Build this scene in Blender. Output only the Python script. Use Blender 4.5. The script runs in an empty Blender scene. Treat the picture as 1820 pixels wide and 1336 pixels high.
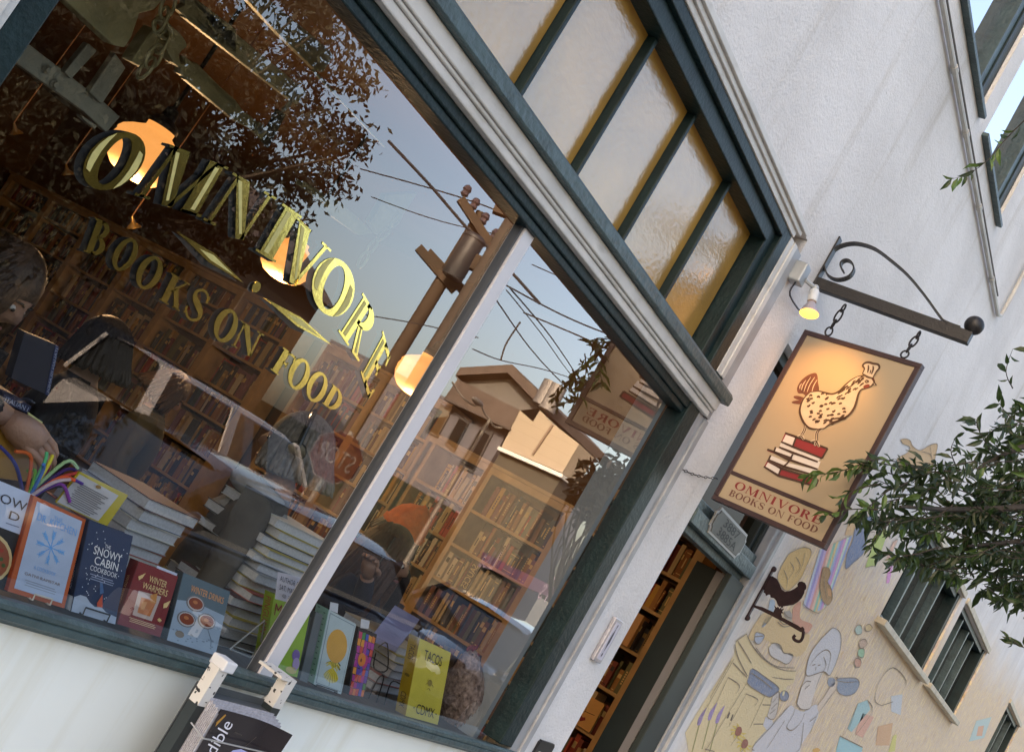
import bpy, bmesh, math, random
from mathutils import Vector as V, Matrix
R_ = math.radians
random.seed(7)
S = bpy.context.scene
COL = S.collection

# ------------------------------------------------------------------ camera
CAM_Z, CAM_D = 1.55, 2.0           # eye height above the pavement, distance to the shop front
FPX = 2168.0
_roll, _pitch, _yaw = R_(30.57), R_(8.04), R_(57.25)
FW = V((math.sin(_yaw)*math.cos(_pitch), math.cos(_yaw)*math.cos(_pitch), math.sin(_pitch)))
_rt = V((math.cos(_yaw), -math.sin(_yaw), 0)); _up = _rt.cross(FW)
RX = math.cos(_roll)*_rt + math.sin(_roll)*_up
UP = -math.sin(_roll)*_rt + math.cos(_roll)*_up
EYE = V((0, -CAM_D, CAM_Z))
cd = bpy.data.cameras.new('camera'); cam = bpy.data.objects.new('camera', cd); COL.objects.link(cam)
cam.matrix_world = Matrix(((RX.x, UP.x, -FW.x, EYE.x), (RX.y, UP.y, -FW.y, EYE.y), (RX.z, UP.z, -FW.z, EYE.z), (0, 0, 0, 1)))
cd.sensor_width = 36; cd.lens = 36*FPX/1820; cd.clip_start = 0.05; cd.clip_end = 2000
S.camera = cam

# ------------------------------------------------------------------ sky, sun, exposure
SUN_EL, SUN_AZ = R_(20), R_(163)     # azimuth measured from +X (along the street) towards +Y (behind the shop)
w = bpy.data.worlds.new('World'); S.world = w; w.use_nodes = True
nt = w.node_tree; bg = nt.nodes['Background']
sky = nt.nodes.new('ShaderNodeTexSky'); sky.sky_type = 'NISHITA'; sky.sun_disc = False
sky.sun_elevation = SUN_EL; sky.sun_rotation = R_(90) - SUN_AZ
sky.dust_density = 5.0; sky.air_density = 1.0; sky.ozone_density = 1.0
nt.links.new(sky.outputs[0], bg.inputs[0]); bg.inputs[1].default_value = 0.15
sd = V((math.cos(SUN_AZ)*math.cos(SUN_EL), math.sin(SUN_AZ)*math.cos(SUN_EL), math.sin(SUN_EL)))
sl = bpy.data.lights.new('sun', 'SUN'); sl.energy = 3.2; sl.angle = R_(0.6); sl.color = (1, .84, .62)
so = bpy.data.objects.new('sun', sl); COL.objects.link(so); so.location = (-20, 10, 20)
so.rotation_euler = (-sd).to_track_quat('-Z', 'Y').to_euler()
S.view_settings.view_transform = 'Standard'; S.view_settings.look = 'None'
S.view_settings.gamma = 1; S.view_settings.use_curve_mapping = False
S.view_settings.exposure = 2.28
S.view_settings.use_white_balance = True; S.view_settings.white_balance_temperature = 7600; S.view_settings.white_balance_tint = 15   # set for the open shade the facade stands in
S.render.engine = 'CYCLES'
S.cycles.use_denoising = True
S.cycles.max_bounces = 5; S.cycles.diffuse_bounces = 2; S.cycles.glossy_bounces = 3; S.cycles.transparent_max_bounces = 10
S.cycles.caustics_reflective = False; S.cycles.caustics_refractive = False
S.cycles.sample_clamp_indirect = 4; S.cycles.light_sampling_threshold = .03

# ------------------------------------------------------------------ where a point of the photograph lies in the place
def ray(u, v): return (u-910)/FPX*RX - (v-668)/FPX*UP + FW
def at(u, v, Y=0.0):                 # on a plane parallel to the shop front
    d = ray(u, v); return EYE + d*((Y-EYE.y)/d.y)
def atX(u, v, X):                    # on a plane across the pavement
    d = ray(u, v); return EYE + d*((X-EYE.x)/d.x)
def atZ(u, v, z):
    d = ray(u, v); return EYE + d*((z-EYE.z)/d.z)
def dep(u, v, Z): return EYE + ray(u, v)*Z
GY = 0.045                           # the window glass
def mir(p): return V((p.x, 2*GY-p.y, p.z))
def rdep(u, v, Z): return mir(dep(u, v, Z))   # something across the street, seen in the glass
def ratY(u, v, Y): return mir(at(u, v, 2*GY-Y))
def onp(u, v, P, n):
    d = ray(u, v); return EYE + d*((P-EYE).dot(n)/d.dot(n))

# ------------------------------------------------------------------ materials
MATS = {}
def mat(name, col, rough=.6, metal=0, var=.08, vscale=6, bump=0, bscale=80, spec=.5, emis=None, estr=0, col2=None, detail=4, coat=0):
    if name in MATS: return MATS[name]
    m = bpy.data.materials.new(name); m.use_nodes = True; t = m.node_tree; b = t.nodes['Principled BSDF']
    b.inputs['Roughness'].default_value = rough; b.inputs['Metallic'].default_value = metal
    b.inputs['Specular IOR Level'].default_value = spec
    if coat: b.inputs['Coat Weight'].default_value = coat; b.inputs['Coat Roughness'].default_value = .05
    tc = t.nodes.new('ShaderNodeTexCoord')
    n = t.nodes.new('ShaderNodeTexNoise'); n.inputs['Scale'].default_value = vscale; n.inputs['Detail'].default_value = detail
    t.links.new(tc.outputs['Object'], n.inputs['Vector'])
    r = t.nodes.new('ShaderNodeValToRGB'); r.color_ramp.elements[0].position = .3; r.color_ramp.elements[1].position = .7
    a = [max(0, c*(1-var)) for c in col]; c2 = col2 or [min(1, c*(1+var)) for c in col]
    r.color_ramp.elements[0].color = (*a, 1); r.color_ramp.elements[1].color = (*c2, 1)
    t.links.new(n.outputs[0], r.inputs[0]); t.links.new(r.outputs[0], b.inputs['Base Color'])
    if bump:
        n2 = t.nodes.new('ShaderNodeTexNoise'); n2.inputs['Scale'].default_value = bscale; n2.inputs['Detail'].default_value = 5
        t.links.new(tc.outputs['Object'], n2.inputs['Vector'])
        bp = t.nodes.new('ShaderNodeBump'); bp.inputs['Strength'].default_value = bump; bp.inputs['Distance'].default_value = .01
        t.links.new(n2.outputs[0], bp.inputs['Height']); t.links.new(bp.outputs[0], b.inputs['Normal'])
    if emis: b.inputs['Emission Color'].default_value = (*emis, 1); b.inputs['Emission Strength'].default_value = estr
    MATS[name] = m; return m
def srgb(r, g, b):
    f = lambda c: (c/255/12.92) if c/255 <= .04045 else ((c/255+.055)/1.055)**2.4
    return (f(r), f(g), f(b))
_pc = {}
def paint(r, g, b, rough=.6, k='ink'):       # a plain coloured ink or paint given as printed colour
    key = (k, r, g, b, rough)
    if key not in _pc: _pc[key] = mat('%s_%d_%d_%d_%d' % (k, r, g, b, int(rough*100)), srgb(r, g, b), rough, var=.05, vscale=20)
    return _pc[key]

# ------------------------------------------------------------------ mesh helpers
def wloc(o):
    p = V((0, 0, 0))
    while o: p += o.location; o = o.parent
    return p
class MB:
    def __init__(s): s.v = []; s.f = []; s.mi = []
    def add(s, vs, fs, mi=0):
        n = len(s.v); s.v += [V(p) for p in vs]
        for f in fs: s.f.append([i+n for i in f]); s.mi.append(mi)
        return s
    def box(s, a, b, mi=0):
        x0, y0, z0 = [min(a[i], b[i]) for i in range(3)]; x1, y1, z1 = [max(a[i], b[i]) for i in range(3)]
        return s.add([(x0,y0,z0),(x1,y0,z0),(x1,y1,z0),(x0,y1,z0),(x0,y0,z1),(x1,y0,z1),(x1,y1,z1),(x0,y1,z1)],
                     [(0,3,2,1),(4,5,6,7),(0,1,5,4),(1,2,6,5),(2,3,7,6),(3,0,4,7)], mi)
    def hexa(s, p, mi=0):                 # four corners, then the four opposite ones
        return s.add(p, [(3,2,1,0),(4,5,6,7),(0,1,5,4),(1,2,6,5),(2,3,7,6),(3,0,4,7)], mi)
    def prism(s, pts, ex, mi=0):
        n = len(pts); pts = [V(p) for p in pts]; ex = V(ex)
        return s.add(pts+[p+ex for p in pts], [list(range(n))[::-1], list(range(n, 2*n))]+[(i, (i+1) % n, n+(i+1) % n, n+i) for i in range(n)], mi)
    def poly(s, pts, mi=0): return s.add(pts, [list(range(len(pts)))], mi)
    def bar(s, a, b, w, h, up=(0,0,1), mi=0):
        a, b = V(a), V(b); d = (b-a).normalized(); x = d.cross(V(up))
        if x.length < 1e-4: x = d.cross(V((1,0,0)))
        x.normalize(); y = x.cross(d); x *= w/2; y *= h/2
        return s.hexa([a-x-y, a+x-y, a+x+y, a-x+y, b-x-y, b+x-y, b+x+y, b-x+y], mi)
    def tube(s, pts, r, n=6, mi=0, cap=True):
        pts = [V(p) for p in pts]; k = len(pts); rs = r if isinstance(r, (list, tuple)) else [r]*k
        vs, fs = [], []; x = None
        for i, p in enumerate(pts):
            d = (pts[min(i+1, k-1)]-pts[max(i-1, 0)]).normalized()
            if x is None: x = d.cross(V((0,0,1))) if abs(d.z) < .9 else d.cross(V((1,0,0)))
            x = (x-d*x.dot(d)).normalized(); y = d.cross(x)
            for j in range(n):
                a = 2*math.pi*j/n; vs.append(p+(x*math.cos(a)+y*math.sin(a))*rs[i])
        for i in range(k-1):
            for j in range(n): fs.append((i*n+j, i*n+(j+1) % n, (i+1)*n+(j+1) % n, (i+1)*n+j))
        if cap: fs.append(list(range(n))[::-1]); fs.append(list(range((k-1)*n, k*n)))
        return s.add(vs, fs, mi)
    def lathe(s, prof, c, n=20, ax=(0,0,1), mi=0):     # prof: (radius, along the axis)
        c = V(c); ax = V(ax).normalized(); x = ax.orthogonal().normalized(); y = ax.cross(x)
        vs, fs = [], []; k = len(prof)
        for r, h in prof:
            for j in range(n):
                a = 2*math.pi*j/n; vs.append(c+ax*h+(x*math.cos(a)+y*math.sin(a))*max(r, 1e-4))
        for i in range(k-1):
            for j in range(n): fs.append((i*n+j, i*n+(j+1) % n, (i+1)*n+(j+1) % n, (i+1)*n+j))
        return s.add(vs, fs, mi)
    def ball(s, c, r, n=14, m=8, sc=(1,1,1), mi=0):
        vs, fs = [], []; c = V(c)
        for i in range(m+1):
            t = math.pi*i/m
            for j in range(n):
                a = 2*math.pi*j/n; vs.append(c+V((r*sc[0]*math.sin(t)*math.cos(a), r*sc[1]*math.sin(t)*math.sin(a), r*sc[2]*math.cos(t))))
        for i in range(m):
            for j in range(n): fs.append((i*n+j, (i+1)*n+j, (i+1)*n+(j+1) % n, i*n+(j+1) % n))
        return s.add(vs, fs, mi)
    def ribbon(s, pts, w, nrm, mi=0):                  # a flat painted line; w may vary
        pts = [V(p) for p in pts]; nrm = V(nrm).normalized(); k = len(pts); vs = []
        ws = w if isinstance(w, (list, tuple)) else [w]*k
        for i, p in enumerate(pts):
            d = (pts[min(i+1, k-1)]-pts[max(i-1, 0)])
            x = d.cross(nrm)
            if x.length < 1e-9: x = nrm.orthogonal()
            x = x.normalized()*ws[i]/2; vs += [p-x, p+x]
        return s.add(vs, [(2*i, 2*i+1, 2*i+3, 2*i+2) for i in range(k-1)], mi)
    def obj(s, name, m, parent=None, smooth=False, bevel=0):
        off = wloc(parent) if parent else V((0, 0, 0))
        me = bpy.data.meshes.new(name); me.from_pydata([p-off for p in s.v], [], s.f); me.update()
        for mm in (m if isinstance(m, (list, tuple)) else [m]): me.materials.append(mm)
        if isinstance(m, (list, tuple)):
            for p, i in zip(me.polygons, s.mi): p.material_index = i
        o = bpy.data.objects.new(name, me); COL.objects.link(o)
        if parent: o.parent = parent
        if smooth:
            me.polygons.foreach_set('use_smooth', [True]*len(me.polygons))
            if smooth != 'all': me.set_sharp_from_angle(angle=R_(40))
        if bevel:
            b = o.modifiers.new('bevel', 'BEVEL'); b.width = bevel; b.segments = 2; b.limit_method = 'ANGLE'
        return o
def empty(name, loc, label=None, cat=None, group=None):
    o = bpy.data.objects.new(name, None); COL.objects.link(o); o.location = loc; o.empty_display_size = .1
    return tag(o, label, cat, group)
def tag(o, label=None, cat=None, group=None, kind=None):
    if label: o['label'] = label
    if cat: o['category'] = cat
    if group: o['group'] = group
    if kind: o['kind'] = kind
    return o
def smoothpts(pts, n=4, closed=False):               # Catmull-Rom through points
    pts = [V(p) for p in pts]; k = len(pts); out = []
    rng = range(k if closed else k-1)
    for i in rng:
        p0 = pts[(i-1) % k] if closed or i > 0 else pts[0]; p1 = pts[i]; p2 = pts[(i+1) % k]
        p3 = pts[(i+2) % k] if closed or i+2 < k else pts[-1]
        for j in range(n):
            t = j/n
            out.append(.5*((2*p1)+(p2-p0)*t+(2*p0-5*p1+4*p2-p3)*t*t+(3*p1-p0-3*p2+p3)*t**3))
    if not closed: out.append(pts[-1])
    return out
_tx = {}
def text_polys(s):                                    # the built-in sans letters: verts, faces, bounds
    if s in _tx: return _tx[s]
    c = bpy.data.curves.new('t', 'FONT'); c.body = s; c.size = 1; c.resolution_u = 3
    o = bpy.data.objects.new('t', c); COL.objects.link(o)
    bpy.context.view_layer.update()
    me = bpy.data.meshes.new_from_object(o.evaluated_get(bpy.context.evaluated_depsgraph_get()))
    vs = [(p.co.x, p.co.y) for p in me.vertices]; fs = [list(p.vertices) for p in me.polygons]
    bpy.data.objects.remove(o); bpy.data.curves.remove(c); bpy.data.meshes.remove(me)
    x0 = min(p[0] for p in vs); x1 = max(p[0] for p in vs); y0 = min(p[1] for p in vs); y1 = max(p[1] for p in vs)
    _tx[s] = ([((x-x0)/(x1-x0), (y-y0)/(y1-y0)) for x, y in vs], fs, (x1-x0)/(y1-y0)); return _tx[s]
def text_on(mb, s, f, x0, y0, x1, y1, mi=0):          # letters filling the box (x0..x1, y0..y1) of a surface f(x,y)->point
    vs, fs, _ = text_polys(s)
    mb.add([f(x0+(x1-x0)*x, y0+(y1-y0)*y) for x, y in vs], fs, mi)

# ================================================================== materials of the setting
def stucco_mat():
    m = bpy.data.materials.new('stucco'); m.use_nodes = True; t = m.node_tree; b = t.nodes['Principled BSDF']
    b.inputs['Roughness'].default_value = .85; b.inputs['Specular IOR Level'].default_value = .25
    tc = t.nodes.new('ShaderNodeTexCoord'); L = t.links.new
    def noise(sc, det, vec=None, rough=.5):
        n = t.nodes.new('ShaderNodeTexNoise'); n.inputs['Scale'].default_value = sc; n.inputs['Detail'].default_value = det
        n.inputs['Roughness'].default_value = rough
        L(vec or tc.outputs['Object'], n.inputs['Vector']); return n
    n1 = noise(1.3, 5); r1 = t.nodes.new('ShaderNodeValToRGB')
    r1.color_ramp.elements[0].color = (.64, .63, .62, 1); r1.color_ramp.elements[1].color = (.78, .775, .77, 1)
    r1.color_ramp.elements[0].position = .3; r1.color_ramp.elements[1].position = .62; L(n1.outputs[0], r1.inputs[0])
    # faint runs of dirt down the wall
    mp = t.nodes.new('ShaderNodeMapping'); mp.inputs['Scale'].default_value = (2.2, 1, .22); L(tc.outputs['Object'], mp.inputs[0])
    n2 = noise(2.4, 6, mp.outputs[0], .6); r2 = t.nodes.new('ShaderNodeValToRGB')
    r2.color_ramp.elements[0].position = .56; r2.color_ramp.elements[0].color = (1, 1, 1, 1)
    r2.color_ramp.elements[1].position = .82; r2.color_ramp.elements[1].color = (.62, .57, .48, 1); L(n2.outputs[0], r2.inputs[0])
    mx = t.nodes.new('ShaderNodeMix'); mx.data_type = 'RGBA'; mx.blend_type = 'MULTIPLY'; mx.inputs[0].default_value = .8
    L(r1.outputs[0], mx.inputs[6]); L(r2.outputs[0], mx.inputs[7])
    # the cream and ochre wash of the mural, from the door along the wall and up to shoulder height of the high windows
    sp = t.nodes.new('ShaderNodeSeparateXYZ'); L(tc.outputs['Object'], sp.inputs[0])
    n3 = noise(1.6, 4)
    def ramp(sock, a, b_):
        r = t.nodes.new('ShaderNodeMapRange'); r.inputs[1].default_value = a; r.inputs[2].default_value = b_; r.clamp = True; L(sock, r.inputs[0]); return r.outputs[0]
    def mth(op, a, b_=None):
        n = t.nodes.new('ShaderNodeMath'); n.operation = op
        for i, x in enumerate((a, b_)):
            if x is None: continue
            if isinstance(x, (int, float)): n.inputs[i].default_value = x
            else: L(x, n.inputs[i])
        return n.outputs[0]
    lim = mth('ADD', mth('MULTIPLY', sp.outputs[0], .07), mth('MULTIPLY', n3.outputs[0], .6))     # the wash climbs along the wall
    zz = mth('SUBTRACT', sp.outputs[2], lim)
    wash = mth('MULTIPLY', ramp(sp.outputs[0], 6.1, 6.6), ramp(zz, 2.35, 1.75))
    mp2 = t.nodes.new('ShaderNodeMapping'); mp2.inputs['Scale'].default_value = (9, 1, 1.5); L(tc.outputs['Object'], mp2.inputs[0])
    n4 = noise(5, 6, mp2.outputs[0], .7)
    r4 = t.nodes.new('ShaderNodeValToRGB'); r4.color_ramp.elements[0].position = .35; r4.color_ramp.elements[0].color = (.60, .42, .22, 1)
    r4.color_ramp.elements[1].position = .65; r4.color_ramp.elements[1].color = (.80, .66, .46, 1); 
    for pos_, c_ in ((.42, (.74, .54, .30)), (.48, (.64, .52, .48)), (.55, (.84, .66, .36)), (.74, (.80, .68, .56))):
        e_ = r4.color_ramp.elements.new(pos_); e_.color = (*c_, 1)
    L(n4.outputs[0], r4.inputs[0])
    mw = t.nodes.new('ShaderNodeMix'); mw.data_type = 'RGBA'; L(mth('MULTIPLY', wash, .95), mw.inputs[0]); L(mx.outputs[2], mw.inputs[6]); L(r4.outputs[0], mw.inputs[7])
    n5 = noise(26, 3, None, .7); n6 = noise(.9, 2)
    spk = mth('MULTIPLY', ramp(n5.outputs[0], .70, .74), ramp(n6.outputs[0], .48, .62))            # chips and specks, in patches
    ms = t.nodes.new('ShaderNodeMix'); ms.data_type = 'RGBA'; L(mth('MULTIPLY', spk, .7), ms.inputs[0]); L(mw.outputs[2], ms.inputs[6]); ms.inputs[7].default_value = (.22, .20, .17, 1)
    L(ms.outputs[2], b.inputs['Base Color'])
    nb = noise(75, 5, None, .6); nb2 = noise(14, 3)
    bp = t.nodes.new('ShaderNodeBump'); bp.inputs['Strength'].default_value = .5; bp.inputs['Distance'].default_value = .012
    L(mth('ADD', nb.outputs[0], mth('MULTIPLY', nb2.outputs[0], 1.1)), bp.inputs['Height']); L(bp.outputs[0], b.inputs['Normal'])
    return m
STUCCO = stucco_mat()
TEAL = mat('teal_green_paint', (.008, .022, .024), .42, var=.25, vscale=9, bump=.25, bscale=60, spec=.22)
TEALS = mat('weathered_slate_green_paint', (.045, .080, .085), .45, var=.22, vscale=14, bump=.5, bscale=45)
WHITET = mat('white_trim_paint', (.58, .57, .54), .5, var=.1, vscale=8, bump=.1, bscale=50)
GREYT = mat('grey_trim_paint', (.34, .35, .36), .5, var=.14, vscale=8, bump=.1, bscale=50)
PANEL = mat('smooth_off_white_panel', (.86, .91, .87), .38, var=.04, vscale=1.5, bump=.05, bscale=12)
def streaks(m, col, amt, sc=(6, 1, .35), lo=.52, hi=.75):      # dirt runs over a plain paint
    t = m.node_tree; L = t.links.new; b = t.nodes['Principled BSDF']; src = b.inputs['Base Color'].links[0].from_socket
    tc = t.nodes.new('ShaderNodeTexCoord'); mp = t.nodes.new('ShaderNodeMapping'); mp.inputs['Scale'].default_value = sc; L(tc.outputs['Object'], mp.inputs[0])
    n = t.nodes.new('ShaderNodeTexNoise'); n.inputs['Scale'].default_value = 1.6; n.inputs['Detail'].default_value = 7; n.inputs['Roughness'].default_value = .62; L(mp.outputs[0], n.inputs[0])
    r = t.nodes.new('ShaderNodeMapRange'); r.inputs[1].default_value = lo; r.inputs[2].default_value = hi; r.inputs[4].default_value = amt; L(n.outputs[0], r.inputs[0])
    mx = t.nodes.new('ShaderNodeMix'); mx.data_type = 'RGBA'; mx.blend_type = 'MULTIPLY'; L(r.outputs[0], mx.inputs[0]); L(src, mx.inputs[6]); mx.inputs[7].default_value = (*col, 1); L(mx.outputs[2], b.inputs['Base Color'])
streaks(PANEL, (.80, .74, .62), .55); streaks(WHITET, (.55, .50, .42), .7, (3, 1, 8)); streaks(GREYT, (.55, .52, .48), .6, (9, 1, .6)); streaks(TEALS, (.35, .38, .38), .8, (5, 2, 9)); streaks(TEAL, (.4, .45, .45), .7, (6, 2, 6))
ALU = mat('pale_grey_painted_metal', (.62, .62, .65), .4, var=.05)
DKMET = mat('dark_grey_metal', (.10, .11, .125), .4, .5, var=.1)
BLACKP = mat('black_iron', (.012, .012, .014), .45, .2, var=.2, vscale=30, bump=.2, bscale=120)
DARKW = mat('dark_green_door_paint', (.008, .018, .018), .5, var=.2)  # dark green paint of the inner door frame

def glass_mat(name, a, b, p, tint=(.93, .95, .94), bump=0, rough=0):
    m = bpy.data.materials.new(name); m.use_nodes = True; t = m.node_tree; L = t.links.new
    t.nodes.remove(t.nodes['Principled BSDF']); out = t.nodes['Material Output']
    lw = t.nodes.new('ShaderNodeLayerWeight'); lw.inputs[0].default_value = .5
    pw = t.nodes.new('ShaderNodeMath'); pw.operation = 'POWER'; pw.inputs[1].default_value = p; L(lw.outputs['Facing'], pw.inputs[0])
    ma = t.nodes.new('ShaderNodeMath'); ma.operation = 'MULTIPLY_ADD'; ma.inputs[1].default_value = b; ma.inputs[2].default_value = a; ma.use_clamp = True
    L(pw.outputs[0], ma.inputs[0])
    tr = t.nodes.new('ShaderNodeBsdfTransparent'); tr.inputs[0].default_value = (*tint, 1)
    gl = t.nodes.new('ShaderNodeBsdfGlossy'); gl.inputs['Roughness'].default_value = rough; gl.inputs[0].default_value = (.93, .95, 1, 1)
    tc = t.nodes.new('ShaderNodeTexCoord'); n = t.nodes.new('ShaderNodeTexNoise'); n.inputs['Scale'].default_value = 1.1; L(tc.outputs['Object'], n.inputs[0])
    bp = t.nodes.new('ShaderNodeBump'); bp.inputs['Strength'].default_value = bump; bp.inputs['Distance'].default_value = .002
    L(n.outputs[0], bp.inputs['Height']); L(bp.outputs[0], gl.inputs['Normal'])
    mx = t.nodes.new('ShaderNodeMixShader'); L(ma.outputs[0], mx.inputs[0]); L(tr.outputs[0], mx.inputs[1]); L(gl.outputs[0], mx.inputs[2]); L(mx.outputs[0], out.inputs[0])
    MATS[name] = m; return m
PLATE = glass_mat('plate_glass', .05, .60, 1.4, bump=.06)
FANG = glass_mat('dimmed_fanlight_glass', .02, .05, 1.6, tint=(.5, .48, .42))  # tree's dark reflection put into the tint, sky reflection held low
def amber_mat():
    m = bpy.data.materials.new('hammered_amber_glass'); m.use_nodes = True; t = m.node_tree; L = t.links.new
    b = t.nodes['Principled BSDF']; b.inputs['Base Color'].default_value = (.30, .17, .025, 1); b.inputs['Roughness'].default_value = .2
    b.inputs['IOR'].default_value = 1.8; b.inputs['Specular IOR Level'].default_value = .9
    tc = t.nodes.new('ShaderNodeTexCoord')
    mp = t.nodes.new('ShaderNodeMapping'); mp.inputs['Scale'].default_value = (1, 1, 1.6); L(tc.outputs['Object'], mp.inputs[0])
    n = t.nodes.new('ShaderNodeTexNoise'); n.inputs['Scale'].default_value = 34; n.inputs['Detail'].default_value = 3; L(mp.outputs[0], n.inputs[0])
    n2 = t.nodes.new('ShaderNodeTexNoise'); n2.inputs['Scale'].default_value = 4; L(tc.outputs['Object'], n2.inputs[0])
    r = t.nodes.new('ShaderNodeValToRGB'); r.color_ramp.elements[0].color = (.20, .11, .025, 1); r.color_ramp.elements[1].color = (.56, .31, .06, 1)
    L(n2.outputs[0], r.inputs[0]); L(r.outputs[0], b.inputs['Base Color'])
    bp = t.nodes.new('ShaderNodeBump'); bp.inputs['Strength'].default_value = .10; bp.inputs['Distance'].default_value = .02
    L(n.outputs[0], bp.inputs['Height']); L(bp.outputs[0], b.inputs['Normal'])
    return m
AMBER = amber_mat()
DARKPANE = mat('dark_window_pane', (.012, .013, .014), .03, var=.2, spec=1.0)
DARKPANE.node_tree.nodes['Principled BSDF'].inputs['IOR'].default_value = 2.0

# ================================================================== ground and street
def sheet(name, x0, x1, y0, y1, z, m):
    o = MB().box((x0, y0, z-.3), (x1, y1, z), 0).obj(name, m); return tag(o, kind='structure')
ASPH = mat('asphalt', (.05, .05, .052), .9, var=.25, vscale=4, bump=.4, bscale=60)
CONC = mat('pavement_concrete', (.50, .49, .46), .85, var=.12, vscale=3, bump=.3, bscale=60)
STREET_Z, KERB_Y = -.16, -3.0
sheet('ground', -400, 600, -500, 400, -.45, mat('distant_ground', (.12, .12, .11), .95))
sheet('street', -60, 140, -11.0, KERB_Y, STREET_Z, ASPH)
sheet('pavement', -60, 140, KERB_Y+.15, .3, 0, CONC)
sheet('kerb', -60, 140, KERB_Y, KERB_Y+.146, .004, mat('kerb_stone', (.40, .39, .37), .85, var=.12, bump=.3))
sheet('far_pavement', -60, 140, -13.6, -11.0, -.02, CONC)

# ================================================================== the shop building
B = empty('shop_building', (3, 0, 0), 'white stucco corner shop building with teal shop window, open doorway and painted mural wall', 'building')
W_Z1 = 8.2; BX0, BX1 = -45.0, 24.0  # left end stretched far out of view so the building blocks the low sun
OPEN = [(1.10, 4.548, 0, 3.372), (4.905, 6.09, 0, 3.035), (8.78, 11.18, 2.60, 3.375), (11.42, 13.75, 2.60, 3.375), (17.2, 19.4, 2.60, 3.375),
        (4.68, 5.66, 4.77, 6.25), (5.85, 6.82, 4.77, 6.25)]
def wall_with_holes():
    xs = sorted({BX0, BX1, *[o[0] for o in OPEN], *[o[1] for o in OPEN]}); zs = sorted({0, W_Z1, *[o[2] for o in OPEN], *[o[3] for o in OPEN]})
    mb = MB()
    for i in range(len(xs)-1):
        for j in range(len(zs)-1):
            cx, cz = (xs[i]+xs[i+1])/2, (zs[j]+zs[j+1])/2
            if any(a < cx < b and c < cz < d for a, b, c, d in OPEN): continue
            mb.add([(xs[i], 0, zs[j]), (xs[i+1], 0, zs[j]), (xs[i+1], 0, zs[j+1]), (xs[i], 0, zs[j+1])], [(0, 1, 2, 3)])
    for a, b, c, d in OPEN:          # reveals
        q = .16
        mb.add([(b, 0, c), (b, q, c), (b, q, d), (b, 0, d)], [(0, 1, 2, 3)])
        mb.add([(a, 0, c), (a, q, c), (a, q, d), (a, 0, d)], [(3, 2, 1, 0)])
        mb.add([(a, 0, d), (b, 0, d), (b, q, d), (a, q, d)], [(0, 1, 2, 3)])
        if c > 0: mb.add([(a, 0, c), (b, 0, c), (b, q, c), (a, q, c)], [(3, 2, 1, 0)])
    return mb
wall = wall_with_holes().obj('stucco_wall', STUCCO, B)
wall.location = -wloc(B); wall.data.transform(Matrix.Translation(wloc(B)))   # object coordinates = place coordinates for the wash
shell = MB()
shell.box((BX0, 12, 0), (BX1, 12.3, W_Z1)); shell.box((BX0-.3, .001, 0), (BX0, 12.3, W_Z1)); shell.box((BX1, .001, 0), (BX1+.3, 12.3, W_Z1))
shell.obj('rear_and_end_walls', STUCCO, B)
MB().box((BX0-.4, -.25, W_Z1), (BX1+.4, 12.5, W_Z1+.25)).obj('flat_roof', mat('roofing_felt', (.08, .08, .08), .9), B)
# base panel under the shop window
MB().box((1.10, -.004, 0), (4.44, .10, .950)).obj('base_panel', PANEL, B)
MB().box((4.44, -.002, 0), (4.548, .10, .94)).obj('base_end_strip', GREYT, B)

# ---- the big shop window
WIN = MB()
WIN.box((1.150, -.012, .99), (1.212, .075, 2.49))           # left stile
WIN.box((4.314, -.012, .99), (4.424, .075, 2.49))           # right stile
WIN.box((1.212, .004, 2.432), (4.314, .075, 2.458)); WIN.box((1.212, -.006, 2.458), (4.314, .075, 2.49))
win = WIN.obj('display_window', TEAL, B, bevel=.004)
MB().add([(1.20, GY, .955), (4.33, GY, .955), (4.33, GY, 2.44), (1.20, GY, 2.44)], [(0, 1, 2, 3)]).obj('pane', PLATE, win)
mul = MB(); mul.box((2.808, .022, .962), (2.868, .07, 2.432))
mul.obj('mullion', ALU, win, bevel=.002)
MB().box((2.799, .030, .964), (2.8075, .06, 2.432)).obj('mullion_gasket', DKMET, win)
sill = MB()
prof = [(.06, .966), (-.040, .988), (-.052, .982), (-.052, .972), (-.046, .969), (-.050, .965), (-.050, .951), (-.040, .947), (-.034, .942), (-.030, .936), (0, .936), (.06, .936)]
sill.prism([(1.10, y, z) for y, z in prof], (3.335, 0, 0))
sill.obj('sill', TEALS, win)
# outer trims of the window
tl = MB(); tl.box((1.085, -.02, .94), (1.149, .05, 2.49)); tl.box((1.112, -.03, .94), (1.130, -.02, 2.49)); tl.obj('left_trim', WHITET, win, bevel=.003)
rt = MB(); rt.box((4.4245, -.010, .94), (4.47, .06, 2.49)); rt.box((4.470, -.004, .94), (4.505, .06, 2.49)); rt.box((4.505, -.014, .94), (4.548, .06, 2.49))
rt.obj('right_trim', GREYT, win, bevel=.003)
wm = MB(); wm.box((1.085, -.030, 2.4905), (4.470, .08, 2.516)); wm.box((1.085, -.038, 2.517), (4.475, .08, 2.528)); wm.box((1.085, -.046, 2.529), (4.480, .08, 2.574))
wm.obj('white_moulding', WHITET, win, bevel=.004)
gb = MB(); gb.prism([(1.085, y, z) for y, z in [(.08, 2.5745), (-.066, 2.5745), (-.070, 2.580), (-.070, 2.612), (-.058, 2.626), (.02, 2.660), (.08, 2.660)]], (3.43, 0, 0))
gb.obj('green_ledge', TEALS, win, bevel=.002)

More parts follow.
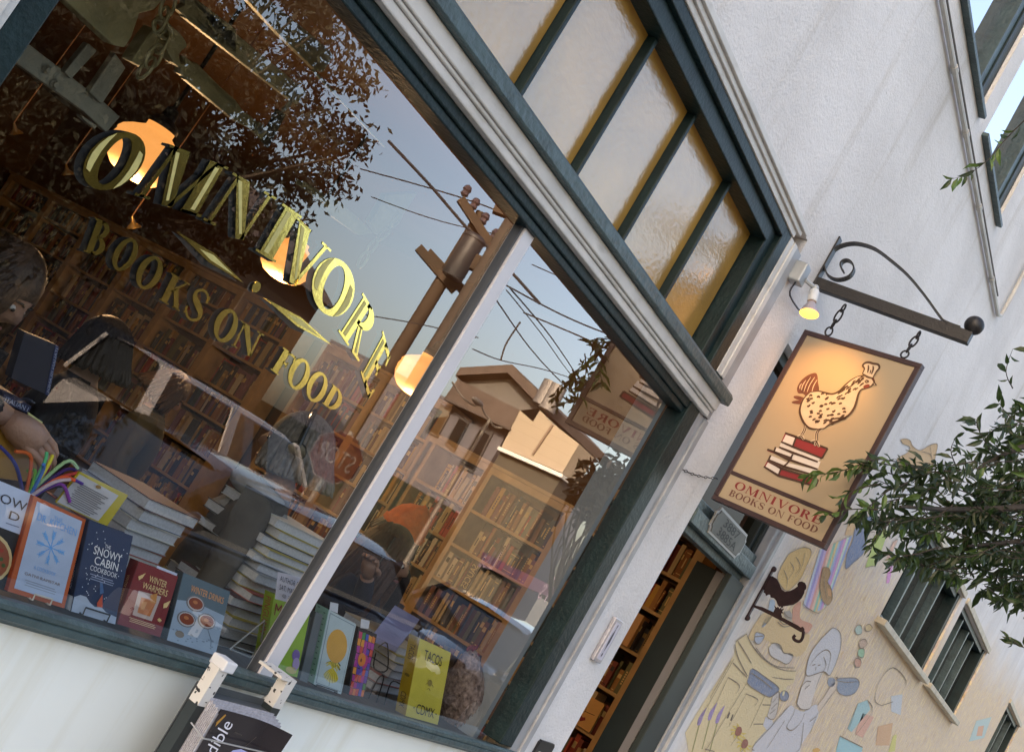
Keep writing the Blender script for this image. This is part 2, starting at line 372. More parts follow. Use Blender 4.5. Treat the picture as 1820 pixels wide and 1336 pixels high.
# ---- amber transom lights above it
tf = MB(); PY = .085
tf.box((4.234, .02, 2.6605), (4.30, .16, 3.26)); tf.box((4.3005, -.004, 2.5755), (4.385, .16, 3.318))
tf.box((1.10, .015, 3.19), (4.234, .16, 3.255)); tf.box((1.10, -.006, 3.2555), (4.30, .16, 3.300))
tf.box((1.10, .02, 2.6605), (4.234, .16, 2.672))
tr_ = tf.obj('transom_window', TEAL, B, bevel=.004)
mx_ = [1.22, 1.65, 2.08, 2.508, 2.932, 3.358, 3.812, 4.234]
for x in mx_[:-1]: MB().box((x-.009, .052, 2.672), (x+.009, PY+.01, 3.19)).obj('muntin', TEAL, tr_, bevel=.003)
for i in range(len(mx_)-1):
    MB().add([(mx_[i]+.012, PY, 2.672), (mx_[i+1]-.012, PY, 2.672), (mx_[i+1]-.012, PY, 3.19), (mx_[i]+.012, PY, 3.19)], [(0, 1, 2, 3)]).obj('amber_pane', AMBER, tr_)
mo = MB()
for k, (z0, z1, y) in enumerate([(3.3005, 3.325, -.012), (3.3255, 3.346, -.022), (3.3465, 3.372, -.034)]): mo.box((1.06, y, z0), (4.39+.03*k, .05, z1))
for k, (a, b_, y) in enumerate([(4.3855, 4.43, -.006), (4.4305, 4.47, -.012)]): mo.box((a, y, 2.661), (b_, .05, 3.30))
mo.obj('head_moulding', WHITET, tr_, bevel=.003)
MB().box((4.4705, -.008, 2.5), (4.548, .05, 3.30)).obj('side_trim', GREYT, tr_)

# ---- doorway: frame, transom bar with plate, fanlight, jamb return
df = MB()
df.box((5.9605, -.004, 0), (6.02, .14, 3.03)); df.box((6.0205, -.02, 0), (6.055, .10, 3.034)); df.box((6.0555, -.012, 0), (6.092, .10, 3.034))
doorway = df.obj('door_frame', GREYT, B, bevel=.004)
tb = MB(); tb.box((4.912, -.008, 2.135), (5.957, .10, 2.205)); tb.box((4.912, .018, 2.206), (5.956, .10, 2.255)); tb.box((4.912, .036, 2.095), (5.955, .10, 2.134))
tb.obj('transom_bar', TEALS, doorway, bevel=.004)
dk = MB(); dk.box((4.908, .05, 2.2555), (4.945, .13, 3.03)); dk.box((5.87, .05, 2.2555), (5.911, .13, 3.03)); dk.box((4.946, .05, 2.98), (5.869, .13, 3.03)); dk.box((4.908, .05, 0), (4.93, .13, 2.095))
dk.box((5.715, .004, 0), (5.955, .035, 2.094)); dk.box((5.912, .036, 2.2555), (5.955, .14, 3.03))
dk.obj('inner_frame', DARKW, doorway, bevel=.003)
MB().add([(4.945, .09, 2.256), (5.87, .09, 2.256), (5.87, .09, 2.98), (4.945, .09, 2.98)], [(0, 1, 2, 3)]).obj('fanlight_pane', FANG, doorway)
# dark jamb return at the right of the opening, its grey edge facing the street
lf = MB(); lf.box((5.86, .131, .02), (5.90, .25, 2.09)); leaf = lf.obj('door_jamb_return', DARKW, doorway, bevel=.003)
le = MB(); le.box((5.85, .085, .02), (6.02, .130, 2.09)); le.obj('jamb_edge', mat('worn_grey_edge', (.26, .26, .28), .45, var=.1), leaf, bevel=.003)
lt = MB()
for z in (1.98, 1.93, 1.88, 1.20, 1.14, 1.08): MB().box((5.846, .082, z-.018), (5.872, .0848, z+.018)).obj('latch_plate', DKMET, leaf)
# porch soffit behind the frame
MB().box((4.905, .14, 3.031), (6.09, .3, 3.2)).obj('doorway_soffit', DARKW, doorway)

# ---- high windows in the mural wall and the upper windows
CREAM = mat('cream_wooden_sill', (.50, .44, .33), .6, var=.18, vscale=10, bump=.15)
def wall_window(x0, x1, z0, z1, bars, name, sillm, sill_h, dpt=.115, over=.05, pane=DARKPANE, sd_=.07):
    q = .034
    fr = MB(); fr.box((x0+.002, .03, z0+.002), (x0+.05, .15, z1-.002)); fr.box((x1-.10, .02, z0+.002), (x1-.002, .15, z1-.002))
    fr.box((x0+.05, .035, z1-.055), (x1-.10, .15, z1-.002)); fr.box((x0+.05, .035, z0+.002), (x1-.10, .15, z0+.045))
    o = fr.obj(name, TEAL, B, bevel=.004)
    MB().add([(x0+.05, dpt, z0+.045), (x1-.10, dpt, z0+.045), (x1-.10, dpt, z1-.055), (x0+.05, dpt, z1-.055)], [(0, 1, 2, 3)]).obj('pane', pane, o)
    for x in bars: MB().box((x-.022, .05, z0+.045), (x+.022, dpt+.01, z1-.055)).obj('glazing_bar', TEALS, o)
    MB().box((x0-over, -sd_, z0-sill_h), (x1+over*.4, .03, z0+.001)).obj('sill', sillm, o, bevel=.004)
    return o
w1 = wall_window(8.78, 11.18, 2.60, 3.375, [9.35, 9.9, 10.45], 'barred_window', CREAM, .045)
w2 = wall_window(11.42, 13.75, 2.60, 3.375, [12.0, 12.55, 13.05], 'barred_window', CREAM, .045)
w3 = wall_window(17.2, 19.4, 2.60, 3.375, [18.0, 18.8], 'barred_window', CREAM, .045)
for ww, a, b_ in ((w1, 8.73, 11.20), (w2, 11.40, 13.78), (w3, 17.15, 19.43)):
    hd = MB(); hd.box((a, -.022, 3.3755), (b_, .03, 3.43)); hd.obj('head_trim', CREAM, ww, bevel=.004)
UPANE = glass_mat('upper_window_glass', .30, .75, 1.1)
u1 = wall_window(4.68, 5.66, 4.77, 6.25, [], 'upper_window', TEALS, .022, .10, .02, UPANE, .035)
u2 = wall_window(5.85, 6.82, 4.77, 6.25, [], 'upper_window', TEALS, .022, .10, .02, UPANE, .035)
for ww, a, b_ in ((u1, 4.68, 5.66), (u2, 5.85, 6.82)):
    st = MB(); st.box((b_-.17, .03, 4.815), (b_-.1005, .12, 6.195)); st.obj('sash_stile', TEALS, ww, bevel=.003)
# conduit along the wall under the upper windows, turning up
CON = mat('painted_conduit', (.46, .45, .42), .5, var=.12, vscale=9)
c = MB(); zc = 4.582
c.tube([(-4, -.022, zc), (7.72, -.022, zc), (7.79, -.022, zc+.03), (7.80, -.022, zc+.12), (7.80, -.022, W_Z1)], .014, 8)
co = c.obj('conduit', CON, B, smooth=True)
for x in (5.0, 5.55, 6.3, 7.2): MB().tube([(x-.022, -.022, zc), (x+.022, -.022, zc)], .0185, 8).obj('coupling', CON, co)
MB().tube([(-4, -.008, zc+.055), (7.55, -.008, zc+.055)], .006, 6).obj('cable', mat('old_cable', (.10, .09, .08), .6), co)

# ================================================================== roman capitals for the shop name
def _ell(cx, cy, rx, ry, a0=0, a1=360, n=28): return [(cx+rx*math.cos(R_(a0+(a1-a0)*i/n)), cy+ry*math.sin(R_(a0+(a1-a0)*i/n))) for i in range(n+1)]
def _band(o, i): return [[o[k], o[k+1], i[k+1], i[k]] for k in range(len(o)-1)]
def _rect(x0, y0, x1, y1): return [[(x0, y0), (x1, y0), (x1, y1), (x0, y1)]]
def _stem(x, t, e=.075, h=.045): return _rect(x, 0, x+t, 1)+_rect(x-e, 0, x, h)+_rect(x+t, 0, x+t+e, h)+_rect(x-e, 1-h, x, 1)+_rect(x+t, 1-h, x+t+e, 1)
def glyph(c, t=.20, s=.075):
    if c == 'O': return _band(_ell(.45, .5, .45, .52), _ell(.45, .5, .45-t*.95, .52-s)), .9
    if c == 'I': return _stem(.09, t), .38
    if c == 'D': return _stem(.09, t)+_band(_ell(.33, .5, .50, .5, -90, 90), _ell(.33, .5, .50-t, .5-s, -90, 90))+_rect(.29, 0, .335, s)+_rect(.29, 1-s, .335, 1), .86
    if c == 'E': return _stem(.09, t)+_rect(.29, 0, .68, s)+_rect(.29, 1-s, .64, 1)+_rect(.29, .48, .54, .48+s)+[[(.60, 0), (.70, 0), (.74, .24), (.69, .24)], [(.58, 1), (.66, 1), (.69, .78), (.64, .78)], [(.50, .40), (.54, .40), (.54, .63), (.50, .63)]], .75
    if c == 'F': return _stem(.09, t)+_rect(.29, 1-s, .64, 1)+_rect(.29, .48, .52, .48+s)+[[(.58, 1), (.66, 1), (.69, .76), (.64, .76)], [(.48, .40), (.52, .40), (.52, .63), (.48, .63)]], .70
    if c == 'B': return _stem(.09, t)+_band(_ell(.36, .755, .30, .245, -90, 90), _ell(.36, .755, .30-t*.8, .245-s, -90, 90))+_band(_ell(.38, .27, .34, .27, -90, 90), _ell(.38, .27, .34-t*.9, .27-s, -90, 90))+_rect(.29, 1-s, .37, 1)+_rect(.29, .47, .39, .47+s)+_rect(.29, 0, .39, s), .74
    if c == 'R': return _stem(.09, t)+_band(_ell(.36, .74, .33, .26, -90, 90), _ell(.36, .74, .33-t*.85, .26-s, -90, 90))+_rect(.29, 1-s, .37, 1)+_rect(.29, .48, .37, .48+s)+[[(.36, .50), (.50, .54), (.78, .06), (.60, .0)], [(.60, 0), (.78, .06), (.90, .05), (.88, 0)]], .88
    if c == 'K': return _stem(.09, t)+[[(.29, .40), (.29, .50), (.66, .97), (.74, .97)], [(.36, .56), (.50, .66), (.84, .04), (.64, .0)]]+_rect(.58, .955, .82, 1)+_rect(.58, 0, .90, .045), .90
    if c == 'N': return [[(.07, 1), (.07+t, 1), (.84, .02), (.96-t, -.03)]]+_rect(.10, 0, .16, .96)+_rect(.76, 0, .82, 1)+_rect(.02, 0, .26, .045)+_rect(.66, .955, .92, 1)+_rect(.0, .955, .12, 1), .94
    if c == 'M': return [[(.12, 1), (.12+t, 1), (.62, .02), (.72-t, -.02)], [(.53, .02), (.59, -.02), (.92, 1), (.86, 1)]]+[[(.08, 0), (.14, 0), (.20, .98), (.14, .98)], [(1.04-t, 0), (1.04, 0), (1.00, 1), (1.02-t, 1)]]+_rect(.0, 0, .24, .045)+_rect(.76, 0, 1.12, .045)+_rect(.06, .955, .2, 1)+_rect(.90, .955, 1.08, 1), 1.12
    if c == 'V': return [[(.08, 1), (.09+t, 1), (.57, .0), (.66-t, -.03)], [(.48, .04), (.53, -.03), (.86, 1), (.79, 1)]]+_rect(0, .955, .38, 1)+_rect(.70, .955, .95, 1), .95
    if c == 'S':
        ctr = smoothpts([V((.66, .80, 0)), V((.52, .95, 0)), V((.33, .965, 0)), V((.15, .83, 0)), V((.20, .64, 0)), V((.42, .50, 0)), V((.62, .36, 0)), V((.66, .17, 0)), V((.48, .03, 0)), V((.26, .04, 0)), V((.10, .20, 0))], 4)
        k = len(ctr); out = []; L = []
        for i, p in enumerate(ctr):
            d = (ctr[min(i+1, k-1)]-ctr[max(i-1, 0)]).normalized(); f = i/(k-1); wd = .035+.075*math.exp(-((f-.5)/.17)**2)
            n = V((-d.y, d.x, 0))*wd; L.append(((p+n).x, (p+n).y, (p-n).x, (p-n).y))
        return [[(L[i][0], L[i][1]), (L[i+1][0], L[i+1][1]), (L[i+1][2], L[i+1][3]), (L[i][2], L[i][3])] for i in range(k-1)]+[[(.63, .70), (.69, .70), (.68, .95), (.62, .90)], [(.07, .30), (.13, .30), (.14, .10), (.08, .05)]], .78
    return [], .35
def glyphs_on(mb, f, polys, mi=0):
    for p in polys: mb.add([f(*q) for q in p], [list(range(len(p)))], mi)

# ================================================================== hanging sign
SX = 4.84
s_TL = atX(1433, 588, SX+.07); s_TR = atX(1647, 640, SX-.06); s_TR.z = s_TL.z
s_n = (s_TR-s_TL).cross(V((0, 0, 1))).normalized()
if s_n.dot(EYE-s_TL) < 0: s_n = -s_n
s_BL = onp(1266, 893, s_TL, s_n); s_BR = onp(1478, 975, s_TL, s_n)
s_w = (s_TR-s_TL).length; s_h = (s_TL.z-(s_BL.z+s_BR.z)/2); s_u = (s_TR-s_TL).normalized()
def sfront(x, y, l=1): return s_TL + s_u*(x*s_w) - V((0, 0, y*s_h)) + s_n*(.0125+.0007*l)
def sback(x, y, l=1): return s_TL + s_u*((1-x)*s_w) - V((0, 0, y*s_h)) - s_n*(.0125+.0007*l)
# homography crop pixel -> (x,y) on the board by bilinear inversion of the four traced corners
_q = [(590, 25), (1300, 195), (745, 1298), (50, 1022)]
def s_loc(cx, cy):
    x = y = .5
    for _ in range(12):
        px = [(1-x)*(1-y), x*(1-y), x*y, (1-x)*y]
        ex = sum(a*b[0] for a, b in zip(px, _q))-cx; ey = sum(a*b[1] for a, b in zip(px, _q))-cy
        dx = [(1-y)*(_q[1][i]-_q[0][i])+y*(_q[2][i]-_q[3][i]) for i in (0, 1)]; dy = [(1-x)*(_q[3][i]-_q[0][i])+x*(_q[2][i]-_q[1][i]) for i in (0, 1)]
        det = dx[0]*dy[1]-dx[1]*dy[0]
        x -= (ex*dy[1]-ey*dy[0])/det; y -= (dx[0]*ey-dx[1]*ex)/det
    return x, y
SIGN = empty('hanging_sign', (s_TL+s_BR)/2+V((0, 0, -s_h/2)), 'tan hanging shop sign with hen standing on red books, lit by spotlight', 'sign')
TAN = mat('tan_sign_paint', (.36, .285, .19), .5, var=.04, vscale=3)
BRN = mat('dark_brown_sign_paint', (.045, .024, .024), .45, var=.12)
def sbox(x0, y0, x1, y1, d0, d1):
    P = lambda x, y, d: s_TL+s_u*(x*s_w)-V((0, 0, y*s_h))+s_n*d
    return [P(x0, y0, d0), P(x1, y0, d0), P(x1, y1, d0), P(x0, y1, d0), P(x0, y0, d1), P(x1, y0, d1), P(x1, y1, d1), P(x0, y1, d1)]
MB().hexa(sbox(.012, .008, .988, .992, -.012, .012)).obj('board', TAN, SIGN)
fr = MB(); bx, by = .042, .026
for q in ((0, 0, 1, by), (0, 1-by, 1, 1), (0, by, bx, 1-by), (1-bx, by, 1, 1-by), (bx, .826, 1-bx, .846)): fr.hexa(sbox(*q, -.0165, .0165))
fr.obj('sign_frame', BRN, SIGN, bevel=.002)
INK = [mat('sign_line_brown', (.055, .025, .015), .6), mat('sign_hen_cream', (.50, .41, .30), .6, var=.08, vscale=30), mat('sign_tail_brown', (.11, .035, .02), .6, var=.3, vscale=30),
       mat('sign_book_red', (.22, .018, .022), .6, var=.15), mat('sign_page_white', (.60, .56, .52), .6), mat('sign_comb_red', (.16, .02, .015), .6), mat('sign_lettering_maroon', (.20, .018, .020), .6), mat('sign_lettering_brown', (.13, .05, .035), .6)]
def sign_art(f, mb):
    def P(pts, k, l): mb.add([f(*s_loc(*p), l) for p in pts], [list(range(len(pts)))], k)
    def SP(pts, k, l, n=4): q = smoothpts([V((*p, 0)) for p in pts], n, True); P([(a.x, a.y) for a in q], k, l)
    def Ln(pts, w, k=0, l=4, sm=True):
        q = smoothpts([V((*p, 0)) for p in pts], 4) if sm else [V((*p, 0)) for p in pts]
        m = len(q); ws = [w*(.35+.65*math.sin(math.pi*(i+.6)/(m+.2))) for i in range(m)]
        mb.ribbon([f(*s_loc(a.x, a.y), l) for a in q], [x*.0021 for x in ws], s_n, k)
    # tail
    tail = [(690, 392), (686, 335), (676, 285), (645, 284), (605, 305), (572, 338), (556, 375), (565, 402), (595, 405), (625, 420)]
    SP(tail, 2, 1); SP([(600, 428), (560, 418), (537, 422), (545, 434), (585, 445)], 2, 1); SP([(592, 446), (548, 447), (526, 456), (540, 464), (588, 466)], 2, 1)
    for a, b in (((600, 395), (640, 305)), ((620, 395), (665, 305)), ((585, 385), (610, 325)), ((650, 395), (680, 320)), ((575, 378), (585, 345))): Ln([a, ((a[0]+b[0])/2-6, (a[1]+b[1])/2), b], 2.0, 1, 2)
    body = [(640, 396), (690, 388), (735, 396), (775, 402), (815, 385), (850, 348), (888, 314), (925, 292), (960, 285), (1000, 290), (1018, 306), (1022, 322), (1005, 345), (975, 358), (948, 368), (932, 395), (922, 435), (906, 482), (872, 525), (815, 560), (765, 580), (735, 605), (690, 612), (640, 604), (606, 572), (582, 520), (584, 478), (604, 432)]
    SP(body, 1, 3, 3); q = body+[body[0]]
    Ln(q[:8], 4); Ln(q[7:14], 4); Ln(q[13:22], 5); Ln(q[21:], 4.5)
    P([(1016, 308), (1036, 337), (1012, 336)], 1, 4); Ln([(1016, 308), (1036, 338), (1012, 336)], 3, 0, 5, False)
    SP([(985, 335), (998, 340), (990, 356), (965, 358), (962, 346)], 5, 5); Ln([(968, 320), (978, 312), (990, 318), (980, 326), (968, 320)], 3, 0, 5)
    P([(1000, 290), (1022, 296), (1026, 312), (1012, 305)], 5, 4)
    # chef's hat
    SP([(955, 275), (966, 245), (956, 228), (968, 212), (992, 206), (1018, 212), (1046, 216), (1054, 236), (1036, 258), (1016, 298), (985, 290)], 1, 5)
    Ln([(955, 275), (966, 245), (956, 228), (968, 212), (992, 206), (1018, 212), (1046, 216), (1054, 236), (1036, 258), (1016, 298)], 5, 0, 6); Ln([(955, 275), (985, 292), (1016, 298)], 4, 0, 6)
    Ln([(985, 268), (990, 240), (988, 222)], 3.4, 0, 6); Ln([(1008, 275), (1018, 245), (1016, 225)], 3.4, 0, 6); Ln([(1000, 270), (1004, 250)], 2.5, 0, 6)
    rnd = random.Random(4)
    for i in range(44):                        # neck hackles
        a = rnd.random(); x = 800+a*150+rnd.uniform(-8, 8); y = 400-a*95+rnd.uniform(-8, 42); Ln([(x, y), (x+9, y-9), (x+20, y-15)], 3.2, 0, 4)
    for i in range(70):                        # body flecks
        x = rnd.uniform(600, 860); y = rnd.uniform(405, 585)
        if (x-735)**2/150**2+(y-490)**2/95**2 > 1 or (x > 780 and y < 530 and rnd.random() < .75): continue
        Ln([(x, y), (x+10, y+rnd.uniform(-9, 2)), (x+20, y+rnd.uniform(-12, 0))], 4.5, 0, 4)
    Ln([(750, 560), (800, 545), (850, 540), (870, 525)], 4); Ln([(760, 572), (815, 556), (850, 548)], 3)
    # legs
    for pts in ([(618, 592), (614, 620), (596, 652)], [(722, 605), (692, 628), (690, 680)]): Ln(pts, 9, 1, 4); Ln([(a-5, b) for a, b in pts], 2.4, 0, 5); Ln([(a+6, b) for a, b in pts], 2.4, 0, 5)
    for a, b in (((596, 652), (574, 660)), ((596, 652), (613, 676)), ((690, 680), (654, 687)), ((690, 680), (706, 716)), ((690, 680), (680, 710))): Ln([a, ((a[0]+b[0])/2, (a[1]+b[1])/2-3), b], 6, 1, 5); Ln([a, ((a[0]+b[0])/2, (a[1]+b[1])/2+2), b], 2.2, 0, 6)
    # stack of books
    P([(494, 638), (565, 660), (756, 722), (724, 780), (545, 718), (472, 690)], 3, 1); P([(500, 648), (562, 668), (546, 714), (480, 688)], 4, 2)
    P([(470, 696), (548, 724), (712, 782), (698, 800), (545, 750), (462, 720)], 4, 1); P([(440, 722), (548, 762), (715, 800), (700, 845), (520, 790), (430, 752)], 4, 1)
    P([(395, 735), (545, 785), (535, 795), (388, 745)], 3, 2); P([(412, 770), (520, 812), (700, 850), (690, 880), (495, 832), (400, 795)], 4, 1)
    P([(392, 800), (480, 845), (705, 905), (690, 944), (465, 888), (372, 836)], 3, 1); P([(396, 812), (476, 850), (462, 884), (382, 838)], 4, 2)
    for pts in ([(494, 638), (565, 660), (756, 722)], [(472, 690), (545, 718), (724, 780)], [(462, 722), (548, 752), (700, 802)], [(430, 752), (520, 792), (700, 845)], [(400, 797), (495, 834), (690, 882)], [(388, 736), (545, 786)], [(372, 836), (465, 888), (690, 944)], [(392, 800), (480, 846), (705, 906)], [(565, 660), (545, 718)], [(756, 722), (724, 780)], [(548, 762), (520, 812)], [(520, 812), (495, 834)], [(480, 846), (465, 888)], [(705, 906), (690, 944)], [(440, 722), (430, 752)], [(412, 770), (400, 797)]): Ln(pts, 5, 0, 3, False)
    # lettering
    def word(s, x0, x1, ya, yb, k, gap=.10):
        ws = [glyph(c) for c in s]; tot = sum(w for _, w in ws)+gap*(len(s)-1); x = 0
        for c, (pl, wd) in zip(s, ws):
            for p in pl: mb.add([f(x0+(x1-x0)*(x+a)/tot, yb-(yb-ya)*b, 2) for a, b in p], [list(range(len(p)))], k)
            x += wd+gap
    word('OMNIVORE', .125, .885, .865, .906, 6); word('BOOKS ON FOOD', .115, .895, .917, .951, 7, .08)
fa = MB(); sign_art(sfront, fa); fa.obj('front_picture', INK, SIGN)
ba = MB(); sign_art(sback, ba); ba.obj('back_picture', INK, SIGN)
IRON = mat('dark_chain_iron', (.03, .028, .03), .5, .6, var=.3, vscale=40)
def link(c, r0, r1, up, side, wire=.0042):
    mb = MB(); mb.tube([c+up*(r1*math.sin(a))+side*(r0*math.cos(a)) for a in [2*math.pi*i/14 for i in range(15)]], wire, 6, cap=False); return mb
for (u, v), (u2, v2), col in (((1503, 541), (1473, 591), 0), ((1636, 590), (1612, 628), 1)):
    top = atX(u, v, SX); t0 = s_loc((u2-1250)*3.2585, (v2-580)*3.2585); bot = s_TL+s_u*(t0[0]*s_w)+V((0, 0, .008))
    top = V((SX, top.y, top.z)); d = (top-bot); L_ = d.length; up = d.normalized(); sx = V((1, 0, 0)); sx = (sx-up*sx.dot(up)).normalized(); sy = up.cross(sx)
    ch = None
    for fr_, r1, r0, sd in ((.12, .026, .020, sy), (.36, .030, .010, sx), (.62, .042, .017, sy), (.88, .024, .019, sx)):
        c0 = bot+d*fr_
        o = link(c0, r0*L_/.20, r1*L_/.20, up, sd).obj('chain_link', IRON, SIGN, smooth=True)

st_a = at(1205, 830, -.002); st_b = onp(1276, 850, s_TL, s_n)
sc2 = MB()
for i in range(12): c_ = st_a.lerp(st_b, (i+.5)/12)-V((0, 0, .012*math.sin(math.pi*(i+.5)/12))); dd_ = (st_b-st_a).normalized(); sc2.tube([c_+dd_*(.014*math.cos(t))+(dd_.cross(V((0, 0, 1))) if i % 2 else V((0, 0, 1)))*(.005*math.sin(t)) for t in [k*.7 for k in range(10)]], .0018, 4)
sc2.obj('stay_chain', IRON, SIGN)

# ---- wrought-iron bracket the sign hangs from
BR = empty('sign_bracket', (SX, 0, 3.25), 'black wrought-iron wall bracket with scroll and ball end above the sign', 'bracket')
bend = atX(1726, 600, SX)
bz = (atX(1455, 508, SX).z+bend.z)/2
MB().bar((SX, -.005, bz), (SX, bend.y, bz), .038, .052).obj('bar', BLACKP, BR, bevel=.002)
plt = MB(); plt.box((SX-.022, -.008, bz-.03), (SX+.022, 0, bz+.235)); plt.obj('wall_plate', BLACKP, BR, bevel=.002)
sc_ = [(1560, 900), (1430, 850), (1380, 800), (1250, 620), (1100, 440), (950, 310), (820, 215), (700, 172), (600, 165), (500, 192), (425, 250), (382, 320), (378, 385), (402, 440), (455, 474), (520, 478), (590, 452), (628, 400), (622, 350), (590, 316), (550, 312), (518, 335), (515, 372), (540, 412)]
path = smoothpts([atX(1390+a/4.919, 400+b/4.919, SX) for a, b in sc_], 3)
sm = MB()
for i in range(len(path)-1):
    a, b_ = path[i], path[i+1]; d = (b_-a).normalized(); nn = d.cross(V((1, 0, 0)))*.0032; hw = V((.016, 0, 0))
    sm.hexa([a-hw-nn, a+hw-nn, a+hw+nn, a-hw+nn, b_-hw-nn, b_+hw-nn, b_+hw+nn, b_-hw+nn])
sm.obj('scroll', BLACKP, BR)
bc = atX(1728.5, 577, SX); bc.y = bend.y+.012; MB().ball((SX, bc.y, bz+.026+.034), .040, 18, 12).obj('ball', BLACKP, BR, smooth='all')

# ---- spotlight beside the bracket
lb = at(1449, 512, -.10)
SPOT = empty('sign_spotlight', at(1416, 488, 0), 'lit grey outdoor spotlight on junction box beside the iron bracket', 'lamp')
GREYB = mat('galvanised_grey', (.33, .36, .38), .45, .3, var=.15)
jb = at(1420, 486, -.03); MB().box(jb-V((.034, .03, .045)), jb+V((.034, .030, .045))).obj('junction_box', GREYB, SPOT, bevel=.006)
kn = MB(); kn.ball(lb, .016, 10, 8); kn.tube([jb+V((.02, -.03, -.01)), lb], .010, 8); kn.obj('knuckle', GREYB, SPOT, smooth=True)
aim = (s_TL+s_u*(s_w*.36)-V((0, 0, s_h*.30)))
ldir = V((-.16, -.30, -.92)).normalized()
MB().lathe([(0, 0), (.019, .0), (.021, .005), (.021, .055), (.018, .058)], lb+ldir*.012, 14, ldir).obj('lamp_holder', mat('pale_grey_plastic', (.55, .58, .6), .4), SPOT, smooth=True)
MB().lathe([(.014, .058), (.020, .072), (.034, .098), (.040, .118)], lb+ldir*.012, 18, ldir).obj('reflector_bulb', mat('frosted_reflector', (.42, .38, .42), .3, .3), SPOT, smooth=True)
MB().lathe([(.0001, .124), (.020, .123), (.034, .120), (.040, .1175)], lb+ldir*.012, 18, ldir).obj('bulb_face', mat('glowing_bulb', (1, .8, .3), .4, emis=(1, .42, .04), estr=1.3), SPOT, smooth='all')
cb = MB(); cb.tube(smoothpts([jb+V((-.01, -.01, -.045)), jb+V((-.015, -.02, -.11)), at(1432, 560, -.03), lb+ldir*.03], 4), .004, 5); cb.obj('cable', IRON, SPOT)
sp_ = bpy.data.lights.new('sign_spot_light', 'SPOT'); sp_.energy = 2.6; sp_.color = (1, .46, .10); sp_.spot_size = R_(84); sp_.spot_blend = 1; sp_.shadow_soft_size = .03
spo = bpy.data.objects.new('spot_light', sp_); COL.objects.link(spo); spo.parent = SPOT
pos = lb+ldir*.16+V((-.09, 0, .02)); spo.location = pos-SPOT.location; spo.rotation_euler = (aim-pos).to_track_quat('-Z', 'Y').to_euler()

# ---- iron rooster on a small wall bracket by the door frame
RXX = 6.20
def rp(cx, cy): return atX(1200+cx/4.771, 880+cy/4.771, RXX)
ROO = empty('rooster_bracket', (RXX, 0, 1.7), 'flat dark iron rooster on curled wall bracket beside the doorway', 'ornament')
RUST = mat('rusty_dark_iron', (.035, .014, .014), .6, .3, var=.3, vscale=25)
sil = [(755, 745), (762, 705), (785, 685), (825, 683), (862, 706), (885, 750), (902, 795), (930, 815), (975, 808), (1010, 790), (1040, 770), (1036, 750), (1050, 732), (1075, 728), (1100, 740), (1112, 765), (1110, 790), (1098, 800), (1092, 830), (1070, 870), (1040, 900), (1000, 925), (955, 932), (915, 938), (912, 948), (900, 950), (895, 938), (880, 942), (868, 925), (855, 890), (835, 868), (808, 862), (805, 840), (790, 838), (768, 850), (765, 832), (748, 820), (755, 800), (738, 795), (758, 770)]
rb = MB(); rb.prism([rp(*p) for p in smoothpts([V((*p, 0)) for p in sil], 2, True) and sil], (.006, 0, 0)); rb.obj('rooster_plate', RUST, ROO)
MB().prism([rp(*p) for p in [(832, 990), (848, 955), (838, 930), (862, 950), (872, 940), (885, 960), (900, 945), (898, 965), (922, 958), (905, 980), (915, 995), (898, 998), (905, 1030), (870, 1012)]], (.006, 0, 0)).obj('grass_tuft', RUST, ROO)
ar = MB(); ar.prism([rp(*p) for p in [(640, 940), (652, 925), (740, 945), (825, 985), (905, 1030), (1040, 1100), (1062, 1118), (1082, 1112), (1095, 1130), (1092, 1160), (1060, 1155), (900, 1062), (800, 1010), (720, 970), (650, 940)]], (.008, 0, 0))
cu = smoothpts([rp(*p) for p in [(1085, 1150), (1080, 1200), (1055, 1235), (1015, 1225), (1002, 1200), (1018, 1182)]], 4); ar.tube([p+V((.004, 0, 0)) for p in cu], .008, 6); ar.obj('arm', RUST, ROO)
pl = MB(); a0, b0 = rp(805, 610), rp(582, 1020)
pl.box((RXX-.012, -.010, b0.z), (RXX+.014, -.002, a0.z)); pl.ball((RXX, -.008, a0.z), .016, 8, 6); pl.ball((RXX, -.008, b0.z), .016, 8, 6); pl.obj('wall_strip', RUST, ROO)

# ---- address plate, fish plaque, phone plaque
pc = (5.10, 5.62, 2.155, 2.285)
AP = empty('address_plate', (5.36, -.01, 2.155), 'oval-ended grey address plate with two rows of numerals over the doorway', 'sign')
def _plate(x0, x1, z0, z1, y0, y1, r=.035):
    pts = []
    for (cx, cz, a0) in ((x1-r, z1, 180+90), (x1, z1-r, 180)): pass
    n = 5; out = []
    for (cx, cz, a) in ((x1, z1, 180), (x0, z1, 270), (x0, z0, 0), (x1, z0, 90)):
        seq = [(cx+r*.8*math.cos(R_(a+90*i/n)), cz+r*.8*math.sin(R_(a+90*i/n))) for i in range(n+1)]
        out += seq[::-1]
    mb = MB(); mb.prism([(x, y0, z) for x, z in out], (0, y1-y0, 0)); return mb
_plate(*pc, -.014, -.0065).obj('rim', mat('silver_rim', (.35, .35, .35), .45, .2), AP)
_plate(pc[0]+.016, pc[1]-.016, pc[2]+.013, pc[3]-.013, -.0175, -.0142, .03).obj('plate_face', mat('mottled_grey_plate', (.07, .064, .052), .5, var=.4, vscale=9), AP)
nm = MB(); g = lambda x, y: V((pc[0]+(pc[1]-pc[0])*x, -.0185, pc[2]+(pc[3]-pc[2])*y))
text_on(nm, '3887', g, .26, .53, .74, .84); text_on(nm, '3885A', g, .22, .15, .80, .46); nm.obj('numerals', paint(20, 18, 18), AP)
FP = empty('fish_plaque', (4.73, 0, 1.42), 'narrow silver-framed vertical plaque with a fish drawing on the stucco pier', 'plaque')
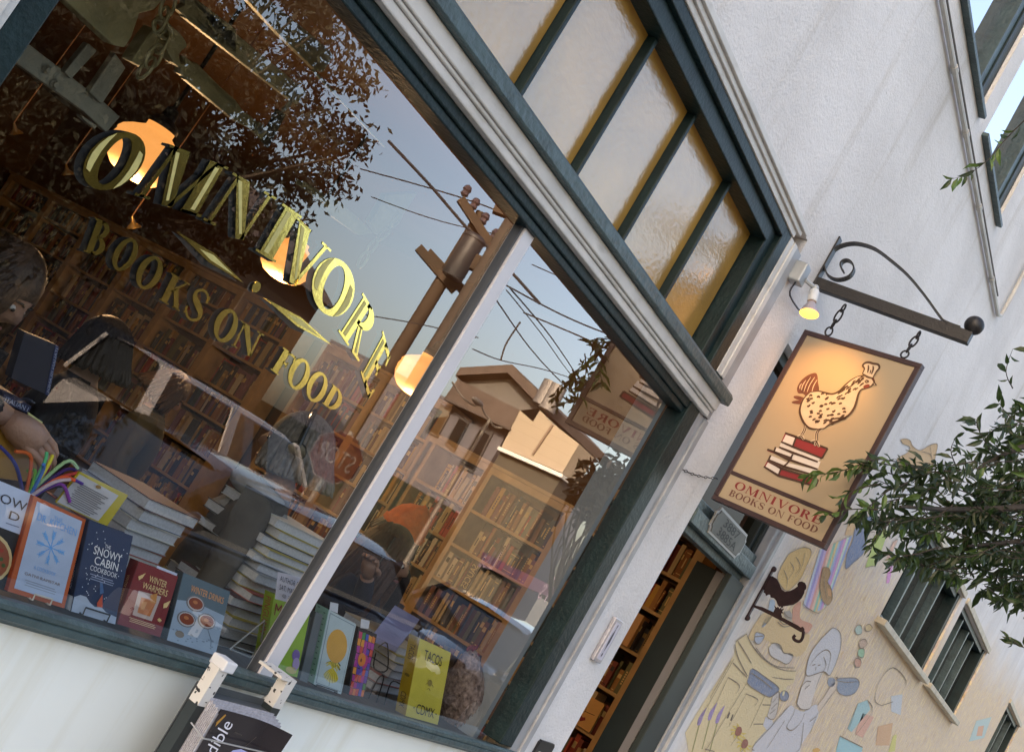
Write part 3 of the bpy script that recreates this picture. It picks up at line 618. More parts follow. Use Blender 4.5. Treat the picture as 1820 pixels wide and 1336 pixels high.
MB().box((4.688, -.018, 1.425), (4.776, 0, 1.622)).obj('frame', mat('tarnished_silver', (.42, .41, .44), .35, .5, var=.2, vscale=30, bump=.3), FP, bevel=.004)
MB().box((4.706, -.0205, 1.440), (4.760, -.018, 1.607)).obj('card', paint(196, 194, 206), FP)
fi = MB(); fp = [(.5, .06), (.62, .14), (.5, .2), (.56, .32), (.68, .50), (.62, .70), (.52, .84), (.60, .95), (.40, .95), (.46, .84), (.36, .70), (.30, .50), (.42, .32), (.47, .2), (.36, .12)]
fi.add([(4.706+.054*x, -.0212, 1.440+.167*y) for x, y in fp], [list(range(len(fp)))]); fi.obj('fish_drawing', paint(70, 66, 78), FP)
ph = at(968, 1322, 0); PQ = empty('phone_plaque', (ph.x, 0, ph.z-.09), 'small black plaque with white telephone handset at the foot of the pier', 'plaque')
_plate(ph.x-.075, ph.x+.075, ph.z-.12, ph.z+.015, -.012, 0, .01).obj('backing', paint(22, 22, 24, .4), PQ)
hs = MB(); hs.tube(smoothpts([(ph.x-.035, -.013, ph.z-.03), (ph.x-.03, -.013, ph.z-.07), (ph.x+.005, -.013, ph.z-.095), (ph.x+.04, -.013, ph.z-.095)], 4), [.012, .010, .006, .005, .005, .005, .006, .006, .006, .006, .007, .010, .012], 6); hs.obj('handset', paint(225, 225, 222), PQ)

# ================================================================== the chalky mural painted on the stucco
def crayon(r, g, b, keep=.62):
    key = ('cr', r, g, b, keep)
    if key in _pc: return _pc[key]
    m = bpy.data.materials.new('crayon_%d_%d_%d' % (r, g, b)); m.use_nodes = True; t = m.node_tree; L = t.links.new; p = t.nodes['Principled BSDF']
    p.inputs['Roughness'].default_value = .9; p.inputs['Specular IOR Level'].default_value = .2
    tc = t.nodes.new('ShaderNodeTexCoord'); mp = t.nodes.new('ShaderNodeMapping'); mp.inputs['Scale'].default_value = (14, 1, 3); mp.inputs['Rotation'].default_value = (0, .35, 0); L(tc.outputs['Object'], mp.inputs[0])
    n = t.nodes.new('ShaderNodeTexNoise'); n.inputs['Scale'].default_value = 7; n.inputs['Detail'].default_value = 6; n.inputs['Roughness'].default_value = .75; L(mp.outputs[0], n.inputs[0])
    r_ = t.nodes.new('ShaderNodeValToRGB'); c = srgb(r, g, b); wc = (.72, .60, .45)
    r_.color_ramp.elements[0].position = .33; r_.color_ramp.elements[0].color = (*c, 1)
    r_.color_ramp.elements[1].position = .60; r_.color_ramp.elements[1].color = (*[c[i]*keep+wc[i]*(1-keep) for i in range(3)], 1)
    L(n.outputs[0], r_.inputs[0]); L(r_.outputs[0], p.inputs['Base Color'])
    nb = t.nodes.new('ShaderNodeTexNoise'); nb.inputs['Scale'].default_value = 75; nb.inputs['Detail'].default_value = 5; L(tc.outputs['Object'], nb.inputs[0])
    bp = t.nodes.new('ShaderNodeBump'); bp.inputs['Strength'].default_value = .5; bp.inputs['Distance'].default_value = .012; L(nb.outputs[0], bp.inputs['Height']); L(bp.outputs[0], p.inputs['Normal'])
    _pc[key] = m; return m
PENCIL = crayon(96, 84, 76, .45)
NY = V((0, -1, 0))
def crop(ox, oy, sc): return lambda x, y, l=0: at(ox+x/sc, oy+y/sc, -.0016-.0007*l)
cA, cC, cB, c9, cD = crop(1240, 1040, 4.513), crop(1360, 880, 6.073), crop(1520, 880, 2.93), crop(1210, 886, 2.969), crop(1440, 700, 4.687)
mbg = MB()
mbg.add([cA(*p) for p in [(310, 440), (392, 388), (450, 500), (560, 610), (680, 672), (790, 684), (775, 775), (720, 805), (600, 1100), (440, 1400), (-60, 1400), (-100, 1180), (0, 1010), (290, 560)]], [list(range(14))])
MURAL = mbg.obj('mural', crayon(226, 206, 160), B)
def motif(name, f, fills, lines=(), lw=.010, base=1):
    lw *= .62
    mats = []; mb = MB()
    def idx(m):
        if m not in mats: mats.append(m)
        return mats.index(m)
    for k, (pts, colr) in enumerate(fills):
        q = smoothpts([V((*p, 0)) for p in pts], 3, True) if len(pts) > 5 else [V((*p, 0)) for p in pts]
        mb.add([f(a.x, a.y, base+k*.4) for a in q], [list(range(len(q)))], idx(crayon(*colr)))
    for pts in lines:
        q = smoothpts([V((*p, 0)) for p in pts], 4) if len(pts) > 2 else [V((*p, 0)) for p in pts]
        m = len(q); mb.ribbon([f(a.x, a.y, base+5) for a in q], [lw*(.45+.55*math.sin(math.pi*(i+.8)/(m+.6))) for i in range(m)], NY, idx(PENCIL))
    return mb.obj(name, mats, MURAL)
def outl(p): return list(p)+[p[0]]
motif('painted_cabinet_lines', cA, [], [[(298, 470), (330, 590), (400, 725)], [(320, 440), (370, 520), (432, 622)], [(305, 450), (392, 388)], [(392, 388), (430, 465), (500, 560), (600, 640), (700, 680), (790, 685)],
      [(470, 500), (540, 590), (640, 650), (780, 660)], [(600, 735), (700, 750), (770, 750)], [(290, 590), (0, 1110)], [(270, 600), (100, 900)], [(245, 735), (335, 800), (310, 865)], [(245, 735), (130, 985)], [(390, 868), (482, 912), (458, 965)], [(390, 868), (250, 1130)],
      [(392, 785), (60, 1330)], [(540, 880), (420, 1140)], [(520, 955), (585, 958)], [(450, 1110), (525, 1110)], [(285, 620), (395, 735)], [(60, 1310), (135, 1330)]], .011)
for pts in ([(250, 1010), (262, 1020), (245, 1065), (232, 1062)], [(280, 1030), (288, 1036), (272, 1085), (260, 1080)]): motif('painted_knob', cA, [(pts, (70, 62, 58))])
pan = [(440, 662), (560, 745), (655, 825), (602, 885), (560, 890), (470, 840), (402, 785), (408, 735)]
motif('painted_dish', cA, [(pan, (104, 130, 166))], [outl(pan), [(430, 700), (520, 760), (600, 828)]])
mor = [(695+38*math.cos(a), 885+42*math.sin(a)) for a in [i*.785 for i in range(8)]]
motif('painted_jug', cA, [(mor, (112, 132, 164)), ([(690, 815), (712, 818), (690, 885), (678, 880)], (226, 214, 170))], [outl(mor)])
hat = [(1085, 338), (1130, 360), (1152, 420), (1138, 540), (1065, 715), (1010, 690), (880, 725), (878, 640), (912, 535), (1000, 420)]
face = [(1020, 570), (1030, 640), (1000, 710), (950, 830), (915, 930), (900, 985), (830, 990), (795, 950), (830, 820), (870, 720), (920, 620), (970, 575)]
coat = [(735, 965), (780, 985), (850, 1010), (900, 975), (960, 955), (965, 1050), (900, 1170), (830, 1280), (780, 1400), (450, 1400), (445, 1300), (480, 1235), (600, 1110)]
armr = [(960, 965), (1010, 900), (1080, 790), (1120, 760), (1110, 830), (1020, 960), (975, 1015)]
motif('painted_cook', cA, [(coat, (208, 210, 218)), (armr, (222, 204, 186)), (face, (222, 214, 208)), (hat, (204, 208, 216))],
      [outl(hat), [(900, 640), (960, 560), (1030, 515), (1068, 560), (1040, 690)], [(1010, 570), (1030, 640), (990, 715), (945, 830)], [(800, 950), (830, 990), (900, 985), (935, 900)], [(820, 830), (870, 770), (910, 770)], [(830, 820), (795, 950)], [(860, 830), (900, 795)], [(920, 640), (945, 630)], [(965, 640), (985, 635)], [(950, 650), (945, 680)],
       [(735, 965), (600, 1120), (445, 1290), (455, 1320)], [(780, 985), (765, 1040), (715, 1130), (760, 1160), (830, 1090), (860, 1020)], [(850, 1100), (830, 1280), (790, 1336)], [(960, 965), (1050, 830), (1105, 740), (1125, 745)], [(975, 1015), (1060, 900), (1110, 830)], [(900, 1090), (950, 1050)], [(700, 1080), (560, 1300)], [(965, 1020), (900, 1190)]], .012)
bowl = [(1120, 748), (1200, 740), (1275, 745), (1298, 790), (1262, 860), (1185, 884), (1122, 845)]
motif('painted_bowl', cA, [(bowl, (122, 146, 172)), ([(1050, 745), (1080, 738), (1105, 760), (1095, 800), (1062, 812), (1042, 785)], (134, 150, 172))], [outl(bowl), [(1122, 765), (1200, 775), (1280, 770)]])
tow = [(600, 890), (650, 850), (655, 900), (640, 1000), (610, 1070), (560, 1050), (585, 960)]
motif('painted_towel', cA, [(tow, (206, 200, 196)), ([(545, 1050), (600, 1080), (610, 1130), (560, 1170), (525, 1120)], (200, 204, 216))], [outl(tow), [(600, 940), (640, 890)], [(590, 990), (640, 940)], [(580, 1030), (625, 990)]])
for x, y in ((15, 1050), (100, 1010), (160, 1035)):
    motif('painted_lavender', cA, [([(x-18, y+65), (x+2, y+68), (x+30, y), (x+58, y-75), (x+20, y-30), (x-8, y+15)], (146, 124, 190)), ([(x-8, y+66), (x+2, y+66), (x-60, y+300), (x-68, y+300)], (150, 148, 90))])
for cx, cy, col in ((325, 1170, (140, 56, 44)), (375, 1270, (134, 52, 42))):
    pet = [([(cx-8, cy), (cx+8, cy+6), (cx+70*math.cos(a), cy+70*math.sin(a)), (cx+50*math.cos(a+.35), cy+50*math.sin(a+.35))], (222, 196, 92)) for a in [.2+i*.62 for i in range(8)]]
    motif('painted_coneflower', cA, pet+[([(cx-26, cy+16), (cx-8, cy-32), (cx+22, cy-36), (cx+30, cy), (cx+10, cy+32), (cx-16, cy+32)], col)], [[(cx, cy+30), (cx-60, cy+110)]])
bird = [(570, 505), (592, 470), (628, 462), (668, 485), (690, 538), (740, 545), (765, 560), (752, 600), (712, 630), (660, 605), (610, 580), (580, 550)]
motif('painted_dough', cA, [(bird, (206, 204, 206))], [outl(bird)])
cup = [(468, 375), (520, 385), (535, 410), (500, 465), (472, 465), (455, 430)]
motif('painted_cup', cA, [([(580, 120), (620, 130), (600, 240), (530, 330), (515, 320), (560, 220)], (170, 196, 216)), (cup, (176, 190, 212))], [outl(cup), [(460, 410), (525, 405)]])
motif('painted_bottle', cA, [([(770, 170), (830, 130), (820, 260), (900, 300), (920, 330), (860, 390), (770, 300), (760, 240)], (214, 150, 128))], [])
motif('painted_fish', cA, [([(690, 210), (740, 200), (760, 240), (750, 280), (700, 255)], (170, 164, 160))], [[(650, 270), (690, 310), (740, 300)], [(640, 290), (690, 330), (750, 320)], [(690, 210), (720, 250), (755, 260)]])
motif('painted_wall_wash', cA, [([(560, 200), (760, 330), (900, 400), (830, 560), (700, 540), (560, 440), (430, 440), (420, 380)], (222, 192, 142))], [])
# things hung on the wall, higher up
ham = [(250, 640), (330, 590), (430, 560), (500, 610), (430, 800), (380, 900), (300, 985), (230, 1030), (160, 960), (135, 870), (180, 760)]
motif('painted_ham', cC, [(ham, (222, 186, 118))], [outl(ham), [(270, 720), (310, 800), (250, 900)], [(330, 660), (380, 760), (320, 860)], [(200, 800), (240, 900), (230, 1000)], [(430, 620), (400, 760), (330, 880)]], .008)
L0, L1 = [(600, 560), (400, 1000)], [(960, 400), (660, 1260)]
cols = [(186, 206, 232), (150, 150, 222), (200, 180, 230), (226, 160, 160), (236, 200, 180), (128, 200, 186), (230, 210, 150), (150, 196, 226), (176, 150, 224), (220, 160, 210), (206, 232, 220), (138, 172, 226)]
st = []
for i, cc in enumerate(cols):
    a, b_ = i/len(cols), (i+1)/len(cols)
    top = lambda t: (590+350*t, 585-150*t); bot = lambda t: (408+262*t, 1130+125*math.sin(math.pi*(.15+.7*t))-10*t)
    st.append(([top(a), top(b_), bot(b_), bot(a)], cc))
motif('painted_striped_apron', cC, st, [[(408, 1130), (430, 1190), (520, 1250), (590, 1265), (660, 1200)]], .008)
loaf = [(630, 775), (680, 780), (705, 830), (695, 880), (675, 935), (705, 985), (725, 1060), (720, 1130), (680, 1182), (628, 1145), (600, 1060), (592, 960), (612, 850)]
motif('painted_sausage', cC, [(loaf, (170, 132, 84)), ([(670, 1000), (715, 1010), (715, 1090), (680, 1080)], (206, 150, 96))], [outl(loaf), [(640, 850), (640, 980), (665, 1110)]], .009, 7)
rag = [(1180, 190), (1140, 330), (1110, 430), (1085, 560), (1050, 640), (960, 720), (868, 792), (885, 620), (940, 500), (965, 380), (1005, 295), (1080, 250)]
motif('painted_blue_cloth', cC, [(rag, (92, 128, 174))], [outl(rag)], .008)
gb_ = [(1222, 350), (1330, 380), (1200, 752), (1080, 782)]
motif('painted_green_bottle', cC, [(gb_, (176, 204, 112))], [[(1080, 782), (1140, 765), (1195, 752), (1220, 690)], [(1120, 405), (1180, 395), (1160, 450)]], .008)
motif('painted_wooden_board', cC, [([(920, 220), (1000, 270), (940, 430), (860, 430)], (222, 186, 140))])
motif('painted_chilli', cC, [([(1380, 500), (1430, 480), (1340, 690), (1300, 710)], (226, 186, 170))], [[(1310, 620), (1390, 500), (1430, 490), (1330, 700)]], .008)
motif('painted_pink_ribbon', cC, [([(1330, 770), (1380, 760), (1340, 940), (1305, 950)], (226, 150, 214))])
ck = [(755, 378), (800, 372), (835, 390), (850, 425), (880, 455), (925, 468), (1000, 425), (1060, 418), (1048, 500), (1025, 590), (975, 585), (925, 600), (885, 680), (845, 730), (832, 620), (745, 592), (728, 535), (808, 490), (830, 440), (775, 415)]
motif('painted_plucked_hen', cD, [(ck, (206, 172, 130))], [outl(ck), [(930, 480), (1000, 500), (1020, 570)], [(1000, 430), (1010, 520)]], .009)
# falling vegetables and bottles under the barred windows
rv = random.Random(3)
for (x, y, colr, s_) in ((30, 820, (140, 196, 160), 26), (40, 770, (200, 170, 150), 24), (20, 700, (170, 200, 190), 22), (70, 690, (216, 190, 140), 20), (15, 870, (206, 150, 130), 20)):
    pts = [(x+s_*rv.uniform(.6, 1.1)*math.cos(a), y+s_*1.2*rv.uniform(.6, 1.1)*math.sin(a)) for a in [i*1.05 for i in range(6)]]
    motif('painted_vegetable', cB, [(pts, colr)], [outl(pts)], .012)
for nm_, pts, col, ln in (('painted_bottle', [(935, 1080), (985, 1060), (1000, 1110), (900, 1230), (880, 1210)], (150, 200, 206), [[(935, 1080), (890, 1210)], [(985, 1060), (1010, 1120), (920, 1250)]]), ('painted_jar', [(960, 1130), (1020, 1150), (960, 1260), (920, 1240)], (226, 170, 150), []), ('painted_crate', [(840, 1250), (960, 1310), (940, 1400), (800, 1400)], (146, 206, 216), [[(840, 1250), (960, 1310)]]),
        ('painted_loaf', [(1040, 1200), (1120, 1180), (1100, 1300), (1030, 1300)], (216, 170, 130), []), ('painted_leek', [(1120, 1250), (1140, 1240), (1130, 1330), (1095, 1336)], (214, 210, 120), []), ('painted_milk_jug', [(1110, 1040), (1170, 1030), (1160, 1140), (1110, 1120)], (196, 206, 214), [[(1060, 1090), (1025, 1060), (1050, 960), (1120, 890), (1190, 960), (1160, 1030)], [(1060, 1090), (1120, 1070)]])):
    motif(nm_, c9, [(pts, col)], ln, .014)
motif('painted_jar', c9, [([(1560, 1170), (1640, 1150), (1600, 1260), (1520, 1280)], (176, 206, 206)), ([(1570, 1200), (1600, 1195), (1590, 1250), (1560, 1250)], (222, 170, 140))], [])
motif('painted_egg_yolk', cA, [([(930, 1310), (960, 1300), (985, 1320), (960, 1336), (930, 1336), (922, 1322)], (226, 170, 80))], [])

# ================================================================== gilded lettering on the glass
GOLD = mat('gold_leaf', (.84, .70, .22), .12, 1.0, var=.10, vscale=40, bump=.012, bscale=90)
GILT = mat('matt_gilt', (.52, .46, .17), .42, .35, var=.10, vscale=60)
LBLACK = mat('lettering_black', (.006, .006, .008), .35)
LETT = empty('gilded_window_lettering', at(400, 480, GY), 'arched gold-leaf shop name with black shadows painted on the display window glass', 'lettering')
def affine(bl, br, tl, wd):
    P0, P1, P2 = at(*bl, GY), at(*br, GY), at(*tl, GY); ex = (P1-P0)/wd; ey = P2-P0
    return lambda x, y, dy=0: P0+ex*x+ey*y+V((0, dy, 0))
def ctr(c, hu, hr): return ((c[0]-hu[0]-hr[0], c[1]-hu[1]-hr[1]), (c[0]-hu[0]+hr[0], c[1]-hu[1]+hr[1]), (c[0]+hu[0]-hr[0], c[1]+hu[1]-hr[1]))
BIG = [('O', *ctr((203, 285), (27, -50), (49, 8))), ('M', (238, 346), (356, 386), (296, 254)), ('N', (358, 389), (440, 432), (414, 306)), ('I', (452, 444), (484, 464), (501, 360)),
       ('V', (488, 474), (551, 530), (527, 384)), ('O', *ctr((592, 509), (17, -45), (34, 24))), ('R', (600, 587), (636, 642), (644, 519)), ('E', (640, 660), (656, 712), (680, 586))]
SMALL = [('B', (147, 446), (180, 458), (169, 387)), ('O', *ctr((222, 452), (14, -27), (18, 8))), ('O', *ctr((265, 484), (14, -27), (19, 10))), ('K', (281, 531), (318, 553), (304, 484)), ('S', *ctr((350, 541), (14, -26), (16, 11))),
         ('O', *ctr((401, 578), (13, -26), (17, 13))), ('N', (409, 612), (450, 636), (429, 570)), ('F', (479, 655), (504, 674), (503, 616)), ('O', *ctr((531, 664), (12, -24), (15, 13))), ('O', *ctr((563, 687), (12, -23), (14, 13))), ('D', (571, 715), (596, 736), (590, 681))]
INLAY = {'O': [[(.05, .42), (.045, .58), (.085, .74), (.16, .88), (.26, .97), (.20, .80), (.165, .62), (.155, .40), (.16, .25), (.08, .30)], [(.85, .58), (.855, .42), (.815, .26), (.74, .12), (.64, .03), (.70, .20), (.735, .38), (.745, .60), (.74, .75), (.82, .70)]],
         'M': [[(.19, .92), (.25, .92), (.51, .10), (.47, .08)], [(.89, .08), (.96, .08), (.94, .92), (.87, .92)]], 'N': [[(.14, .93), (.22, .93), (.74, .10), (.70, .07)]], 'I': [[(.145, .07), (.235, .07), (.235, .93), (.145, .93)]],
         'V': [[(.15, .93), (.24, .93), (.50, .10), (.46, .08)]], 'R': [[(.145, .07), (.235, .07), (.235, .93), (.145, .93)], [(.44, .50), (.48, .50), (.72, .07), (.66, .05)]], 'E': [[(.145, .07), (.235, .07), (.235, .93), (.145, .93)]]}
for big, lst in ((1, BIG), (0, SMALL)):
    for c, bl, br, tl in lst:
        pl, wd = glyph(c, .27, .095) if big else glyph(c, .25, .09); f = affine(bl, br, tl, wd)
        o = MB(); glyphs_on(o, lambda x, y: f(x, y, -.0016), pl); ob = o.obj('gold_letter', GOLD if big else GOLD, LETT)
        s_ = MB(); k = .0125 if big else .009
        for q in range(1, 7): glyphs_on(s_, lambda x, y: f(x, y, .0030+.0003*q)+V((-k*1.25*q/6, 0, -k*.55*q/6)), pl)
        s_.obj('black_shadow', LBLACK, ob)
        if big and c in INLAY:
            for pz in INLAY[c]: i_ = MB(); glyphs_on(i_, lambda x, y: f(x, y, -.0024), [pz]); i_.obj('gilt_inlay', GILT, ob)
for L_, R__ in (((314, 411), (432, 502)), ((468, 528), (588, 612))):
    a, b_ = at(*L_, GY), at(*R__, GY); m_ = (a+b_)/2; n_ = V((0, 0, .030))
    q = MB().poly([a+V((0, -.0016, 0)), m_+V((0, -.0016, -.011)), b_+V((0, -.0016, 0)), m_+V((0, -.0016, .012))]); ob = q.obj('gold_lozenge', GOLD, LETT)
    MB().poly([a+V((-.012, .003, -.006)), m_+V((-.012, .003, -.024)), b_+V((-.012, .003, -.006)), m_+V((-.012, .003, .006))]).obj('black_shadow', LBLACK, ob)
    MB().poly([p+V((0, -.0024, 0)) for p in (a*.68+b_*.32, m_*.98+b_*.02-V((0, 0, .005)), a*.16+b_*.84, m_+V((0, 0, .008)))]).obj('gilt_inlay', GILT, ob)
dc = at(455, 510, GY); dot = MB().add([dc+V((.013*math.cos(a), -.0016, .013*math.sin(a))) for a in [i*.4 for i in range(16)]], [list(range(16))]).obj('gold_dot', GOLD, LETT)
MB().add([dc+V((-.009+.013*math.cos(a), .003, -.005+.013*math.sin(a))) for a in [i*.4 for i in range(16)]], [list(range(16))]).obj('black_shadow', LBLACK, dot)

# ================================================================== books shown in the window
DZ = .955
PAGE = mat('page_edges', (.52, .51, .48), .8, var=.15, vscale=200)
def wbook(label, TL, TR, BR, BL, Yb, lean, t, cover, spine, name='display_book'):
    p = [at(*TL, Yb+lean), at(*TR, Yb+lean), at(*BR, Yb), at(*BL, Yb)]
    n = (p[1]-p[0]).cross(p[3]-p[0]).normalized()
    if n.y < 0: n = -n
    r = empty(name, p[3], label, 'book')
    e = (p[1]-p[0]).normalized()*.004; dn = V((0, 0, .003))
    k = [p[0]-dn+n*.0025, p[1]-dn-e+n*.0025, p[2]-e+dn+n*.0025, p[3]+dn+n*.0025]
    MB().hexa(k+[q+n*(t-.005) for q in k]).obj('page_block', PAGE, r)
    fc = MB().hexa(p+[q+n*.0022 for q in p]).obj('front_cover', cover, r)
    q = [a+n*(t-.0022) for a in p]; MB().hexa(q+[a+n*.0022 for a in q]).obj('back_cover', spine, r)
    s = [p[0], p[3]]; ee = e*.6
    sp = MB().hexa([p[0]-ee, p[3]-ee, p[3]-ee+n*t, p[0]-ee+n*t, p[0], p[3], p[3]+n*t, p[0]+n*t]).obj('spine', spine, r)
    f = lambda x, y, l=1: (p[0]*(1-x)+p[1]*x)*(1-y)+(p[3]*(1-x)+p[2]*x)*y-n*(.0006*l)
    g = lambda x, y, l=1: (p[0]*(1-y)+p[3]*y)+n*(t*(1-x))-ee-(p[1]-p[0]).normalized()*(.0006*l)
    return r, fc, sp, f, g
def printing(parent, f, items, name='printing'):
    mats = []; mb = MB()
    def idx(m):
        if m not in mats: mats.append(m)
        return mats.index(m)
    for it in items:
        if it[0] == 'p': mb.add([f(x, y, it[3] if len(it) > 3 else 1) for x, y in it[1]], [list(range(len(it[1])))], idx(paint(*it[2])))
        elif it[0] == 't':   # text: string, x0,y0,x1,y1 (y downwards), colour
            s, x0, y0, x1, y1, c = it[1:7]; text_on(mb, s, lambda x, y: f(x, y, 3), x0, y1, x1, y0, idx(paint(*c)))
        elif it[0] == 'v':   # text running down a spine
            s, x0, y0, x1, y1, c = it[1:7]; text_on(mb, s, lambda a, b: f(b, a, 2), y0, x0, y1, x1, idx(paint(*c)))
        elif it[0] == 'e':
            cx, cy, rx, ry, c = it[1:6]; l = it[6] if len(it) > 6 else 2; mb.add([f(cx+rx*math.cos(a), cy+ry*math.sin(a), l) for a in [i*2*math.pi/20 for i in range(20)]], [list(range(20))], idx(paint(*c)))
        elif it[0] == 'l':
            pts, wd, c = it[1:4]; mb.ribbon([f(x, y, 2.5) for x, y in pts], wd, V((0, -1, 0)), idx(paint(*c)))
    return mb.obj(name, mats, parent)
def blurb(x0, x1, ys, c, jit=.06, seed=1):
    r = random.Random(seed); out = []
    for y in ys:
        a, b_ = x0+r.uniform(0, jit), x1-r.uniform(0, jit); out.append(('p', [(a, y), (b_, y), (b_, y+.009), (a, y+.009)], c, 2))
    return out
# 1 pizza book at the left edge
r, fc, sp, f, g = wbook('black cookbook with pizza photo and pale title panel at the far left of the sill', (-40, 838), (60, 879), (13, 1051), (-90, 1018), .105, .03, .028, paint(34, 38, 42), paint(30, 32, 36))
printing(fc, f, [('p', [(0, 0), (1, 0), (1, .42), (0, .42)], (190, 205, 232)), ('t', 'OW', .46, .10, .93, .19, (24, 28, 44)), ('t', 'D', .68, .23, .86, .31, (24, 28, 44)), ('p', [(.66, .355), (.90, .35), (.90, .36), (.66, .365)], (120, 130, 160), 2),
                 ('e', .52, .74, .42, .25, (214, 190, 140)), ('e', .52, .74, .37, .215, (150, 80, 52), 3)] + [('e', .52+.32*math.cos(i*2.4)*(i/26)**.5, .74+.19*math.sin(i*2.4)*(i/26)**.5, .035, .02, ((222, 205, 160), (70, 92, 48), (172, 60, 42), (230, 222, 200))[i % 4], 4) for i in range(26)])
# 2 orange-bordered snowflake cookbook
r, fc, sp, f, g = wbook('pale blue cookbook with snowflake and orange border, beside the pizza book', (60.6, 880.4), (152.6, 922.9), (114.2, 1080.5), (14.2, 1050.2), .095, .03, .026, paint(190, 92, 48), paint(150, 60, 30))
sn = [('p', [(.07, .04), (.94, .035), (.93, .955), (.08, .95)], (176, 194, 222)), ('t', 'THE', .42, .10, .58, .135, (130, 180, 236)), ('t', 'DR. KITCHEN', .14, .14, .88, .215, (112, 176, 240))]
for i in range(8):
    a = i*math.pi/4; ux, uy = math.cos(a)*.25, math.sin(a)*.17; sn.append(('l', [(.5, .43), (.5+ux, .43+uy)], .0022, (98, 172, 240)))
    for q in (.55, .75, .95):
        for sg in (-1, 1): b_ = a+sg*.45; sn.append(('l', [(.5+ux*q*.85, .43+uy*q*.85), (.5+ux*q*.85+math.cos(b_)*.07, .43+uy*q*.85+math.sin(b_)*.048)], .0018, (110, 180, 242)))
sn += [('t', 'A COOKBOOK', .30, .66, .70, .70, (120, 178, 236)), ('t', 'GATHI RAMSTAR', .18, .755, .82, .785, (140, 120, 110))]+blurb(.2, .8, (.83, .855, .88), (150, 160, 178))
printing(fc, f, sn)
# 3 the snowy cabin cookbook
NAVY = paint(38, 58, 92)
r, fc, sp, f, g = wbook('navy blue snowy cabin cookbook with white lettering, on black wire stand', (159.7, 924.9), (236.5, 952.2), (204.2, 1108.8), (126.3, 1085.6), .088, .028, .032, NAVY, paint(28, 42, 68))
rr = random.Random(8)
it = [('t', 'THE', .42, .185, .55, .225, (225, 230, 240)), ('t', 'SNOWY', .20, .235, .84, .325, (236, 240, 246)), ('t', 'CABIN', .26, .34, .80, .43, (236, 240, 246)), ('t', 'COOKBOOK', .20, .45, .82, .505, (225, 230, 240))]
it += blurb(.22, .80, (.54, .565, .59), (150, 165, 195))
it += [('p', [(0, .84), (.12, .80), (.25, .80), (.36, .85), (.48, .88), (.62, .86), (.75, .90), (1, .92), (1, 1), (0, 1)], (172, 188, 210)), ('p', [(.50, .83), (.58, .72), (.64, .86), (.52, .87)], (206, 90, 66), 3), ('p', [(.47, .60), (.53, .60), (.60, .70), (.52, .73)], (74, 112, 160), 3)]
it += [('e', rr.uniform(.06, .94), rr.uniform(.05, .78), .010, .006, (206, 216, 232)) for _ in range(40)]
printing(fc, f, it); printing(sp, g, [('v', 'THE SNOWY CABIN COOKBOOK', .35, .22, .62, .78, (170, 182, 205)), ('p', [(0, .84), (1, .84), (1, 1), (0, 1)], (160, 176, 198))])
# 4 winter warmers
RED = paint(128, 36, 40)
r, fc, sp, f, g = wbook('dark red winter drinks book with whisky glass on its cover', (247.6, 997), (316.6, 1024), (284.6, 1131.9), (208.8, 1108.3), .090, .028, .030, RED, paint(96, 26, 32))
it = [('t', 'WINTER', .34, .14, .78, .24, (236, 206, 150)), ('t', 'WARMERS', .24, .265, .86, .365, (236, 206, 150)), ('p', [(.20, .42), (.74, .39), (.70, .80), (.24, .80)], (196, 178, 172)), ('p', [(.30, .50), (.66, .48), (.62, .74), (.32, .74)], (200, 120, 70), 3), ('p', [(.48, .42), (.62, .36), (.66, .52), (.52, .54)], (206, 140, 74), 4), ('p', [(.34, .56), (.46, .54), (.44, .68), (.36, .68)], (222, 160, 110), 4),
      ('p', [(.08, .22), (.22, .13), (.18, .22), (.12, .27)], (232, 200, 140), 3), ('p', [(.84, .48), (.98, .40), (.94, .52), (.86, .55)], (232, 200, 140), 3)]+blurb(.18, .84, (.845, .87, .895), (226, 190, 140))
for a in range(3): it.append(('l', [(.86+.05*math.cos(a*1.05), .745+.03*math.sin(a*1.05)), (.86-.05*math.cos(a*1.05), .745-.03*math.sin(a*1.05))], .003, (232, 200, 140)))
printing(fc, f, it); printing(sp, g, [('v', 'WINTER WARMERS', .35, .25, .65, .7, (200, 150, 110))])
nt_ = MB(); nt_.hexa([f(.45, -.04, -4), f(.98, -.04, -4), f(.98, .12, -4), f(.45, .12, -4), f(.45, -.04, -6), f(.98, -.04, -6), f(.98, .12, -6), f(.45, .12, -6)]); tag(nt_.obj('slip_of_paper', paint(196, 208, 232)), 'pale slip of paper tucked behind the dark red book', 'paper')
# 5 winter drinks
r, fc, sp, f, g = wbook('grey-blue drinks book showing three glass cups of tea, next to the red book', (326.7, 1017.4), (409.2, 1051), (382.3, 1163.9), (296.4, 1136.9), .090, .028, .028, paint(84, 108, 122), paint(52, 68, 80))
it = [('p', [(0, .40), (.3, .34), (1, .38), (1, 1), (0, 1)], (156, 178, 200)), ('t', 'WINTER DRINKS', .20, .12, .90, .22, (238, 168, 110))]
for cx, cy in ((.36, .36), (.26, .62), (.66, .55)): it += [('e', cx, cy, .19, .115, (120, 120, 124), 2), ('e', cx, cy, .165, .10, (196, 196, 200), 3), ('e', cx, cy-.005, .145, .082, (140, 62, 34), 4), ('e', cx-.02, cy-.02, .05, .025, (196, 120, 70), 5)]
it += [('e', rr.uniform(.05, .9), rr.uniform(.80, .96), .02, .010, (120, 140, 160)) for _ in range(24)]+[('e', .2, .86, .09, .05, (130, 116, 100), 3), ('l', [(.72, .66), (.84, .80), (.86, .9)], .002, (110, 130, 150))]
printing(fc, f, it); printing(sp, g, [('v', 'WINTER DRINKS', .3, .3, .7, .75, (30, 40, 50))])
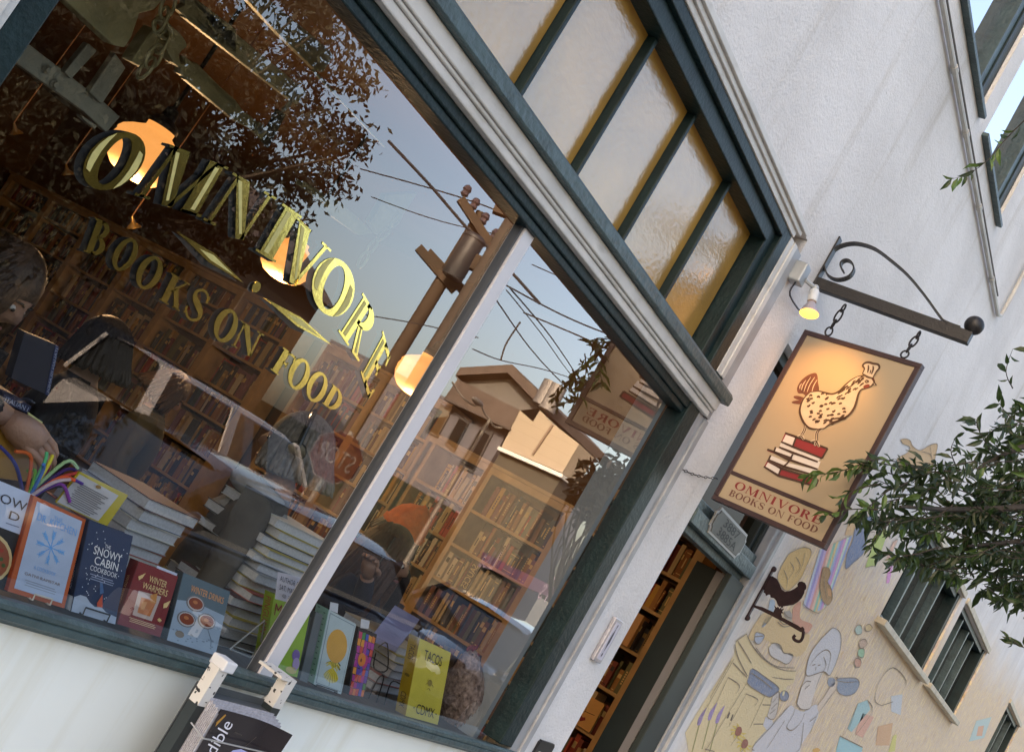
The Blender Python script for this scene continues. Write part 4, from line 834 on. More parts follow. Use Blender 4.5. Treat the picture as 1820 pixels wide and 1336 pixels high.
# 6 green book behind the mullion with event note
r, fc, sp, f, g = wbook('lime green cookbook with maroon title and purple flowers, half behind the mullion', (488, 1056), (553, 1079), (528, 1203), (466, 1188), .10, .02, .036, paint(150, 190, 62), paint(120, 150, 40))
printing(fc, f, [('t', 'MAYU', .06, .10, .74, .26, (140, 40, 50)), ('e', .34, .56, .22, .11, (206, 206, 214)), ('e', .48, .46, .10, .05, (128, 106, 166), 3), ('e', .30, .66, .10, .05, (190, 186, 206), 3), ('e', .84, .70, .11, .08, (134, 106, 176)), ('e', .88, .82, .10, .09, (180, 160, 206), 3), ('e', .78, .92, .16, .05, (214, 196, 120), 3), ('e', .33, .6, .05, .03, (150, 70, 80), 4)])
printing(sp, g, [('v', 'PINGUAIN', .2, .06, .8, .55, (150, 60, 50)), ('e', .5, .93, .3, .02, (90, 120, 40))])
nt_ = MB(); nt_.hexa([f(-.02, -.30, 3), f(.82, -.36, 3), f(.86, .02, 3), f(.02, .05, 3), f(-.02, -.30, 1), f(.82, -.36, 1), f(.86, .02, 1), f(.02, .05, 1)])
note = tag(nt_.obj('event_note', paint(206, 208, 226)), 'handwritten author event note on pale paper above the lime green book', 'note')
printing(note, f, [('t', 'AUTHOR EVENT!', .04, -.27, .78, -.20, (50, 50, 70)), ('t', 'SAT. MARCH 15', .06, -.16, .72, -.09, (50, 50, 70)), ('t', '@ 2pm', .16, -.05, .52, .0, (50, 50, 70))], 'handwriting').location += V((0, -.003, 0))
# 7 flower book with teal dotted spine and the grey book behind it
r, fc, sp, f, g = wbook('grey hardback standing between the mullion and the teal-spined flower book', (562, 1087), (574, 1092), (546, 1213), (533, 1208), .10, .02, .05, paint(96, 106, 112), paint(74, 84, 90))
printing(sp, g, [('p', [(.2, .1), (.8, .1), (.8, .9), (.2, .9)], (104, 116, 122)), ('p', [(.3, .14), (.4, .14), (.4, .86), (.3, .86)], (70, 80, 86), 2)])
r, fc, sp, f, g = wbook('pale blue book with orange disc and yellow flowers, teal dotted spine', (584.9, 1082.8), (633.2, 1108.6), (606.2, 1233.3), (557.9, 1215.3), .092, .02, .050, paint(184, 204, 210), paint(126, 176, 168))
it = [('p', [(.05, .03), (.95, .03), (.95, .97), (.05, .97)], (120, 140, 150)), ('p', [(.065, .04), (.935, .04), (.935, .96), (.065, .96)], (186, 206, 212), 2), ('e', .49, .40, .36, .225, (222, 166, 70), 3), ('l', [(.18, .40), (.26, .36), (.24, .43), (.32, .38), (.36, .43), (.44, .38), (.47, .44), (.55, .39), (.60, .44), (.66, .39), (.72, .44), (.80, .36)], .0028, (110, 76, 40)), ('l', [(.38, .50), (.62, .51)], .002, (110, 76, 40))]
for i in range(22):
    a = -2.7+i*.11; L_ = rr.uniform(.12, .3); it.append(('l', [(.5, .70), (.5+math.cos(a)*L_*.6, .70+math.sin(a)*L_*.5), (.5+math.cos(a)*L_*1.25, .70+math.sin(a)*L_*.55+.05)], .004, ((228, 206, 70), (206, 186, 60), (96, 92, 40))[i % 3]))
for i in range(14):
    a = .2+i*.2; it.append(('l', [(.5, .70), (.5+math.cos(a)*.18, .74+abs(math.sin(a))*.08), (.5+math.cos(a)*.27, .80+abs(math.sin(a))*.10)], .004, ((234, 214, 76), (200, 176, 50))[i % 2]))
it.append(('l', [(.5, .72), (.5, .95)], .002, (96, 110, 60)))
printing(fc, f, it); printing(sp, g, [('e', .5+(.25 if k % 2 else -.25), .03+k*.038, .08, .008, (60, 104, 100)) for k in range(25)])
MB().hexa([f(.0, -.10, 0), f(.26, -.13, 0), f(.30, -.01, 0), f(.02, .0, 0), f(.0, -.10, -2), f(.26, -.13, -2), f(.30, -.01, -2), f(.02, .0, -2)]).obj('price_slip', paint(206, 212, 222), r)
# 8 patchwork-coloured book
r, fc, sp, f, g = wbook('narrow black book with patchwork of purple, orange and green shapes', (637.6, 1114), (670.2, 1126.6), (646.6, 1238.9), (618.5, 1234.4), .092, .02, .022, paint(34, 30, 40), paint(26, 24, 30))
pal = [(206, 60, 110), (226, 120, 50), (96, 66, 170), (60, 90, 190), (60, 140, 80), (176, 50, 150), (236, 156, 60), (210, 70, 60)]
it = []
for i in range(5):
    for j in range(9):
        x, y = .06+i*.18, .05+j*.105; it.append(('p', [(x+rr.uniform(-.02, .02), y), (x+.17, y+rr.uniform(-.02, .02)), (x+.17+rr.uniform(-.03, .02), y+.10), (x+rr.uniform(-.02, .03), y+.095)], pal[rr.randrange(8)]))
it += [('e', .42, .44, .22, .10, (226, 130, 50), 4), ('e', .62, .46, .16, .11, (190, 60, 130), 3), ('e', .38, .45, .05, .03, (120, 60, 40), 5)]
printing(fc, f, it)
MB().hexa([f(.05, -.13, 0), f(.5, -.15, 0), f(.5, -.03, 0), f(.1, 0, 0), f(.05, -.13, -2), f(.5, -.15, -2), f(.5, -.03, -2), f(.1, 0, -2)]).obj('price_slip', paint(210, 214, 222), r)
# 9 yellow tacos book
r, fc, sp, f, g = wbook('thick yellow tacos cookbook with black lettering standing by the toy hen', (746.6, 1134.4), (801.6, 1159.1), (778, 1287.2), (720.7, 1271.4), .095, .025, .045, paint(214, 198, 70), paint(170, 146, 40))
printing(fc, f, [('t', 'TACOS', .20, .10, .76, .23, (24, 22, 20)), ('t', 'CDMX', .26, .80, .82, .93, (24, 22, 20)), ('e', .19, .865, .02, .010, (24, 22, 20)), ('e', .88, .865, .02, .010, (24, 22, 20)), ('e', .52, .49, .075, .045, (150, 132, 50)), ('l', [(.40, .53), (.44, .50)], .002, (60, 54, 20)), ('l', [(.64, .53), (.60, .50)], .002, (60, 54, 20)), ('l', [(.47, .58), (.52, .56), (.57, .585)], .002, (60, 54, 20)), ('l', [(.42, .47), (.46, .44)], .0015, (90, 80, 30)), ('l', [(.50, .45), (.55, .47), (.52, .51)], .0015, (60, 54, 20))])
printing(sp, g, [('v', 'TACOS', .25, .10, .75, .30, (24, 22, 20)), ('v', 'CDMX', .25, .72, .75, .92, (24, 22, 20)), ('e', .5, .5, .25, .02, (110, 96, 30))])
# wire stands
def stand(label, BL, BR, Yb, m, h=.016):
    a, b_ = at(*BL, Yb-.006), at(*BR, Yb-.006); mb = MB(); z = V((0, 0, h)); k = V((0, .05, .0))
    mb.tube([a+V((0, .004, -.002)), a+V((0, -.003, -.001)), a+z, b_+z, b_+V((0, -.003, -.001)), b_+V((0, .004, -.002))], .0022, 5)
    mb.tube([a+V((0, .004, -.002)), a+k+V((0, .02, -.002)), (a+b_)/2+V((0, .09, .12)), b_+k+V((0, .02, -.002)), b_+V((0, .004, -.002))], .0022, 5)
    return tag(mb.obj('book_stand', m), label, 'book stand')
WIRE = mat('black_wire', (.015, .015, .017), .4, .4)
stand('white wire stand lip under the orange-bordered book', (57, 1064), (88, 1073), .093, paint(210, 205, 190), .012)
stand('black wire stand under the navy snowy cabin book', (146, 1090), (189, 1103), .086, WIRE)
stand('black wire stand under the pale blue flower book', (562, 1218), (598, 1230), .09, WIRE, .004)
st_ = MB()
for pts in ([(408, 1153), (470, 1102), (464, 1140)], [(408, 1153), (445, 1168), (470, 1140)], [(415, 1148), (450, 1160)]): st_.tube([at(*p, .12) for p in pts], .003, 5)
tag(st_.obj('book_stand', mat('grey_wire', (.3, .31, .3), .4, .5)), 'empty grey wire easel between the drinks book and the green book', 'book stand')
st_ = MB()
for pts in ([(672, 1150), (688, 1143), (688, 1190), (665, 1187), (668, 1160)], [(655, 1240), (672, 1205), (682, 1204), (668, 1250)], [(682, 1255), (695, 1212), (712, 1215)]): st_.tube(smoothpts([at(*p, .16) for p in pts], 4), .0025, 5)
tag(st_.obj('book_stand', WIRE), 'empty black wire rack loops between the patchwork book and tacos book', 'book stand')

# display platform behind the glass
PLATF = MB(); PLATF.box((1.15, .075, DZ-.05), (4.40, .78, DZ)); PLATF.box((1.15, .74, 0), (4.40, .78, DZ-.05)); tag(PLATF.obj('display_platform', mat('dark_wood', (.06, .035, .018), .55, var=.3, vscale=5)), 'dark wooden display ledge behind the shop window', 'ledge')
rl = MB().box((4.275, .08, DZ), (4.31, .19, 2.55)); tag(rl.obj('bay_side_panel', mat('pale_blue_grey_board', (.30, .33, .36), .5, var=.05)), 'pale blue-grey side panel closing the right end of the window bay', 'panel')

# ---- stacks of books lying flat
COVS = [paint(*c) for c in ((206, 206, 196), (176, 160, 60), (120, 128, 140), (70, 78, 90), (196, 180, 150), (84, 60, 70), (150, 156, 160), (50, 56, 64), (170, 90, 80))]
PG2 = mat('cool_page_edges', (.50, .52, .55), .8, var=.12, vscale=150)
ORD = ['lowest', 'second from bottom', 'third from bottom', 'fourth from bottom', 'fifth from bottom', 'sixth from bottom', 'seventh from bottom', 'eighth from bottom', 'ninth from bottom', 'tenth from bottom', 'eleventh from bottom', 'twelfth from bottom', 'thirteenth from bottom', 'fourteenth from bottom', 'topmost']
def stack(what, corner, n, zt, w, d, ang, seed, shift=(0, 0), grp='stacked books'):
    r = random.Random(seed); z = DZ+.001; T = (zt-DZ)/n
    for i in range(n):
        t = T*r.uniform(.85, 1.1) if i < n-1 else T
        a = R_(ang+r.uniform(-5, 5)); ca, sa = math.cos(a), math.sin(a); ww, dd = w*r.uniform(.86, 1.04), d*r.uniform(.9, 1.05)
        c0 = V((corner[0]+r.uniform(-.012, .012)+shift[0]*i, corner[1]+r.uniform(0, .012)+shift[1]*i, z))
        F = lambda x, y, q: c0+V((-ca*x-sa*y*-1*0-sa*0+(-sa)*y, -sa*x+ca*y, q))
        root = empty('stacked_book', c0, '%s book, %s' % (ORD[min(i, 13)] if i < n-1 else 'topmost', what), 'book', grp)
        cv = COVS[r.randrange(len(COVS))]
        def slab(x0, x1, y0, y1, q0, q1): return MB().hexa([F(x0, y0, q0), F(x1, y0, q0), F(x1, y1, q0), F(x0, y1, q0), F(x0, y0, q1), F(x1, y0, q1), F(x1, y1, q1), F(x0, y1, q1)])
        slab(.004, ww-.002, .004, dd-.004, .0022, t-.0032).obj('page_block', PG2, root)
        slab(0, ww, 0, dd, 0, .0022).obj('cover', cv, root); slab(0, ww, 0, dd, t-.0032, t-.001).obj('cover', cv, root)
        z += t
tA = at(340, 915, .34); tA0 = at(208, 842, .34)
stack('in the left stack behind the red book', (tA.x, .34, 0), 9, tA.z+.005, .24, .26, 6, 5, (.004, 0))
tB = at(592, 972, .30); stack('in the tall stack left of the mullion', (tB.x-.01, .26, 0), 14, tB.z, .36, .25, 4, 6, (.002, .001))
tC = at(450, 1052, .30); stack('in the slumped low stack behind the wire easel', (tC.x+.1, .27, 0), 6, 1.11, .25, .22, -14, 9, (-.006, .002))
tD = at(745, 1190, .34); stack('in the stack behind the tacos book', (tD.x+.05, .34, 0), 6, tD.z+.06, .36, .25, 8, 11)
# open catalogue lying on the last stack
oc = MB(); pts = [at(*p, y) for p, y in (((640, 1118), .30), (697, 1076), .52) for p in [p]] if False else None
q = [at(662, 1128, .30), at(702, 1075, .52), at(746, 1100, .52), at(707, 1150, .30)]
oc.hexa(q+[p-V((0, 0, .018)) for p in q]); ob = tag(oc.obj('open_catalogue', paint(150, 150, 186)), 'pale lilac open catalogue lying behind the patchwork book', 'book')
lb_ = MB()
for i in range(11):
    a, b_ = .12+i*.07, .86; s0 = q[0].lerp(q[1], a); s1 = q[3].lerp(q[2], a); lb_.ribbon([s0.lerp(s1, .2)+V((0, 0, .001)), s0.lerp(s1, .62+.1*(i % 3))+V((0, 0, .001))], .003, V((0, 0, 1)))
lb_.obj('text_lines', paint(110, 108, 140), ob)

# ---- yellow folder with a letter
yf = [at(142, 838, .22), at(228, 880, .22), at(190, 935, .20), at(100, 893, .20)]
nn = V((0, 1, 0)); o = MB(); o.hexa(yf+[p+nn*.006 for p in yf]); yo = tag(o.obj('yellow_folder', paint(186, 168, 40)), 'yellow folder holding a printed letter behind the snowy books', 'folder')
fy = lambda x, y, l=1: (yf[0]*(1-x)+yf[1]*x)*(1-y)+(yf[3]*(1-x)+yf[2]*x)*y-nn*(.0012*l)
MB().hexa([fy(.02, .06, 1), fy(.84, .12, 1), fy(.80, .97, 1), fy(.0, .97, 1), fy(.02, .06, .2), fy(.84, .12, .2), fy(.80, .97, .2), fy(.0, .97, .2)]).obj('letter_sheet', paint(190, 188, 190), yo)
printing(yo, fy, [('e', .42, .14, .05, .05, (150, 110, 50), 3)]+[('p', [(.10+.03*(i % 2), .26+i*.055), (.70-.05*(i % 3), .30+i*.055), (.70-.05*(i % 3), .322+i*.055), (.10+.03*(i % 2), .282+i*.055)], (110, 110, 116), 3) for i in range(12)], 'letter_text')

# ---- pipe cleaners fanning out of a cup
PCOL = [((40, 44, 120), 'navy'), ((206, 96, 40), 'rust orange'), ((80, 190, 130), 'mint green'), ((120, 200, 60), 'lime'), ((60, 120, 200), 'sky blue'), ((150, 190, 140), 'sage'), ((210, 70, 60), 'coral red'), ((70, 40, 110), 'violet'), ((236, 96, 50), 'bright orange'), ((90, 60, 150), 'purple'), ((30, 26, 40), 'black'), ((196, 60, 110), 'magenta'), ((190, 170, 180), 'pale pink'), ((150, 60, 170), 'plum'), ((220, 206, 70), 'yellow')]
tips = [(0, 850), (150, 900), (462, 910), (275, 1095), (432, 1030), (770, 1070), (780, 1110), (800, 1130), (745, 1190), (815, 1222), (790, 1290), (440, 1150), (700, 1180), (690, 1400), (520, 940)]
cup0 = (245, 1330)
cu = empty('pencil_cup', at(44, 885, .20), 'dark cup behind the title panel holding coloured pipe cleaners', 'cup'); cb0 = at(44, 885, .20); MB().lathe([(.0, DZ-cb0.z+.002), (.035, DZ-cb0.z+.002), (.040, 0), (.036, 0), (.033, -.05)], cb0, 16).obj('cup_wall', paint(40, 40, 48), cu, smooth=True)
for i, ((colr, nm_), (tx, ty)) in enumerate(zip(PCOL, tips)):
    a = at(44+(i % 5-2)*2.2, 890, .20+.006*(i % 3-1)); b_ = at(tx/5.566, 640+ty/5.566, .20+.03*(i % 4-1)); m_ = (a+b_)/2+V((0, 0, .035+.012*(i % 3)))*(1 if i % 2 else .55)
    tag(MB().tube(smoothpts([a-V((0, 0, .04)), a, m_, b_], 5), .0042, 6).obj('pipe_cleaner', paint(*colr, .9)), '%s pipe cleaner fanning out of the cup by the pizza book' % nm_, 'pipe cleaner', 'pipe cleaners')

# ---- stuffed toy hen
hp = lambda x, y, Y=.20: at(600+x/2.969, 886+y/2.969, Y)
HEN = empty('toy_hen', (hp(650, 1190).x, .20, DZ), 'fluffy pinkish-brown toy hen standing beside the yellow tacos book', 'toy hen')
FEA = mat('speckled_plumage', (.20, .12, .10), .95, var=.45, vscale=55, bump=.8, bscale=90, col2=(.46, .33, .28))
ctr_ = [hp(612, 1175), hp(640, 1105), hp(660, 1020), hp(678, 945), hp(693, 880), hp(708, 835), hp(718, 805)]; kk = 1/2.969*((ctr_[2]-EYE).dot(FW))/FPX
hb = MB(); rad = [60, 95, 108, 92, 62, 46, 20]; sp2 = smoothpts(ctr_, 3); rs = []
for i in range(len(sp2)): t_ = i/3; j = min(int(t_), 5); rs.append((rad[j]*(1-(t_-j))+rad[j+1]*(t_-j))*kk)
hb.tube(sp2, rs, 18); body = hb.obj('body', FEA, HEN, smooth='all')
fe = MB(); r_ = random.Random(2)
for i in range(1500):
    j = r_.randrange(len(sp2)-2); a = r_.uniform(0, 6.28); d = (sp2[j+1]-sp2[j]).normalized(); x = d.orthogonal().normalized(); y = d.cross(x); nrm = x*math.cos(a)+y*math.sin(a)
    p = sp2[j].lerp(sp2[j+1], r_.random())+nrm*rs[j]*1.0; tq = nrm.cross(d).normalized()*.006; dn = (-d*.024+nrm*.008)
    fe.add([p-tq*.5, p+tq*.5, p+dn*.6+tq, p+dn, p+dn*.6-tq], [(0, 1, 2, 3, 4)])
tag(fe.obj('plumage', FEA, HEN), kind='stuff')
hd = hp(712, 820); cm = MB()
for i in range(4): cm.ball(hp(690+i*14, 790-6*(i % 2), .20), .010, 8, 6, (1, .5, 1.2))
cm.ball(hp(735, 830, .185), .013, 8, 6, (1, .6, 1)); cm.ball(hp(738, 855, .19), .011, 8, 6, (.8, .5, 1.3)); cm.obj('comb_and_wattle', paint(120, 26, 34), HEN, smooth='all')
MB().lathe([(.010, 0), (.006, .02), (.0005, .034)], hp(738, 838, .19), 8, (1, -.2, -.35)).obj('beak', paint(206, 200, 180), HEN)
MB().ball(hp(712, 822, .165), .004, 8, 6).obj('eye', paint(20, 16, 16, .1), HEN)
for x, y in ((640, 1180), (715, 1205)):
    ft = MB(); b0 = hp(x, y, .17); b0.z = DZ+.012
    for a in (-.7, 0, .7): ft.tube([b0+V((0, 0, .03)), b0, b0+V((.038*math.cos(a-.9), .038*math.sin(a-.9), -.006))], [.007, .006, .003], 6)
    ft.obj('foot', paint(150, 164, 150), HEN, smooth=True)

# ================================================================== inside the shop
BROWNW = mat('ochre_brown_wall_paint', (.15, .072, .022), .7, var=.15, vscale=1.5)
RX0, RX1, RY1, RZ = -1.2, 7.86, 9.6, 3.42
def struct(name, mb, m): return tag(mb.obj(name, m), kind='structure')
struct('shop_floor', MB().box((RX0, .02, -.2), (RX1, RY1, .012)), mat('oak_floor', (.12, .065, .03), .5, var=.3, vscale=3))
struct('shop_ceiling', MB().box((RX0, .17, RZ), (RX1, RY1, RZ+.1)), BROWNW)
struct('shop_end_wall', MB().box((RX1, .17, 0), (RX1+.1, RY1, RZ)), BROWNW)
struct('shop_back_wall', MB().box((RX0, RY1, 0), (RX1, RY1+.1, RZ)), BROWNW)
struct('shop_left_wall', MB().box((RX0-.1, .17, 0), (RX0, RY1, RZ)), BROWNW)
PINE = mat('honey_pine', (.44, .29, .13), .5, var=.22, vscale=7)
CASEB = mat('case_back_board', (.12, .062, .024), .7, var=.2)
XF = 7.50
SPINES = [(120, 40, 34), (150, 90, 40), (60, 66, 80), (176, 150, 100), (70, 40, 44), (206, 190, 150), (40, 40, 46), (96, 104, 70), (170, 120, 60), (190, 70, 50), (84, 96, 110), (140, 100, 120), (206, 160, 60), (52, 74, 90), (110, 70, 50), (222, 214, 196)]
SNAME = ['maroon', 'tan', 'slate', 'straw', 'plum', 'cream', 'black', 'olive', 'ochre', 'vermilion', 'steel blue', 'mauve', 'mustard', 'navy', 'brown', 'ivory']
SM = [paint(*[int(a*.76+b*.24) for a, b in zip(c, (104, 82, 56))], .65, 'spine') for c in SPINES]
BAND = paint(206, 180, 120, .6, 'band'); DARKB = paint(40, 30, 28, .6, 'band')
_bm = {}
def spine_mesh(mi, band):
    if (mi, band) not in _bm:
        mb = MB(); mb.box((0, -.5, 0), (1, .5, 1), 0)
        def rc(y0, y1, z0, z1, k): mb.add([(-.006, y0, z0), (-.006, y1, z0), (-.006, y1, z1), (-.006, y0, z1)], [(3, 2, 1, 0)], k)
        if band == 1: rc(-.34, .34, .62, .80, 1); rc(-.2, .2, .06, .10, 1)
        elif band == 2:
            for q in range(6): rc(-.16, .16, .30+q*.075, .35+q*.075, 1)
        elif band == 3: rc(-.5, .5, .86, .885, 1); rc(-.5, .5, .12, .145, 1); rc(-.12, .12, .35, .70, 2)
        me = bpy.data.meshes.new('shelf_book'); me.from_pydata(mb.v, [], mb.f); me.materials.append(SM[mi]); me.materials.append(BAND if mi % 3 else DARKB); me.materials.append(BAND if mi not in (3, 5, 15) else DARKB)
        for p, i in zip(me.polygons, mb.mi): p.material_index = i
        _bm[mi, band] = me
    return _bm[mi, band]
N_IND = [0]
OR = ['first', 'second', 'third', 'fourth', 'fifth', 'sixth', 'seventh', 'eighth', 'ninth', 'tenth']
def nth(n): return OR[n] if n < 10 else '%dth' % (n+1) if (n+1) % 10 not in (1, 2, 3) or 10 < n+1 < 14 else '%d%s' % (n+1, ('st', 'nd', 'rd')[(n+1) % 10-1])
rb_ = random.Random(21)
def bookcase(label, posts, shelves, ztop, near, zfill=None, cornice=True, grp=None):
    y0, y1 = posts[-1], posts[0]
    r = empty('bookcase', (XF+.15, (y0+y1)/2, 0), label, 'bookcase')
    MB().box((XF+.27, y0, 0), (XF+.30, y1, ztop)).obj('back_panel', CASEB, r)
    for y in posts: MB().box((XF, y-.036, 0), (XF+.27, y+.036, ztop)).obj('upright', PINE, r)
    if cornice:
        c = MB(); c.box((XF-.01, y0-.03, ztop), (XF+.30, y1+.03, ztop+.05)); c.box((XF-.035, y0-.04, ztop+.0505), (XF+.30, y1+.04, ztop+.075)); c.obj('cornice', PINE, r)
    extra = {}
    for i in range(len(posts)-1):
        a, b_ = posts[i+1]+.036, posts[i]-.036
        for k, z in enumerate(shelves):
            MB().box((XF+.004, a, z-.022), (XF+.27, b_, z)).obj('shelf', PINE, r)
            top = (shelves[k+1]-.022 if k+1 < len(shelves) else ztop)-z
            cell = []; y = a+.004; run_end = b_-rb_.choice((.004, .004, .05, .12))
            while y < run_end:
                t = rb_.uniform(.014, .042); h = min(top-.012, rb_.choice((rb_.uniform(.17, .24), rb_.uniform(.20, .25), rb_.uniform(.15, .2)))); d = rb_.uniform(.15, .20)
                if y+t > run_end: break
                mi = rb_.randrange(16); x0 = XF+.012+rb_.uniform(0, .05); band = rb_.choice((0, 1, 2, 3))
                if near and z > 1.0 and N_IND[0] < 290:
                    o = bpy.data.objects.new('shelf_book', spine_mesh(mi, band)); COL.objects.link(o); o.location = (x0, y+t/2, z); o.scale = (d, t*.94, h)
                    if rb_.random() < .12: o.rotation_euler.x = rb_.choice((-1, 1))*.06
                    cell.append((o, mi)); o['category'] = 'book'; o['group'] = 'books on %s' % grp; N_IND[0] += 1
                else:
                    mb = extra.setdefault('m', MB()); mb.box((x0, y+t*.03, z), (x0+d, y+t*.97, z+h), mi)
                    if band > 1: mb.add([(x0-.001, y+t*.16, z+h*.62), (x0-.001, y+t*.84, z+h*.62), (x0-.001, y+t*.84, z+h*.8), (x0-.001, y+t*.16, z+h*.8)], [(3, 2, 1, 0)], 16)
                y += t
            nsh = len(shelves)-1-k
            for q_, (o, mi) in enumerate(cell[::-1]): o['label'] = '%s-spined book, %s from left, %s shelf down, %s bay of %s' % (SNAME[mi], nth(q_), nth(nsh), nth(i), grp)
    if extra: tag(extra['m'].obj('packed_books', SM+[BAND], r), kind='stuff')
    return r
bookcase('pine bookcase by the window bay, nearest the front, behind the orange beanie', [3.13, 2.58, 1.85], [.22, .50, .75, 1.01, 1.281, 1.543, 1.816], 2.10, True, grp='the front pine bookcase')
bookcase('pine bookcase seen through the open doorway', [1.78, .88], [.10, .38, .66, .95, 1.245, 1.533, 1.82, 2.08], 2.34, True, grp='the doorway bookcase')
bookcase('two-bay pine bookcase under the third pendant lamp', [4.50, 3.82, 3.16], [.22, .50, .75, 1.01, 1.281, 1.543, 1.816, 2.09], 2.34, True, grp='the middle pine bookcase')
bookcase('long six-bay pine bookcase along the far end of the shop', [9.25, 8.52, 7.80, 7.07, 6.35, 5.63, 4.92], [.28, .56, .84, 1.125, 1.413, 1.662, 1.965, 2.25], 2.42, False)
# a thick dark sauces book and loose leaflet faces on the front bookcase
so_ = empty('sauces_book', (XF, 2.28, 1.281), 'dark book lettered sauces standing on the front pine bookcase', 'book')
MB().box((XF-.004, 2.245, 1.282), (XF+.19, 2.315, 1.515)).obj('book_body', paint(52, 40, 34), so_)
tx = MB(); text_on(tx, 'SAUCES', lambda x, y: V((XF-.0056, 2.255+.05*y, 1.49-.18*x)), 0, 0, 1, 1); tx.obj('spine_lettering', paint(200, 180, 130), so_)
dr = empty('drawing_card', (XF, 1.05, .95), 'cream card with ink drawing and red heart propped on the doorway bookcase', 'card')
MB().box((XF-.012, .95, .952), (XF-.006, 1.19, 1.15)).obj('card_sheet', paint(206, 160, 96), dr)
di = MB(); q_ = lambda y, z: V((XF-.0135, .95+.24*(1-y), .952+.198*z)); 
for pts in ([(.2, .5), (.3, .62), (.45, .6), (.55, .66), (.62, .5), (.5, .42), (.35, .38), (.2, .5)], [(.62, .5), (.75, .52), (.9, .55)], [(.4, .4), (.35, .25)], [(.5, .4), (.55, .28)]): di.ribbon(smoothpts([q_(*p) for p in pts], 3), .004, V((-1, 0, 0)))
di.obj('ink_lines', paint(60, 40, 30), dr); MB().poly([q_(*p) for p in [(.62, .14), (.52, .28), (.57, .34), (.63, .30), (.70, .34), (.74, .26)]]).obj('heart', paint(130, 30, 30), dr)
tag(MB().box((XF-.03, 1.0, 1.535), (XF+.1, 1.18, 1.76)).obj('face_out_book', paint(196, 156, 110)), 'tan face-out book on the doorway bookcase behind the pier', 'book')

# ---- pendant lamps with opal schoolhouse shades
OPAL = mat('lit_opal_glass', (.9, .5, .25), .4, emis=(1.0, .43, .12), estr=.22, var=.02)
def pendant(label, px, Z, k, en=6.6):
    c = dep(*px, Z); r = empty('pendant_lamp', (c.x, c.y, RZ), label, 'pendant lamp', 'opal pendant lamps')
    R0 = .17*k
    pr = [(.001, -.95), (.30, -.93), (.62, -.82), (.84, -.60), (.97, -.30), (1.0, 0), (.95, .22), (.98, .26), (.90, .42), (.72, .58), (.50, .72), (.40, .80), (.40, .95)]
    MB().lathe([(a*R0, b_*R0*.86) for a, b_ in pr], c, 24).obj('shade', OPAL, r, smooth='all')
    MB().lathe([(.44*R0, .80*R0), (.46*R0, .92*R0), (.34*R0, 1.05*R0), (.22*R0, 1.12*R0), (.18*R0, 1.4*R0), (.06*R0, 1.5*R0)], c, 16).obj('gallery', BLACKP, r, smooth=True)
    MB().tube([c+V((0, 0, 1.45*R0)), (c.x, c.y, RZ)], .011*k, 8).obj('rod', BLACKP, r)
    L = bpy.data.lights.new('pendant_light', 'POINT'); L.energy = en; L.color = (1, .66, .36); L.shadow_soft_size = .08
    lo = bpy.data.objects.new('pendant_light', L); COL.objects.link(lo); lo.parent = r; lo.location = c-V((0, 0, R0*.86+.09))-r.location
pendant('lit orange opal pendant lamp behind the first letters of the gilded name', (258, 272), 5.6, 1.0)
pendant('lit orange opal pendant lamp in the middle of the gilded name', (512, 462), 7.4, .98)
pendant('lit orange opal pendant lamp beside the mullion', (748, 668), 7.6, .98, 3.6)
# small halogen spots hung on thin wires
for px, Z, lab in (((28, 236), 6.4, 'small lit halogen spot on thin wire at the far left'), ((120, 308), 7.0, 'small lit halogen spot left of the gilded initial'), ((238, 402), 6.2, 'small lit halogen spot hanging under the gilded name')):
    c = dep(*px, Z); r = empty('halogen_spot', (c.x, c.y, RZ), lab, 'spot lamp', 'halogen spots'); d = V((.6, -.25, -.7)).normalized()
    MB().lathe([(.006, -.05), (.012, -.02), (.034, .0), (.038, .008)], c, 14, d).obj('reflector', mat('brass_reflector', (.4, .26, .1), .3, .8), r, smooth=True)
    MB().lathe([(.0005, .004), (.030, .004)], c, 12, d).obj('bulb_face', mat('lit_halogen', (1, .9, .7), .4, emis=(1, .72, .36), estr=.6), r)
    MB().tube([c-d*.05, c-d*.05+V((0, 0, .05)), (c.x, c.y, RZ)], .003, 5).obj('wire', mat('copper_wire', (.20, .10, .05), .5), r)
# two unseen pendants added deeper in the shop to keep the room evenly warm
for x, y in ((4.2, 7.4), (1.6, 5.6)):
    c = V((x, y, 2.55)); r = empty('pendant_lamp', (x, y, RZ), 'added unseen opal pendant lamp deeper inside the shop, %s' % ('toward the end wall' if x > 3 else 'toward the left wall'), 'pendant lamp', 'added pendants at the back')
    R0 = .16; MB().lathe([(a*R0, b_*R0*.86) for a, b_ in [(.001, -.95), (.62, -.82), (.97, -.30), (1, 0), (.9, .42), (.5, .72), (.4, .95)]], c, 18).obj('shade', OPAL, r, smooth='all'); MB().tube([c+V((0, 0, .13)), (x, y, RZ)], .011, 8).obj('rod', BLACKP, r)

